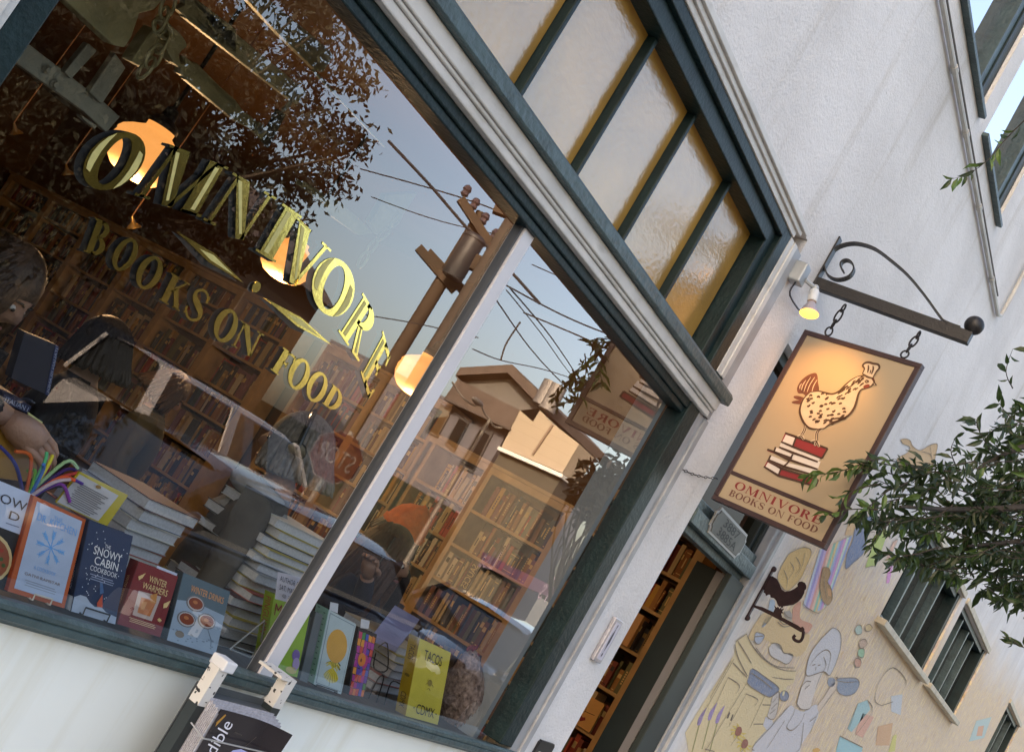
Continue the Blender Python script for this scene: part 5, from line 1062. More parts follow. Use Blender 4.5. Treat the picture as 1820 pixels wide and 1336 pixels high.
# ---- old butcher's rail and hoist hardware over the window bay
OLIVE = mat('olive_painted_steel', (.33, .33, .18), .45, .25, var=.22, vscale=8, bump=.15)
OLIVD = mat('grey_olive_steel', (.25, .26, .21), .5, .25, var=.22, vscale=8, bump=.15)
RAIL = empty('butcher_rail', at(300, 100, .85)*1+V((0, 0, 1)), 'old olive-green butcher rail with brackets and chains hanging over the window bay', 'rail')
RAIL.location = (at(300, 100, .85).x, .9, RZ)
k1 = lambda x, y, Y=.85: at(60+x/4.947, y/4.947, Y)        # first crop of the hardware
k2 = lambda x, y, Y=.85: at(330+x/4.947, y/4.947, Y)
k4 = lambda x, y, Y=.95: at(400+x/4.947, 330+y/4.947, Y)
def plate(name, f, pts, Y, t, m=OLIVE, sm=False):
    q = [(a.x, a.y) for a in smoothpts([V((*p, 0)) for p in pts], 3, True)] if sm else pts
    return MB().prism([f(x, y, Y) for x, y in q], (0, t, 0)).obj(name, m, RAIL, bevel=.003)
plate('drum_side', k1, [(270, 0), (700, 400), (800, 420), (860, 330), (930, 120), (1060, 90), (1180, -60), (420, -300)], .80, .05)
plate('track_bar', k1, [(-120, 330), (620, 900), (760, 1030), (640, 1170), (430, 975), (-150, 560)], .92, .03, OLIVD)
plate('hanger_plate', k1, [(480, 380), (560, 450), (330, 700), (270, 640)], .90, .025, OLIVD)
plate('hanger_plate', k1, [(720, 470), (810, 600), (600, 920), (490, 810)], .90, .025, OLIVD)
plate('shoe', k1, [(430, 1020), (560, 1110), (540, 1140), (425, 1040)], .90, .03, OLIVD)
plate('swivel_block', k1, [(860, 540), (930, 430), (1000, 320), (1060, 250), (1120, 290), (1090, 420), (980, 610)], .84, .05)
plate('roller_fork', k1, [(1150, 190), (1280, 290), (1350, 400), (1280, 480), (1300, 600), (1210, 520), (1160, 380), (1230, 330)], .83, .05, OLIVE, True)
plate('long_link', k1, [(1290, 560), (1440, 560), (1781, 905), (1781, 1070), (1700, 1000), (1290, 650)], .86, .03)
plate('flat_beam', k1, [(1260, 80), (1440, 0), (1781, 260), (1781, 480), (1500, 290)], .88, .03)
plate('flat_beam', k2, [(0, 0), (80, 0), (1060, 800), (980, 925), (0, 160)], .88, .03)
plate('lever', k2, [(545, 0), (740, 0), (1280, 455), (1300, 500), (1210, 640), (1160, 630), (850, 330)], .84, .03)
plate('long_link', k2, [(0, 500), (130, 610), (440, 880), (510, 980), (560, 1010), (640, 1080), (720, 1140), (680, 1230), (590, 1140), (460, 1080), (0, 700)], .86, .03)
plate('long_link', k4, [(680, 0), (1000, 130), (1050, 180), (1150, 260), (1310, 420), (1180, 440), (960, 280), (690, -30)], .93, .03)
plate('drop_plate', k4, [(1280, 330), (1420, 80), (1700, 60), (1500, 360), (1350, 440)], .98, .03)
plate('bolt_plate', k2, [(655, 1070), (725, 1140), (670, 1235), (600, 1155)], .845, .012)
for f, x, y, Y in ((k2, 968, 830, .875), (k2, 662, 1145, .84), (k1, 112, 612, .915), (k1, 178, 742, .915)):
    c = f(x, y, Y); MB().lathe([(.0005, -.012), (.007, -.012), (.009, -.004), (.013, 0)], c, 12, (0, 1, 0)).obj('bolt', OLIVD, RAIL)
tb_ = plate('turnbuckle', k2, [(810, 960), (885, 1010), (730, 1310), (665, 1240)], .85, .012, mat('dark_olive', (.05, .05, .03), .5))
MB().tube([k2(968, 830, .86), k2(900, 930, .86), k2(850, 975, .86)], .007, 6).obj('eye_rod', OLIVD, RAIL)
MB().tube([k2(1120, 620, .86), k2(1600, 1130, .95), k2(1750, 1290, .95)], .005, 6).obj('tie_rod', OLIVE, RAIL)
def chain(f, pts, Y, r0, r1):
    P = [f(*p, Y) for p in pts]
    for i in range(len(P)-1):
        c = (P[i]+P[i+1])/2; up = (P[i+1]-P[i]).normalized(); sd = up.cross(V((0, 1, 0))).normalized() if i % 2 == 0 else V((0, 1, 0))
        link(c, r0, r1, up, sd, .0052).obj('chain_link', OLIVE, RAIL, smooth=True)
chain(k1, [(1210, -20), (1150, 120), (1100, 230), (1170, 290), (1100, 440), (1020, 560), (960, 640)], .80, .020, .036)
chain(k4, [(1560, 230), (1450, 370), (1340, 480), (1250, 590), (1180, 710)], .90, .016, .032)
for a, b_ in (((600, 0, 2.4), (300, 250, 2.4)),):
    pass

# ================================================================== across the street (seen in the glass)
def hX(cx, cy, X=30., ox=700, oy=640, sc=4.947): return mir(atX(ox+cx/sc, oy+cy/sc, X))
HW = mat('shaded_lilac_grey_siding', (.085, .083, .10), .8, var=.08, vscale=1); HG = mat('shaded_grey_gable_stucco', (.10, .095, .092), .85, var=.15, vscale=1.5)  # shade of the house front put into these dark base colours
HR = mat('dark_brown_shingle', (.07, .052, .045), .85, var=.2, vscale=4, bump=.4, bscale=8)
def brick_mat(name, c1, c2, mort, sc):
    m = bpy.data.materials.new(name); m.use_nodes = True; t = m.node_tree; L = t.links.new; b = t.nodes['Principled BSDF']; b.inputs['Roughness'].default_value = .85
    tc = t.nodes.new('ShaderNodeTexCoord'); mp = t.nodes.new('ShaderNodeMapping'); mp.inputs['Rotation'].default_value = (R_(90), 0, R_(90)); L(tc.outputs['Object'], mp.inputs[0])
    br = t.nodes.new('ShaderNodeTexBrick'); br.inputs['Scale'].default_value = sc; br.inputs['Color1'].default_value = (*c1, 1); br.inputs['Color2'].default_value = (*c2, 1); br.inputs['Mortar'].default_value = (*mort, 1); br.inputs['Mortar Size'].default_value = .012
    L(mp.outputs[0], br.inputs[0]); L(br.outputs[0], b.inputs['Base Color']); return m
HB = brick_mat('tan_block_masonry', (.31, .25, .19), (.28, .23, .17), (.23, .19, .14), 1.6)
def xprism(pts, X, d): return MB().prism([hX(*p, X) for p in pts], (d, 0, 0))
H1 = empty('gabled_house', hX(700, 700), 'lilac-grey house with brown eaves and gable across the street, reflected in the glass', 'house'); H1.location.z = -.3
def low(pts, X):  # continue a facade straight down to the ground
    a, b_ = hX(*pts[0], X), hX(*pts[1], X); return a, b_
a, b_ = hX(440, 330, 30), hX(1020, 600, 30); zt = (a.z+b_.z)/2
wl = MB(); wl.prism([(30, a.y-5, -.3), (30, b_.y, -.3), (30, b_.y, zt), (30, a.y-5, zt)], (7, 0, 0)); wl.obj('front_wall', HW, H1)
hg = MB(); hg.box((28.6, a.y-6, -.3), (29.3, b_.y+.4, 2.3)); tag(hg.obj('added_dark_hedge', mat('dark_hedge', (.010, .014, .008), .9, var=.5, vscale=9, bump=1, bscale=12)), 'added dark hedge masking the foot of the lilac-grey gabled house, reflected in the glass', 'hedge')  # hedge added to keep the lit lower wall dark in the reflection
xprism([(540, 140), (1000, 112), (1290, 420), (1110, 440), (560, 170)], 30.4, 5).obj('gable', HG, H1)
ga = MB(); g0, g1, g2 = hX(540, 132, 29.9), hX(1000, 108, 29.9), hX(1292, 415, 29.9); up = V((0, 0, .28)); ga.hexa([g0, g1, g1+up, g0+up]+[p+V((6, 0, 0)) for p in (g0, g1, g1+up, g0+up)]); ga.hexa([g1, g2, g2+up, g1+up]+[p+V((6, 0, 0)) for p in (g1, g2, g2+up, g1+up)]); ga.obj('roof', HR, H1)
xprism([(440, 335), (560, 165), (1112, 440), (1022, 602)], 29.55, .9).obj('shingled_overhang', HR, H1)
xprism([(440, 325), (1022, 596), (1015, 612), (433, 342)], 29.4, .16).obj('eave_board', mat('dark_eave', (.05, .04, .036), .8), H1)
HF = mat('dark_window_frame', (.03, .03, .034), .6)
for q in ([(582, 488), (662, 542), (528, 800), (446, 735)], [(765, 585), (872, 640), (688, 990), (560, 930)], [(410, 385), (510, 440), (380, 680), (280, 620)]):
    xprism(q, 29.93, .12).obj('window', HF, H1); cx = sum(p[0] for p in q)/4; cy = sum(p[1] for p in q)/4
    xprism([(cx+(x-cx)*.8, cy+(y-cy)*.86) for x, y in q], 29.91, .02).obj('window_pane', DARKPANE, H1)
H2 = empty('block_building', hX(1200, 800), 'tan masonry building with two metal flues across the street, reflected in the glass', 'building'); H2.location.z = -.3
bl, br_ = hX(945, 760, 29.5), hX(1480, 990, 29.5)
xprism([(1110, 440), (1220, 540), (1282, 440), (1400, 560), (1628, 735), (1480, 990), (945, 760)], 29.5, 1.2).obj('upper_wall', HB, H2)
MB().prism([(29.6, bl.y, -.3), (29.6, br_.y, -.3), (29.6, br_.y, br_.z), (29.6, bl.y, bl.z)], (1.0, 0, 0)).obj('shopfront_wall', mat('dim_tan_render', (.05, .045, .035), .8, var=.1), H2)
xprism([(920, 752), (1490, 1002), (1470, 1030), (905, 782)], 29.35, .5).obj('cornice', WHITET, H2)
xprism([(1385, 560), (1400, 570), (1225, 830), (1210, 822)], 29.44, .06).obj('downpipe', mat('rusty_pipe', (.16, .11, .08), .7), H2)
for (x0, y0), (x1, y1) in (((1392, 195), (1285, 395)), ((1452, 225), (1335, 440))):
    MB().tube([hX(x1, y1, 30), hX(x0, y0, 30)], .26, 12).obj('flue', mat('weathered_zinc', (.17, .16, .16), .6, .4), H2, smooth=True)
MB().prism([hX(*p, 29.3, 700, 800, 4.4525) for p in [(700, 800), (960, 930), (1290, 1090), (1270, 1180), (1000, 1060), (690, 900)]], (.2, 0, 0)).obj('purple_fascia', mat('purple_fascia_paint', (.03, .010, .036), .6, var=.1), H2)
q0, q1 = hX(690, 900, 29.25, 700, 800, 4.4525), hX(820, 905, 29.25, 700, 800, 4.4525)
tx = MB()
def fas(s, A, Bq, h, X=29.27):
    A, Bq = hX(*A, X, 700, 800, 4.4525), hX(*Bq, X, 700, 800, 4.4525); text_on(tx, s, lambda x, y: A+(Bq-A)*x+V((0, 0, h*(y-.5))), 0, 0, 1, 1)
fas('Lisa', (815, 875), (700, 850), .55); fas("Xan's", (1400, 1160), (1180, 1080), .7)
tx.obj('fascia_lettering', paint(96, 84, 104), H2)
# long low grey garden wall and a brown house left of it, shade put into its dark boards
gw = MB(); gw.box((4, -14.2, -.3), (15.5, -13.9, 1.75)); tag(gw.obj('garden_wall', mat('grey_rendered_wall', (.10, .10, .105), .85, var=.1)), 'long low grey rendered wall across the street, reflected behind the white wagon', 'wall')
H3 = empty('shaded_house', (8, -19, -.3), 'dark brown timber house standing behind the grey garden wall, reflected dimly', 'house')
MB().box((-3, -24, -.3), (22.4, -18.2, 4.9)).obj('walls', mat('shade_dark_boards', (.025, .018, .014), .85, var=.2), H3)
MB().prism([(-3.3, -24.3, 4.9), (-3.3, -17.8, 4.9), (-3.3, -21, 6.6)], (25.9, 0, 0)).obj('roof', HR, H3)
for x in (0, 4, 8, 12, 16, 20): MB().box((x, -18.22, 2.6), (x+1.1, -18.15, 4.2)).obj('window', HF, H3)

# ---- utility poles with crossarms, transformer, wires
PW = mat('creosoted_timber', (.05, .032, .020), .85, var=.25, vscale=3, bump=.4, bscale=20); PW2 = mat('grey_timber', (.055, .042, .034), .85, var=.25, vscale=3, bump=.4, bscale=20)  # brown timber, and a greyer one for the second pole
def pole(label, top_px, Z, r, extra, m):
    t = rdep(*top_px, Z); p = empty('utility_pole', (t.x, t.y, -.05), label, 'utility pole', 'utility poles')
    MB().tube([(t.x, t.y, -.05), (t.x, t.y, t.z)], [r*1.15, r], 12).obj('post', m, p, smooth=True)
    return p, t
P1, t1 = pole('brown utility pole with two crossarms and a transformer can, reflected in the glass', (858, 380), 17.5, .10, 0, PW)
P2, t2 = pole('darker utility pole next to the mullion, reflected in the glass', (925, 372), 15.5, .11, 0, PW2)
cr = lambda x, y, Z: rdep(680+x/6.36, 330+y/6.36, Z)
INS = mat('brown_insulator', (.06, .04, .045), .3)
def arm(parent, a, b_, Z, w=.11):
    A, Bq = cr(*a, Z), cr(*b_, Z); o = MB().bar(A, Bq, w, w*1.1).obj('crossarm', PW, parent); return A, Bq
A, Bq = arm(P1, (880, 150), (1220, 670), 17.3)
for k in (.02, .30, .62, .97): MB().lathe([(.03, 0), (.065, .03), (.05, .08), (.07, .11), (.045, .17), (.001, .19)], A.lerp(Bq, k)+V((0, 0, .06)), 10).obj('insulator', INS, P1)
arm(P1, (405, 700), (820, 1190), 17.25); arm(P1, (510, 750), (940, 1215), 17.75)
tc_ = cr(925, 800, 17.0); MB().lathe([(.001, -.36), (.15, -.35), (.16, -.33), (.16, .26), (.175, .27), (.175, .30), (.11, .35), (.001, .36)], tc_, 18).obj('transformer', mat('grey_transformer', (.045, .045, .05), .5, .3), P1, smooth=True)
A, Bq = arm(P2, (1270, 230), (1540, 330), 15.5, .16); MB().lathe([(.03, 0), (.07, .03), (.05, .08), (.07, .11), (.001, .19)], A+V((0, 0, .08)), 10).obj('insulator', INS, P2)
arm(P2, (1020, 860), (1160, 930), 15.5, .18)
WR = mat('overhead_cable', (.03, .03, .035), .6)
def wire(label, pts, Z, r=.013, sag=0):
    q = [rdep(*p, z) for p, z in zip(pts, Z)]; mb = MB(); mb.tube(smoothpts(q, 5) if len(q) > 2 else q, r, 4); tag(mb.obj('overhead_wire', WR), label, 'wire', 'overhead wires')
wire('thick overhead cable rising steeply past the brown pole, reflected in the glass', [(690, 250), (765, 330), (830, 405), (880, 452), (960, 540)], [17]*5, .022)
wires = [([(640, 300), (860, 365), (1100, 470), (1150, 500)], [18, 17.3, 17, 17]), ([(660, 350), (790, 395), (1000, 445), (1090, 500)], [18, 17.5, 17, 17]), ([(900, 507), (1000, 560), (1100, 600), (1240, 640)], [16, 16, 16, 16]), ([(900, 515), (960, 590), (1010, 660), (1060, 720)], [15.5, 18, 22, 26]), ([(905, 510), (980, 600), (1040, 690)], [15.5, 19, 24]), ([(840, 620), (890, 640), (960, 655), (1010, 670), (1060, 690)], [15.5, 17, 20, 22, 24]), ([(930, 555), (1080, 620), (1180, 680)], [17, 17, 17]), ([(650, 560), (740, 575), (850, 600)], [17, 16.5, 15.5]), ([(880, 530), (960, 640), (1060, 740)], [16, 21, 27]), ([(945, 470), (1100, 540), (1200, 600)], [17, 17, 17])]
for i, (p, z) in enumerate(wires): wire('%s overhead wire counting from the top across the reflected sky' % nth(i), p, z, .008 if i % 2 else .011)
wire('curved drop wire between two overhead cables, reflected in the glass', [(925, 572), (900, 610), (890, 640)], [17, 17, 17], .016)
# street lamp
SLm = empty('street_lamp', rdep(945, 860, 22), 'slender white curved-arm street lamp in front of the gabled house reflection', 'street lamp'); SLm.location.z = -.02
lc = lambda x, y, Z=22: rdep(700+x/4.947, 640+y/4.947, Z)
ltop = lc(845, 520); MB().tube([(ltop.x, ltop.y, -.02), ltop], [.06, .03], 8).obj('pole', paint(96, 92, 86), SLm)
MB().tube(smoothpts([ltop, lc(800, 470), lc(760, 400), lc(690, 390), lc(600, 320), lc(510, 190)], 4), .02, 6).obj('arm', paint(96, 92, 86), SLm); MB().tube(smoothpts([ltop, lc(880, 580), lc(950, 596)], 4), .02, 6).obj('arm', paint(96, 92, 86), SLm)
MB().ball(lc(735, 365), .10, 10, 6, (1.8, 1, .6)).obj('lamp_head', paint(120, 116, 110), SLm, smooth='all')
# stop sign
sc0 = rdep(598, 812, 11.5); ST = empty('stop_sign', (sc0.x, sc0.y, 0), 'red octagonal stop sign on a post, seen mirrored in the glass', 'sign')
nrm = V((-.85, .5, 0)).normalized(); sx_ = V((0, 0, 1)).cross(nrm).normalized()
if sx_.y > 0: pass
oc_ = [sc0+(sx_*math.cos(R_(22.5+45*i))+V((0, 0, 1))*math.sin(R_(22.5+45*i)))*.25 for i in range(8)]
MB().prism([p+nrm*.0 for p in oc_], -nrm*.006).obj('plate', paint(84, 16, 14, .6), ST); MB().prism([sc0+(p-sc0)*1.06-nrm*.002 for p in oc_], -nrm*.005).obj('white_rim', paint(120, 110, 110), ST)
tx = MB(); text_on(tx, 'STOP', lambda x, y: sc0+sx_*(x-.5)*.36+V((0, 0, (y-.5)*.17))+nrm*.003, 0, 0, 1, 1); tx.obj('letters', paint(136, 126, 126), ST)
MB().tube([(sc0.x, sc0.y, -.02)-nrm*.03 if False else V((sc0.x, sc0.y, -.02))-nrm*.03, sc0-nrm*.03+V((0, 0, .28))], .025, 8).obj('post', GREYB, ST)

# ---- parked cars
CARG = mat('car_window_glass', (.01, .012, .014), .03, spec=1, var=.1); TYRE = mat('tyre_rubber', (.015, .015, .015), .85); RIM = mat('alloy_rim', (.35, .35, .36), .35, .8)
def car(label, cx, cy, yaw, L, Wd, hood, roof, belt, cab, colr, name='parked_car', wagon=False, rough=.25, rd=.07, pw=.07, coat=.35):
    z0 = STREET_Z; r = empty(name, (cx, cy, z0), label, 'car'); c, s = math.cos(yaw), math.sin(yaw)
    P = lambda x, y, z: V((cx+c*x-s*y, cy+s*x+c*y, z0+z))
    bm = mat('car_paint_%d_%d_%d' % colr, srgb(*colr), rough, .1, var=.03, coat=coat)
    st = [(-.50, .42, .55, .55), (-.495, .30, belt*.86, .80), (-.42, .24, belt*.97, .95), (-.25, .22, belt, 1.0), (0, .22, belt, 1.0), (.2, .22, belt*.99, 1.0), (cab[1]+.06, .22, hood*1.0, .98), (.40, .24, hood*.93, .94), (.485, .30, hood*.78, .80), (.50, .40, hood*.66, .62)]
    mb = MB(); rings = []
    for fx, zb, zt, k in st:
        h = Wd/2*k; rings.append([P(fx*L, -h*.93, zb), P(fx*L, -h, zb+(zt-zb)*.35), P(fx*L, -h*.985, zb+(zt-zb)*.8), P(fx*L, -h*.90, zt), P(fx*L, 0, zt+.03), P(fx*L, h*.90, zt), P(fx*L, h*.985, zb+(zt-zb)*.8), P(fx*L, h, zb+(zt-zb)*.35), P(fx*L, h*.93, zb)])
    n = 9
    for i in range(len(rings)-1): mb.add(rings[i]+rings[i+1], [(j, (j+1) % n, n+(j+1) % n, n+j) for j in range(n)])
    mb.add(rings[0], [list(range(n))]); mb.add(rings[-1], [list(range(n))[::-1]]); body = mb.obj('body', bm, r, smooth='all')
    x0, x1 = cab[0]*L, cab[1]*L; ra, rb2 = x0+(.06 if wagon else .20)*L*.5, x1-.30*L*.5
    w0, w1 = Wd/2*.90, Wd/2*.68
    gh = MB(); bot = [P(x0, -w0, belt-.03), P(x1, -w0, belt-.03), P(x1, w0, belt-.03), P(x0, w0, belt-.03)]; tp = [P(ra, -w1, roof-.05), P(rb2, -w1, roof-.05), P(rb2, w1, roof-.05), P(ra, w1, roof-.05)]
    gh.hexa(bot+tp); gh.obj('glasshouse', CARG, r, bevel=.03)
    rf = MB(); m_ = (ra+rb2)/2
    rr_ = [[P(x, -w1*1.02, roof-rd+dz), P(x, -w1*.8, roof-.01+dz), P(x, 0, roof+.015+dz), P(x, w1*.8, roof-.01+dz), P(x, w1*1.02, roof-rd+dz)] for x, dz in ((ra-.03, -.035), (ra+.15, 0), (m_, .012), (rb2-.15, 0), (rb2+.04, -.04))]
    for i in range(4): rf.add(rr_[i]+rr_[i+1], [(j, j+1, 6+j, 5+j) for j in range(4)])
    rf.obj('roof', bm, r, smooth='all')
    for sgn in (-1, 1):
        for (xa, xb) in ((x0, ra), (x1, rb2)):
            MB().bar(P(xa, sgn*w0*1.01, belt-.02), P(xb, sgn*w1*1.02, roof-.05), pw, .05).obj('pillar', bm, r)
        xm = (x0+x1)/2-.05*L; MB().bar(P(xm, sgn*w0*1.005, belt-.02), P(xm-.04, sgn*w1*1.03, roof-.05), pw*1.3, .03).obj('pillar', bm, r)
        tr2 = MB(); tr2.bar(P(x0, sgn*w0*1.03, belt), P(x1, sgn*w0*1.03, belt), .02, .035); tr2.obj('belt_trim', mat('chrome_trim', (.5, .5, .5), .15, 1), r)
        MB().ball(P(x1-.12*L*.5, sgn*(Wd/2+.06), belt+.06), .09, 10, 6, (1, .8, .7)).obj('mirror', bm, r, smooth='all')
        for fx in (-.31, .31):
            cc = P(fx*L, sgn*Wd/2*.90, .33); ax = P(0, sgn, 0)-P(0, 0, 0)
            wh = MB().lathe([(.20, -.10), (.31, -.10), (.33, -.06), (.33, .06), (.31, .10), (.20, .10)], cc, 20, ax).obj('tyre', TYRE, r, smooth=True); MB().lathe([(.0005, .085), (.05, .09), (.19, .07), (.21, .098)], cc, 12, ax).obj('rim', RIM, wh)
        MB().ball(P(.475*L, sgn*Wd*.33, hood*.72), .11, 10, 6, (.6, 1.2, .6)).obj('headlight', paint(200, 205, 210, .15), r, smooth='all'); MB().ball(P(-.485*L, sgn*Wd*.36, belt*.74), .10, 10, 6, (.5, .9, .8)).obj('tail_light', paint(120, 18, 16, .2), r, smooth='all')
    return r
car('white boxy station wagon parked across the street, reflected in the window', 12.6, -9.7, R_(0), 4.4, 1.75, 1.12, 1.80, 1.15, (-.48, .34), (128, 128, 134), wagon=True, rd=.20, pw=.17)
car('dark saloon car parked at the kerb, reflected at lower left of the window', 7.3, -4.15, R_(180), 4.7, 1.80, .92, 1.38, .94, (-.40, .36), (26, 22, 28), coat=.7)
car('black hatchback parked further along the kerb, reflected beside the toy hen', 12.0, -4.15, R_(180), 3.9, 1.70, .84, 1.33, .86, (-.47, .24), (10, 10, 12), rough=.10, coat=1.0)

# ================================================================== trees
def leaf_mat(name, c, c2):
    m = mat(name, c, .45, var=.3, vscale=3, col2=c2); t = m.node_tree; b = t.nodes['Principled BSDF']; out = t.nodes['Material Output']
    tr = t.nodes.new('ShaderNodeBsdfTranslucent'); tr.inputs[0].default_value = (c2[0]*1.6, c2[1]*1.7, c2[2], 1); mx = t.nodes.new('ShaderNodeMixShader'); mx.inputs[0].default_value = .28
    t.links.new(b.outputs[0], mx.inputs[1]); t.links.new(tr.outputs[0], mx.inputs[2]); t.links.new(mx.outputs[0], out.inputs[0]); return m
LEAF = leaf_mat('dark_glossy_leaf', (.010, .024, .009), (.032, .062, .018)); LEAF2 = leaf_mat('young_leaf', (.05, .10, .02), (.10, .17, .04))
BARK = mat('twig_bark', (.03, .022, .015), .85, var=.3, vscale=20, bump=.4, bscale=40)
def leaf_pts(p, d, n, L, wd):
    s = d.cross(n).normalized()*wd/2; up = n*wd*.22
    return [p, p+d*L*.30+s*.85+up, p+d*L*.62+s*.80+up*.6, p+d*L-n*L*.16, p+d*L*.62-s*.80+up, p+d*L*.30-s*.85+up, p+d*L*.48]
LF = [(0, 1, 6), (1, 2, 6), (2, 3, 6), (3, 4, 6), (4, 5, 6), (5, 0, 6)]
rt_ = random.Random(33)
def rv3(r=rt_): return V((r.gauss(0, 1), r.gauss(0, 1), r.gauss(0, 1))).normalized()
# ---- the street tree whose branches hang into the right of the view
T3 = empty('street_tree', (8.7, -1.9, 0), 'leafy evergreen street tree whose dark branches hang in front of the sign and mural', 'tree')
trunk = MB(); trunk.tube([(8.7, -1.9, 0), (8.68, -1.9, 1.0), (8.62, -1.86, 1.9), (8.5, -1.8, 2.6), (8.3, -1.7, 3.0)], [.10, .085, .075, .06, .045], 10)
limbs = [[(8.3, -1.7, 3.0), dep(1960, 880, 6.1), dep(1830, 900, 5.9), dep(1700, 905, 5.6), dep(1600, 900, 5.1)], [(8.5, -1.8, 2.6), dep(2000, 960, 6.2), dep(1850, 960, 6.0), dep(1720, 970, 5.7)], [(8.3, -1.7, 3.0), dep(1950, 780, 6.2), dep(1830, 790, 6.0), dep(1740, 830, 5.8)], [(8.3, -1.7, 3.0), (7.4, -1.55, 4.2), dep(1900, 150, 5.6), dep(1830, 215, 5.4)]]
for l in limbs: trunk.tube(smoothpts(l, 4), [.03*(1-.8*i/(4*(len(l)-1))) for i in range(4*(len(l)-1)+1)], 6)
trunk.obj('trunk', BARK, T3, smooth=True)
tw = MB(); crown = MB(); singles = []
def twig(pts, Zs, n_leaf, L, single=False, young=.1, spread=1):
    q = smoothpts([dep(*p, z) for p, z in zip(pts, Zs)], 5); tw.tube(q, [.0034*(1-.75*i/(len(q)-1)) for i in range(len(q))], 5)
    for i in range(n_leaf):
        t = .12+.88*i/max(1, n_leaf-1); j = min(int(t*(len(q)-1)), len(q)-2); p = q[j].lerp(q[j+1], t*(len(q)-1)-j); d = (q[j+1]-q[j]).normalized()
        side = d.cross(rv3()).normalized(); dr = (d*.55+side*.85*spread+V((0, 0, -.45))).normalized(); n = (dr.cross(rv3())).normalized()
        LL = L*rt_.uniform(.5, 1.25); y = rt_.random() < young
        if single: singles.append((p, dr, n, LL, y))
        else: crown.add(leaf_pts(p, dr, n, LL, LL*rt_.uniform(.27, .38)), LF, 1 if y else 0)
# sparse twigs reaching out over the sign
for pts, n, yg in (([(1600, 830), (1545, 822), (1490, 838), (1436, 845)], 30, .8), ([(1610, 850), (1560, 835), (1520, 830)], 14, .4), ([(1640, 835), (1600, 822), (1560, 816), (1540, 822)], 16, .1), ([(1680, 835), (1630, 828), (1590, 815)], 14, .05), ([(1560, 905), (1510, 905), (1470, 915)], 12, .7), ([(1580, 870), (1545, 900), (1530, 925)], 12, .2), ([(1590, 920), (1560, 950), (1548, 975)], 12, .1), ([(1560, 860), (1520, 870), (1495, 885)], 12, .4), ([(1750, 1040), (1775, 1058), (1790, 1062)], 8, 0), ([(1640, 985), (1600, 990), (1582, 1010)], 10, 0),
                    ([(1830, 205), (1790, 245), (1755, 285), (1720, 310), (1692, 318)], 16, .5), ([(1840, 1160), (1810, 1145), (1785, 1128)], 9, 0), ([(1800, 690), (1788, 660), (1800, 620)], 6, 0), ([(1830, 760), (1795, 740), (1775, 715)], 12, 0), ([(1760, 800), (1740, 765), (1735, 745)], 12, .05), ([(1700, 830), (1690, 800), (1700, 775)], 12, 0)):
    zb = lambda x: 4.85+max(0, min(1, (x-1560)/240))*1.1
    twig(pts, [zb(p[0])-.05 for p in pts], n, .0145*zb(pts[-1][0]), True, yg)
hull = [(1490, 870), (1600, 825), (1700, 815), (1745, 770), (1800, 735), (1960, 640), (2050, 800), (2000, 1080), (1830, 1085), (1760, 1050), (1700, 1030), (1640, 1010), (1545, 965)]
def inside(x, y):
    c = False
    for i in range(len(hull)):
        (x1, y1), (x2, y2) = hull[i], hull[i-1]
        if (y1 > y) != (y2 > y) and x < (x2-x1)*(y-y1)/(y2-y1)+x1: c = not c
    return c
cnt = 0
while cnt < 215:
    x, y = rt_.uniform(1540, 2000), rt_.uniform(720, 1080)
    if not inside(x, y) or rt_.random() > .5+(x-1540)/260: continue
    cnt += 1; z = 4.9+max(0, min(1.2, (x-1560)/260))*1.1+rt_.uniform(-.1, .5); a = rt_.uniform(2.2, 4.1); l = rt_.uniform(40, 85)
    twig([(x+l, y+rt_.uniform(-25, 25)), (x+l*.4, y+rt_.uniform(-10, 10)), (x, y), (x+math.cos(a)*26, y+math.sin(a)*-20)], [z+.1, z+.05, z, z], 16, .0145*z, False, .07)
tag(tw.obj('twigs', BARK, T3), kind='stuff'); tag(crown.obj('crown', [LEAF, LEAF2], T3), kind='stuff')
lm = []
for k, m in ((0, LEAF), (1, LEAF2)):
    me = bpy.data.meshes.new('leaf'); me.from_pydata(leaf_pts(V((0, 0, 0)), V((1, 0, 0)), V((0, 0, 1)), 1, .34), [], LF); me.materials.append(m); lm.append(me)
for p, d, n, L, y in singles[:290]:
    o = bpy.data.objects.new('leaf', lm[1 if y else 0]); COL.objects.link(o); o.parent = T3
    n2 = (n-d*n.dot(d)).normalized(); s = n2.cross(d); M = Matrix((d*L, s*L, n2*L)).transposed().to_4x4(); M.translation = p-T3.location; o.matrix_local = M
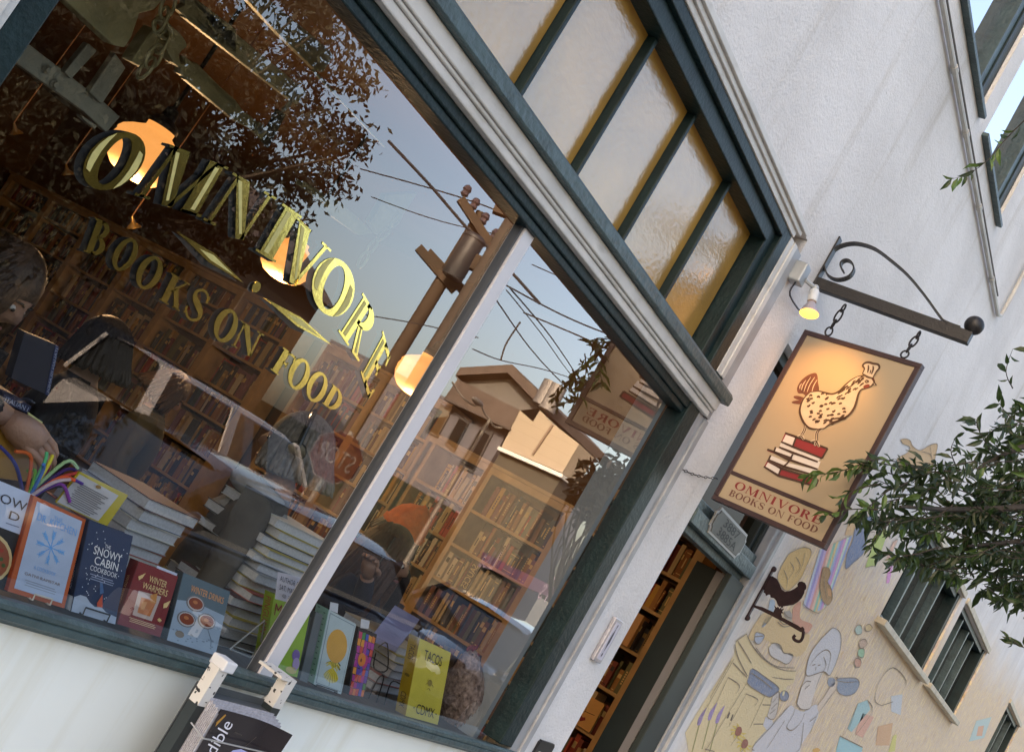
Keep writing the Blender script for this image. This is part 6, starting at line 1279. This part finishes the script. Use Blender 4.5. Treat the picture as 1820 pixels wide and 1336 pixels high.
# ---- big street trees on the far pavement
FLEAF = mat('far_dark_leaf', (.006, .009, .005), .8, var=.3, vscale=2); FLEAF2 = mat('far_olive_leaf', (.016, .018, .008), .8, var=.3, vscale=2)
def far_tree(label, c, rad, zc, n, seed, squash=.85, sun=.0):
    r = random.Random(seed); T = empty('far_street_tree', (c[0], c[1], -.02), label, 'tree', 'trees on the far pavement')
    tk = MB(); tk.tube([(c[0], c[1], -.02), (c[0]+.1, c[1], zc*.35), (c[0]-.1, c[1]+.1, zc*.6)], [.2*min(1, rad/2), .16*min(1, rad/2), .13*min(1, rad/2)], 10)
    tips = []
    for i in range(26):
        a = r.uniform(0, 6.28); e = r.uniform(-.4, 1.3); q = V((c[0], c[1], zc))+V((math.cos(a)*math.cos(e), math.sin(a)*math.cos(e), math.sin(e)*squash))*rad*r.uniform(.55, .95)
        b0 = V((c[0]-.1, c[1]+.1, zc*r.uniform(.5, .62))); tk.tube(smoothpts([b0, b0.lerp(q, .5)+rv3(r)*.25, q], 4), [q9*min(1, rad/2) for q9 in (.07, .066, .06, .05, .04, .033, .027, .02, .012)], 5); tips.append((b0, q))
    tk.obj('trunk', BARK, T, smooth=True)
    cr = MB(); clumps = []
    for i in range(230):
        d = rv3(r); k = r.random()**.45; clumps.append((V((c[0], c[1], zc))+V((d.x*rad, d.y*rad, d.z*rad*squash))*k, r.uniform(.28, .62)*min(1, rad/2)))
    for i in range(n):
        cc, s_ = clumps[r.randrange(len(clumps))]; p = cc+V((r.gauss(0, s_*.42), r.gauss(0, s_*.42), r.gauss(0, s_*.36))); d = (rv3(r)+V((0, 0, -.35))).normalized(); L = r.uniform(.10, .16); nn_ = d.cross(rv3(r)).normalized(); s2 = d.cross(nn_)*L*.2
        cr.add([p, p+d*L*.5+s2, p+d*L, p+d*L*.5-s2], [(0, 1, 2, 3)], 1 if r.random() < .12 else 0)
    tag(cr.obj('crown', [FLEAF, FLEAF2], T), kind='stuff')
a = rdep(455, 150, 16.5); far_tree('large dark street tree across the road whose crown fills the upper left reflection', (a.x-.30, -12.2), 3.15, a.z-.35, 44000, 5)
b_ = rdep(110, 190, 15); far_tree('second dark street tree across the road, left of the large one', (b_.x-.6, -12.6), 3.3, b_.z-.1, 36000, 6)

yt = mir(dep(1088, 885, 12.0)); far_tree('young sunlit kerbside tree with olive leaves, reflected at the right edge of the window', (yt.x, yt.y), .42, yt.z, 1500, 9)

# ================================================================== magazine rack on the pavement, under the sill
rk = lambda x, y, Y=-.14: at(300+x/7, 1150+y/7, Y)
CHIP = bpy.data.materials.new('chipped_white_over_black'); CHIP.use_nodes = True
def _chip(m):
    t = m.node_tree; L = t.links.new; b = t.nodes['Principled BSDF']; b.inputs['Roughness'].default_value = .5
    tc = t.nodes.new('ShaderNodeTexCoord'); n = t.nodes.new('ShaderNodeTexNoise'); n.inputs['Scale'].default_value = 55; n.inputs['Detail'].default_value = 4; L(tc.outputs['Object'], n.inputs[0])
    r = t.nodes.new('ShaderNodeValToRGB'); r.color_ramp.interpolation = 'CONSTANT'; r.color_ramp.elements[0].color = (.62, .61, .58, 1); e = r.color_ramp.elements[1]; e.position = .62; e.color = (.02, .02, .022, 1)
    L(n.outputs[0], r.inputs[0]); L(r.outputs[0], b.inputs['Base Color'])
_chip(CHIP)
RK = empty('magazine_rack', (rk(900, 1000).x, -.16, 0), 'black metal magazine rack with chipped white posts under the sill', 'magazine rack')
p0, p1 = rk(690, 280), rk(1530, 440); BT = mat('dark_teal_rack_paint', (.02, .028, .030), .4, var=.2)
zt0, zt1 = p0.z, p1.z; zsw = rk(520, 760).z
def angle(px, z1, z0, m, nm, Y=-.14):
    mb = MB(); mb.box((px.x-.018, Y, z0), (px.x+.018, Y+.003, z1)); mb.box((px.x-.018, Y+.003, z0), (px.x-.0145, Y+.034, z1)); return mb.obj(nm, m, RK)
angle(p0, zt0, zsw, CHIP, 'post'); angle(p0, zsw, 0, BT, 'post_foot'); angle(p1, zt1, p1.z-.075, CHIP, 'post'); angle(p1, p1.z-.0755, 0, BT, 'post_foot')
cp = MB(); cp.box((p0.x-.014, -.148, zt0-.004), (p0.x+.030, -.095, zt0+.024)); cp.obj('tape_cap', mat('white_tape', (.66, .68, .70), .5, var=.06), RK, bevel=.004)
ht = MB(); ht.box((p1.x-.05, -.14, zt1+.0005), (p1.x+.018, -.05, zt1+.008)); ht.obj('hook', CHIP, RK)
a, b_ = rk(690, 600), rk(1450, 800); zr = (a.z+b_.z)/2
bk = MB(); bk.box((p0.x-.016, -.1015, 0), (p1.x+.016, -.098, zr+.005)); bk.box((p0.x-.012, -.136, zr-.030), (p1.x+.014, -.102, zr-.012)); bk.obj('back_plate', mat('grey_rack_plate', (.085, .095, .10), .45, .3, var=.15), RK)
wr_ = MB(); zz = rk(440, 1120, -.2).z
wr_.tube([(p0.x-.018, -.15, zz+.01), (p0.x-.018, -.205, zz), (p1.x+.018, -.205, zz-.004), (p1.x+.018, -.15, zz+.006)], .0022, 6); wr_.obj('retaining_wire', mat('bare_wire', (.5, .5, .5), .3, .8), RK)
# a thick bundle of magazines
x0, x1 = p0.x+.012, p1.x+.004; wdt = x1-x0; zt_ = zr-.012; Hm = .272
MG = mat('magazine_edges', (.40, .40, .44), .7, var=.2, vscale=120)
for i in range(12):
    y = -.1375-i*.0036; dx = .003*math.sin(i*2.1); mb = MB(); mb.box((x0+dx, y-.0032, zt_-.004*(i % 3)-Hm-.001*i), (x1+dx, y, zt_-.0045*(i % 3)-.001*i)); o = mb.obj('magazine', MG)
    tag(o, 'food magazine, %s from the back in the bundle on the rack' % nth(i), 'magazine', 'bundle of magazines')
FM = empty('front_magazine', (x0, -.22, zt_-Hm), 'front copy of a dark food magazine with curling corner on the rack', 'magazine')
NU, NV = 10, 12; vs, fs = [], []
def fm(u, v, l=0):
    cl = max(0, u-.55)**2*.16*(1-v*.6); return V((x0+.003+wdt*1.03*u, -.1830-.0006*l-cl, zt_-.008-Hm*v-.03*u*u*.3))
for j in range(NV+1):
    for i in range(NU+1): vs.append(fm(i/NU, j/NV))
for j in range(NV):
    for i in range(NU): q = j*(NU+1)+i; fs.append((q, q+1, q+NU+2, q+NU+1))
n_ = len(vs); vs += [p+V((0, .003, 0)) for p in vs]; fs += [tuple(i+n_ for i in f[::-1]) for f in fs]
MB().add(vs, fs).obj('cover', paint(38, 34, 38, .25), FM, smooth='all')
it = MB(); mats_ = [paint(224, 224, 232), paint(170, 176, 222), paint(110, 74, 62), paint(176, 128, 52), paint(74, 66, 60), paint(134, 124, 196)]
text_on(it, 'edible', lambda x, y: fm(.09+.17*(1-y), .50-.40*x-.03*y, 2), 0, 0, 1, 1, 0)
def bl(pts, k, l=1): it.add([fm(u, v, l) for u, v in pts], [list(range(len(pts)))], k)
bl([(.40, .42), (.46, .33), (.56, .30), (.68, .31), (.74, .36), (.66, .40), (.58, .42), (.50, .50), (.44, .52)], 1); bl([(.50, .34), (.58, .33), (.56, .40), (.50, .42)], 5, 2); bl([(.52, .44), (.62, .40), (.78, .40), (.80, .60), (.60, .70), (.48, .60)], 2); bl([(.30, .56), (.46, .54), (.48, .70), (.36, .80)], 2); bl([(.03, .12), (.08, .03), (.10, .04), (.05, .16)], 3); bl([(.34, .16), (.46, .17), (.46, .18), (.34, .17)], 4); bl([(.58, .28), (.66, .15), (.665, .155), (.585, .285)], 4); bl([(.74, .50), (.84, .26), (.85, .265), (.75, .51)], 0, 3)
it.obj('cover_print', mats_, FM)
# white painted stub pipe that continues below the mullion
s0, s1 = at(478, 1196, -.055), at(445, 1250, -.02)
pp = MB(); pp.tube(smoothpts([(2.806, -.045, .975), (2.806, -.062, .95), (2.80, -.040, .90), (2.80, -.035, .80), (2.80, -.035, .0)], 4), .017, 10); pp.obj('white_stub_pipe', mat('white_pipe_paint', (.62, .65, .65), .4, var=.06), B, smooth=True)

# ================================================================== people inside the shop
SKIN = mat('skin', (.42, .24, .17), .55, var=.16, vscale=25, bump=.3, bscale=70); SKIN2 = mat('skin_tan', (.34, .19, .13), .55, var=.08, vscale=12); LIP = mat('lips', (.28, .09, .08), .5); EYEW = mat('eye_white', (.6, .58, .55), .3); EYED = mat('eye_dark', (.02, .015, .01), .2)
def head_into(mb, c, yaw, s, mskin=1, mlip=2, mew=3, med=4, pitch=0, roll=0):
    M = Matrix.Rotation(yaw, 3, 'Z') @ Matrix.Rotation(-pitch, 3, 'Y') @ Matrix.Rotation(roll, 3, 'X'); n, m = 28, 20; vs, fs = [], []
    for i in range(m+1):
        t = math.pi*i/m
        for j in range(n):
            a = 2*math.pi*j/n; x, y, z = math.sin(t)*math.cos(a), math.sin(t)*math.sin(a), math.cos(t)
            X, Y, Z = x*.098, y*.075, z*.118
            if z < 0: k = 1+.34*z; Y *= k; X *= (1+.20*z) if x > 0 else (1+.42*z)          # jaw and nape
            if x > .2:
                f = math.exp(-(y/.16)**2); X += .026*f*math.exp(-((z+.16)/.15)**2)           # nose
                X += .010*f*math.exp(-((z-.02)/.12)**2)
                X -= .010*math.exp(-((abs(y)-.40)/.17)**2)*math.exp(-((z-.02)/.12)**2)        # eye sockets
                X += .007*math.exp(-(y/.30)**2)*math.exp(-((z+.50)/.09)**2); X += .010*math.exp(-(y/.26)**2)*math.exp(-((z+.80)/.12)**2)
            vs.append(V(c)+M @ V((X, Y, Z))*s)
    for i in range(m):
        for j in range(n): fs.append((i*n+j, (i+1)*n+j, (i+1)*n+(j+1) % n, i*n+(j+1) % n))
    mb.add(vs, fs, mskin)
    L = lambda x, y, z: V(c)+M @ V((x, y, z))*s
    for sg in (-1, 1):
        mb.ball(L(.082, sg*.030, .004), .012*s, 10, 6, (1, 1, .7), mew); mb.ball(L(.0915, sg*.031, .003), .0058*s, 8, 6, (1, 1, 1), med)
        mb.tube([L(.094, sg*.012, .026), L(.094, sg*.032, .031), L(.082, sg*.052, .024)], .0034*s, 5, med)
        mb.ball(L(-.004, sg*.076, -.008), .026*s, 8, 6, (.7, .35, 1.15), mskin)
    mb.tube([L(.092, -.022, -.060), L(.102, 0, -.057), L(.092, .022, -.060)], [.003*s, .0065*s, .003*s], 6, mlip)
    return L
def hand_into(mb, w, fwd, up, s=1, curl=.6, mi=1, thumb=1):
    fwd = fwd.normalized(); side = fwd.cross(up).normalized()*thumb; up = side.cross(fwd).normalized()*thumb
    up = (up if True else up); pal = w+fwd*.045*s
    mb.tube([w, w+fwd*.03*s, w+fwd*.065*s, w+fwd*.09*s], [.024*s, .034*s, .038*s, .030*s], 10, mi)
    for k, (o, L) in enumerate(((.030, .062), (.010, .074), (-.010, .070), (-.030, .054))):
        p = w+fwd*.085*s+side*o*s; d = fwd.copy(); pts = [p-fwd*.02*s, p]
        for q in range(3):
            ca, sa = math.cos(curl*(q+.5)), math.sin(curl*(q+.5)); pts.append(pts[-1]+(fwd*ca-up*sa)*L*s*(.45, .32, .23)[q])
        mb.tube(pts, [.0095*s, .0095*s, .0088*s, .008*s, .006*s], 7, mi)
    t0 = w+fwd*.03*s+side*.028*s; mb.tube([t0, t0+fwd*.03*s+side*.022*s-up*.01*s, t0+fwd*.06*s+side*.026*s-up*.028*s, t0+fwd*.08*s+side*.018*s-up*.04*s], [.013*s, .012*s, .010*s, .007*s], 7, mi)
def person(label, pos, yaw, head, cloth, trousers, skin=SKIN, arms=None, hpitch=0, hyaw=None, hs=1.0, hands=True, wide=1.0, hroll=0):
    """pos: feet (x,y); head: centre of the head; arms: for each side (elbow, wrist) in place coordinates or None to hang"""
    x, y = pos; c, s = math.cos(yaw), math.sin(yaw); H = (head.z-.005)/1.56
    P = lambda fx, sy, z: V((x+c*fx-s*sy, y+s*fx+c*sy, z*H))
    vs, rad, ed, kind = [], [], [], []
    def j(p, r, par=None, k=0):
        vs.append(V(p)); rad.append(r); kind.append(k)
        if par is not None: ed.append((par, len(vs)-1))
        return len(vs)-1
    off = V((head.x, head.y, 0))-V((x, y, 0)); lean = lambda z: off*max(0, (z-.9)/.66)
    pel = j(P(0, 0, .93), (.13, .15)); sp = j(P(0, 0, 1.10)+lean(1.10), (.12, .145), pel); ch = j(P(.0, 0, 1.28)+lean(1.28), (.125, .165*wide), sp); nb = j(P(-.01, 0, 1.405)+lean(1.405), (.075, .09), ch); nk = j(head+V((-.012*c, -.012*s, -.115*hs)), (.052, .055), nb, 1); nt2 = j(head+V((0, 0, -.06*hs)), (.045, .045), nk, 1)
    ends = []
    for i, sg in enumerate((1, -1)):
        sh = j(P(-.01, sg*.175*wide, 1.36)+lean(1.36), (.062, .062), ch)
        el, wr = (arms[i] if arms and arms[i] else (P(-.03, sg*.25*wide, 1.08)+lean(1.08), P(.07, sg*.25*wide, .86)+lean(.86)))
        m1 = j((vs[sh]+V(el))/2, (.055, .055), sh); e = j(el, (.045, .045), m1); m2 = j(V(el).lerp(V(wr), .55), (.040, .040), e); w_ = j(wr, (.028, .028), m2, 1); ends.append((V(wr), (V(wr)-V(el)).normalized(), sg))
        hp_ = j(P(0, sg*.085, .86), (.095, .095), pel, 2); kn = j(P(.01, sg*.095, .48), (.068, .068), hp_, 2); an = j(P(0, sg*.10, .085), (.045, .045), kn, 2); j(P(.15, sg*.105, .04), (.038, .038), an, 3)
    me = bpy.data.meshes.new('body'); me.from_pydata(vs, ed, []); o = bpy.data.objects.new('body_tmp', me); COL.objects.link(o)
    md = o.modifiers.new('skin', 'SKIN'); md.use_smooth_shade = True
    for i, sv in enumerate(me.skin_vertices[0].data): sv.radius = rad[i]; sv.use_root = (i == 0)
    sub = o.modifiers.new('sub', 'SUBSURF'); sub.levels = 2
    bpy.context.view_layer.update(); m2_ = bpy.data.meshes.new_from_object(o.evaluated_get(bpy.context.evaluated_depsgraph_get()))
    bv = [v.co.copy() for v in m2_.vertices]; bf = [list(p.vertices) for p in m2_.polygons]; bpy.data.objects.remove(o); bpy.data.meshes.remove(m2_)
    R0 = empty('person', (x, y, 0), label, 'person'); mb = MB(); slot = {0: 0, 1: 1, 2: 5, 3: 6}
    for f in bf:
        cc = sum((bv[i] for i in f), V((0, 0, 0)))/len(f); best, bd = 0, 9
        for a, b_ in ed:
            ab = vs[b_]-vs[a]; t = max(0, min(1, (cc-vs[a]).dot(ab)/ab.length_squared)); d = (vs[a]+ab*t-cc).length
            if d < bd: bd = d; best = kind[b_] if (kind[b_] != 1 or t > .72) else kind[a]
        mb.f.append(f); mb.mi.append(slot[best])
    mb.v = bv
    L = head_into(mb, head, hyaw if hyaw is not None else yaw, hs, pitch=hpitch, roll=hroll)
    if hands:
        for w, d, sg in ends: hand_into(mb, w-d*.01, d, V((0, 0, 1)) if abs(d.z) < .8 else V((c, s, 0)), .92, .5, 1, sg)
    mb.obj('body', [cloth, skin, LIP, EYEW, EYED, trousers, mat('dark_shoe', (.03, .025, .02), .5)], R0, smooth='all')
    return R0, L
def hair(root, L, m, length, seed, s=1, front=.25, name='hair', n=170, part=0):
    r = random.Random(seed); mb = MB(); vs, fs = [], []; N, Mm = 28, 14                  # a close cap, then locks
    for i in range(Mm+1):
        t = math.pi*.62*i/Mm
        for j in range(N):
            a = 2*math.pi*j/N; fr = max(0, math.cos(a)); lim = 1-front*fr*1.5; tt = t*lim; vs.append(L(.108*math.sin(tt)*math.cos(a)-.008, .089*math.sin(tt)*math.sin(a), .130*math.cos(tt)))
    for i in range(Mm):
        for j in range(N): fs.append((i*N+j, (i+1)*N+j, (i+1)*N+(j+1) % N, i*N+(j+1) % N))
    mb.add(vs, fs)
    if length:
        for k in range(n):
            a = r.uniform(.62, 2*math.pi-.62); t = r.uniform(.5, 1.5); p0 = (.105*math.sin(t)*math.cos(a)-.008, .088*math.sin(t)*math.sin(a), .128*math.cos(t)); q = .112*math.sin(1.5)
            ou = (1.05+r.uniform(0, .25)); l = length*r.uniform(.75, 1.05)
            pts = [L(*p0), L(q*math.cos(a)*1.02-.008, .094*math.sin(a), min(p0[2], -.01)), L(q*math.cos(a)*ou-.012, .098*math.sin(a)*ou, -.06-l*.45), L(q*math.cos(a)*ou*.95-.012+r.uniform(-.02, .02), .094*math.sin(a)*ou+r.uniform(-.015, .015), -.06-l)]
            mb.tube(smoothpts(pts, 3), [.008, .010, .011, .011, .011, .010, .009, .007, .005, .002][:10], 4)
    return mb.obj(name, m, root, smooth='all')
HBR = mat('brown_hair', (.055, .028, .014), .5, var=.35, vscale=60, bump=.3, bscale=150); HDK = mat('dark_hair', (.018, .011, .008), .5, var=.3, vscale=60, bump=.3, bscale=150); HGR = mat('grey_hair', (.16, .145, .13), .6, var=.35, vscale=60, bump=.3, bscale=150); HAU = mat('auburn_hair', (.06, .022, .010), .5, var=.4, vscale=50, bump=.3, bscale=150)
KNIT = mat('black_knit', (.012, .012, .014), .9, var=.2, vscale=40, bump=.3); NAVYC = mat('navy_cloth', (.012, .014, .03), .85, var=.2); TROU = mat('dark_trousers', (.02, .022, .028), .85); GREYC = mat('taupe_grey_coat', (.075, .068, .056), .9, var=.25, vscale=9, bump=.9, bscale=9); HOOD = mat('pale_grey_hoodie', (.30, .30, .28), .9, var=.2, vscale=10, bump=.8, bscale=14)
def feet(h, dx=0, dy=0): return (h.x+dx, h.y+dy)
# woman at the left edge holding books and an envelope
h = dep(-2, 505, 3.15)
el, wr = dep(-70, 690, 2.75), at(6, 738, .40)
r1, L1 = person('person with long brown hair at the left edge, holding a yellow envelope in the window', feet(h, .02, .10), R_(-62), h, KNIT, TROU, arms=[None, (el, wr-V((.0, .0, .0)))], hpitch=-.45, hands=False)
hair(r1, L1, HBR, .30, 4)
hm = MB(); hw = at(12, 742, .40); fw_ = (at(52, 775, .36)-hw).normalized(); hand_into(hm, hw, fw_, V((0, -.75, .65)), 1.12, .50, 0, -1); hm.tube([dep(-70, 690, 2.75), hw], [.04, .027], 10); hm.obj('gripping_hand', SKIN, r1, smooth='all')
en = [at(-30, 720, .42), at(100, 793, .42), at(84, 822, .40), at(52, 858, .36), at(-40, 846, .36)]
E1 = MB().prism(en, (0, .02, 0)).obj('padded_envelope', mat('manila_yellow', (.42, .22, .025), .6, var=.12, vscale=5), None, bevel=.006); tag(E1, 'mustard yellow padded envelope gripped by a hand at the left', 'envelope')
MB().tube([at(48, 788, .398), at(64, 796, .398), at(75, 799, .398)], .004, 5).obj('flap_string', paint(214, 150, 40), E1)
MB().prism([at(60, 770, .385), at(102, 790, .385), at(99, 797, .385), at(57, 777, .385)], (0, .02, 0)).obj('label_sheet', paint(120, 116, 170), E1)
tag(MB().prism([at(50, 732, .39), at(76, 750, .39), at(64, 772, .38), at(52, 762, .38)], (0, .004, 0)).obj('yellow_note', paint(196, 196, 130)), 'pale yellow sticky note behind the gripping hand', 'note')
for Y, q, lab, txt in ((.62, [(44, 590), (98, 612), (80, 700), (20, 672)], 'dark blue hardback about italian islands held up at the left', 'ITALIAN ISLANDS'),):
    p = [at(*a, Y) for a in q]; b0 = empty('held_book', p[3], lab, 'book'); MB().prism(p, (0, .03, 0)).obj('cover', paint(26, 30, 48), b0)
    sp_ = [p[1], p[1]+V((.012, 0, 0)), p[2]+V((.012, 0, 0)), p[2]]; MB().prism([a-V((0, .002, 0)) for a in sp_], (0, .032, 0)).obj('spine_strip', paint(44, 60, 104), b0)
    tx = MB(); up_ = (p[2]-p[1]); text_on(tx, txt, lambda x, y: p[1]+up_*(.05+.9*x)+V((.002+.008*(1-y), -.0035, 0)), 0, 0, 1, 1); tx.obj('spine_lettering', paint(170, 180, 206), b0)
p = [at(8, 700, .5), at(56, 722, .5), at(50, 735, .5), at(2, 713, .5)]; b0 = empty('held_book', p[3], 'blue italian cookbook lying spine-out under the held hardback', 'book'); MB().prism(p, (0, .16, 0)).obj('book_body', paint(36, 44, 76), b0)
tx = MB(); text_on(tx, 'ITALIAN I', lambda x, y: p[3]+(p[2]-p[3])*(.08+.84*x)+(p[0]-p[3])*(.2+.6*y)+V((0, -.002, 0)), 0, 0, 1, 1); tx.obj('spine_lettering', paint(170, 180, 206), b0)
# man in black reading, behind her
h = dep(176, 618, 4.5); r2, L2 = person('person with dark hair in black clothes, in profile left of the reflected wagon', feet(h), R_(125), h, KNIT, TROU, SKIN2, hpitch=-.1); hair(r2, L2, HDK, .035, 5, front=.30)
# customer with brown hair further back
h = dep(300, 694, 6.8); r3, L3 = person('person with tousled brown hair further back by the shelves', feet(h), R_(-40), h, mat('grey_green_jumper', (.06, .065, .05), .9), TROU, SKIN, hpitch=-.5); hair(r3, L3, HBR, .05, 6)
# person with headphones in pale hoodie under a coat
h = dep(526, 800, 3.8); r4, L4 = person('person wearing black headphones, pale hoodie and taupe coat behind the book stacks', feet(h, .0, .06), R_(128), h, GREYC, TROU, SKIN, hpitch=-.12, wide=1.1); hair(r4, L4, HGR, .03, 7, front=.22)
hp_ = MB()
for sg in (-1, 1): hp_.lathe([(.0005, .022), (.030, .020), (.036, .008), (.036, -.004)], L4(-.004, sg*.083, -.006), 16, (L4(0, sg, 0)-L4(0, 0, 0)))
hp_.tube([L4(-.004, .10*math.cos(a), .135*math.sin(a)) for a in [math.pi*i/14 for i in range(15)]], .009, 8); hp_.obj('headphones', mat('gloss_black_plastic', (.01, .01, .011), .15), r4, smooth=True)
hd_ = MB(); hz = h.z
hd_.lathe([(.066, -.205), (.090, -.195), (.100, -.172), (.092, -.145), (.074, -.135), (.066, -.155)], (h.x-.01, h.y, hz), 22, (.15, -.1, 1)); hd_.lathe([(.150, -.285), (.140, -.255), (.110, -.215), (.080, -.185)], (h.x, h.y, hz), 22); hd_.obj('hoodie', HOOD, r4, smooth='all')
MB().tube([L4(.0, .078, -.045), L4(.004, .084, -.060), L4(.0, .080, -.072)], .004, 6).obj('earring', paint(222, 214, 196), r4)
# orange beanie
h = dep(716, 945, 6.0); r5, L5 = person('person in bright orange beanie and black jacket, browsing by the front bookcase', feet(h), R_(-95), h, KNIT, TROU, SKIN2, hpitch=-.25); hair(r5, L5, HDK, .02, 8)
bn = MB(); N = 26; vs, fs = [], []
for i in range(9):
    t = (.02, .25, .55, .9, 1.2, 1.42, 1.44, 1.62, 1.66)[i]; k = (1.0, 1.0, 1.02, 1.03, 1.03, 1.03, 1.12, 1.12, 1.04)[i]
    for j in range(N): a = 2*math.pi*j/N; rb3 = 1+.018*(j % 2); vs.append(L5(.114*math.sin(t)*math.cos(a)*k*rb3-.010, .096*math.sin(t)*math.sin(a)*k*rb3, .150*math.cos(t)+.012+.012*math.cos(a)))
for i in range(8):
    for j in range(N): fs.append((i*N+j, (i+1)*N+j, (i+1)*N+(j+1) % N, i*N+(j+1) % N))
bn.add(vs, fs); bn.obj('beanie', mat('orange_knit', (.90, .17, .015), .9, var=.15, vscale=30, bump=.5, bscale=90), r5, smooth='all')
# long-haired woman with phone in front of the beanie
h = dep(688, 985, 4.9); e_, w2 = dep(640, 1075, 4.7), dep(654, 1020, 4.6)
r6, L6 = person('person with long auburn hair and navy coat raising a phone', feet(h, 0, .05), R_(-70), h, NAVYC, TROU, SKIN2, arms=[None, (e_, w2)], hpitch=-.15); hair(r6, L6, HAU, .38, 9, n=240)
ph_ = MB(); pc_ = w2+V((0, -.02, .10)); ph_.bar(pc_-V((0, 0, .07)), pc_+V((0, 0, .07)), .075, .009, (.5, -.8, 0)); tag(ph_.obj('phone', mat('black_phone', (.01, .01, .012), .15), None, bevel=.003), 'dark phone held up by the person with auburn hair', 'phone')
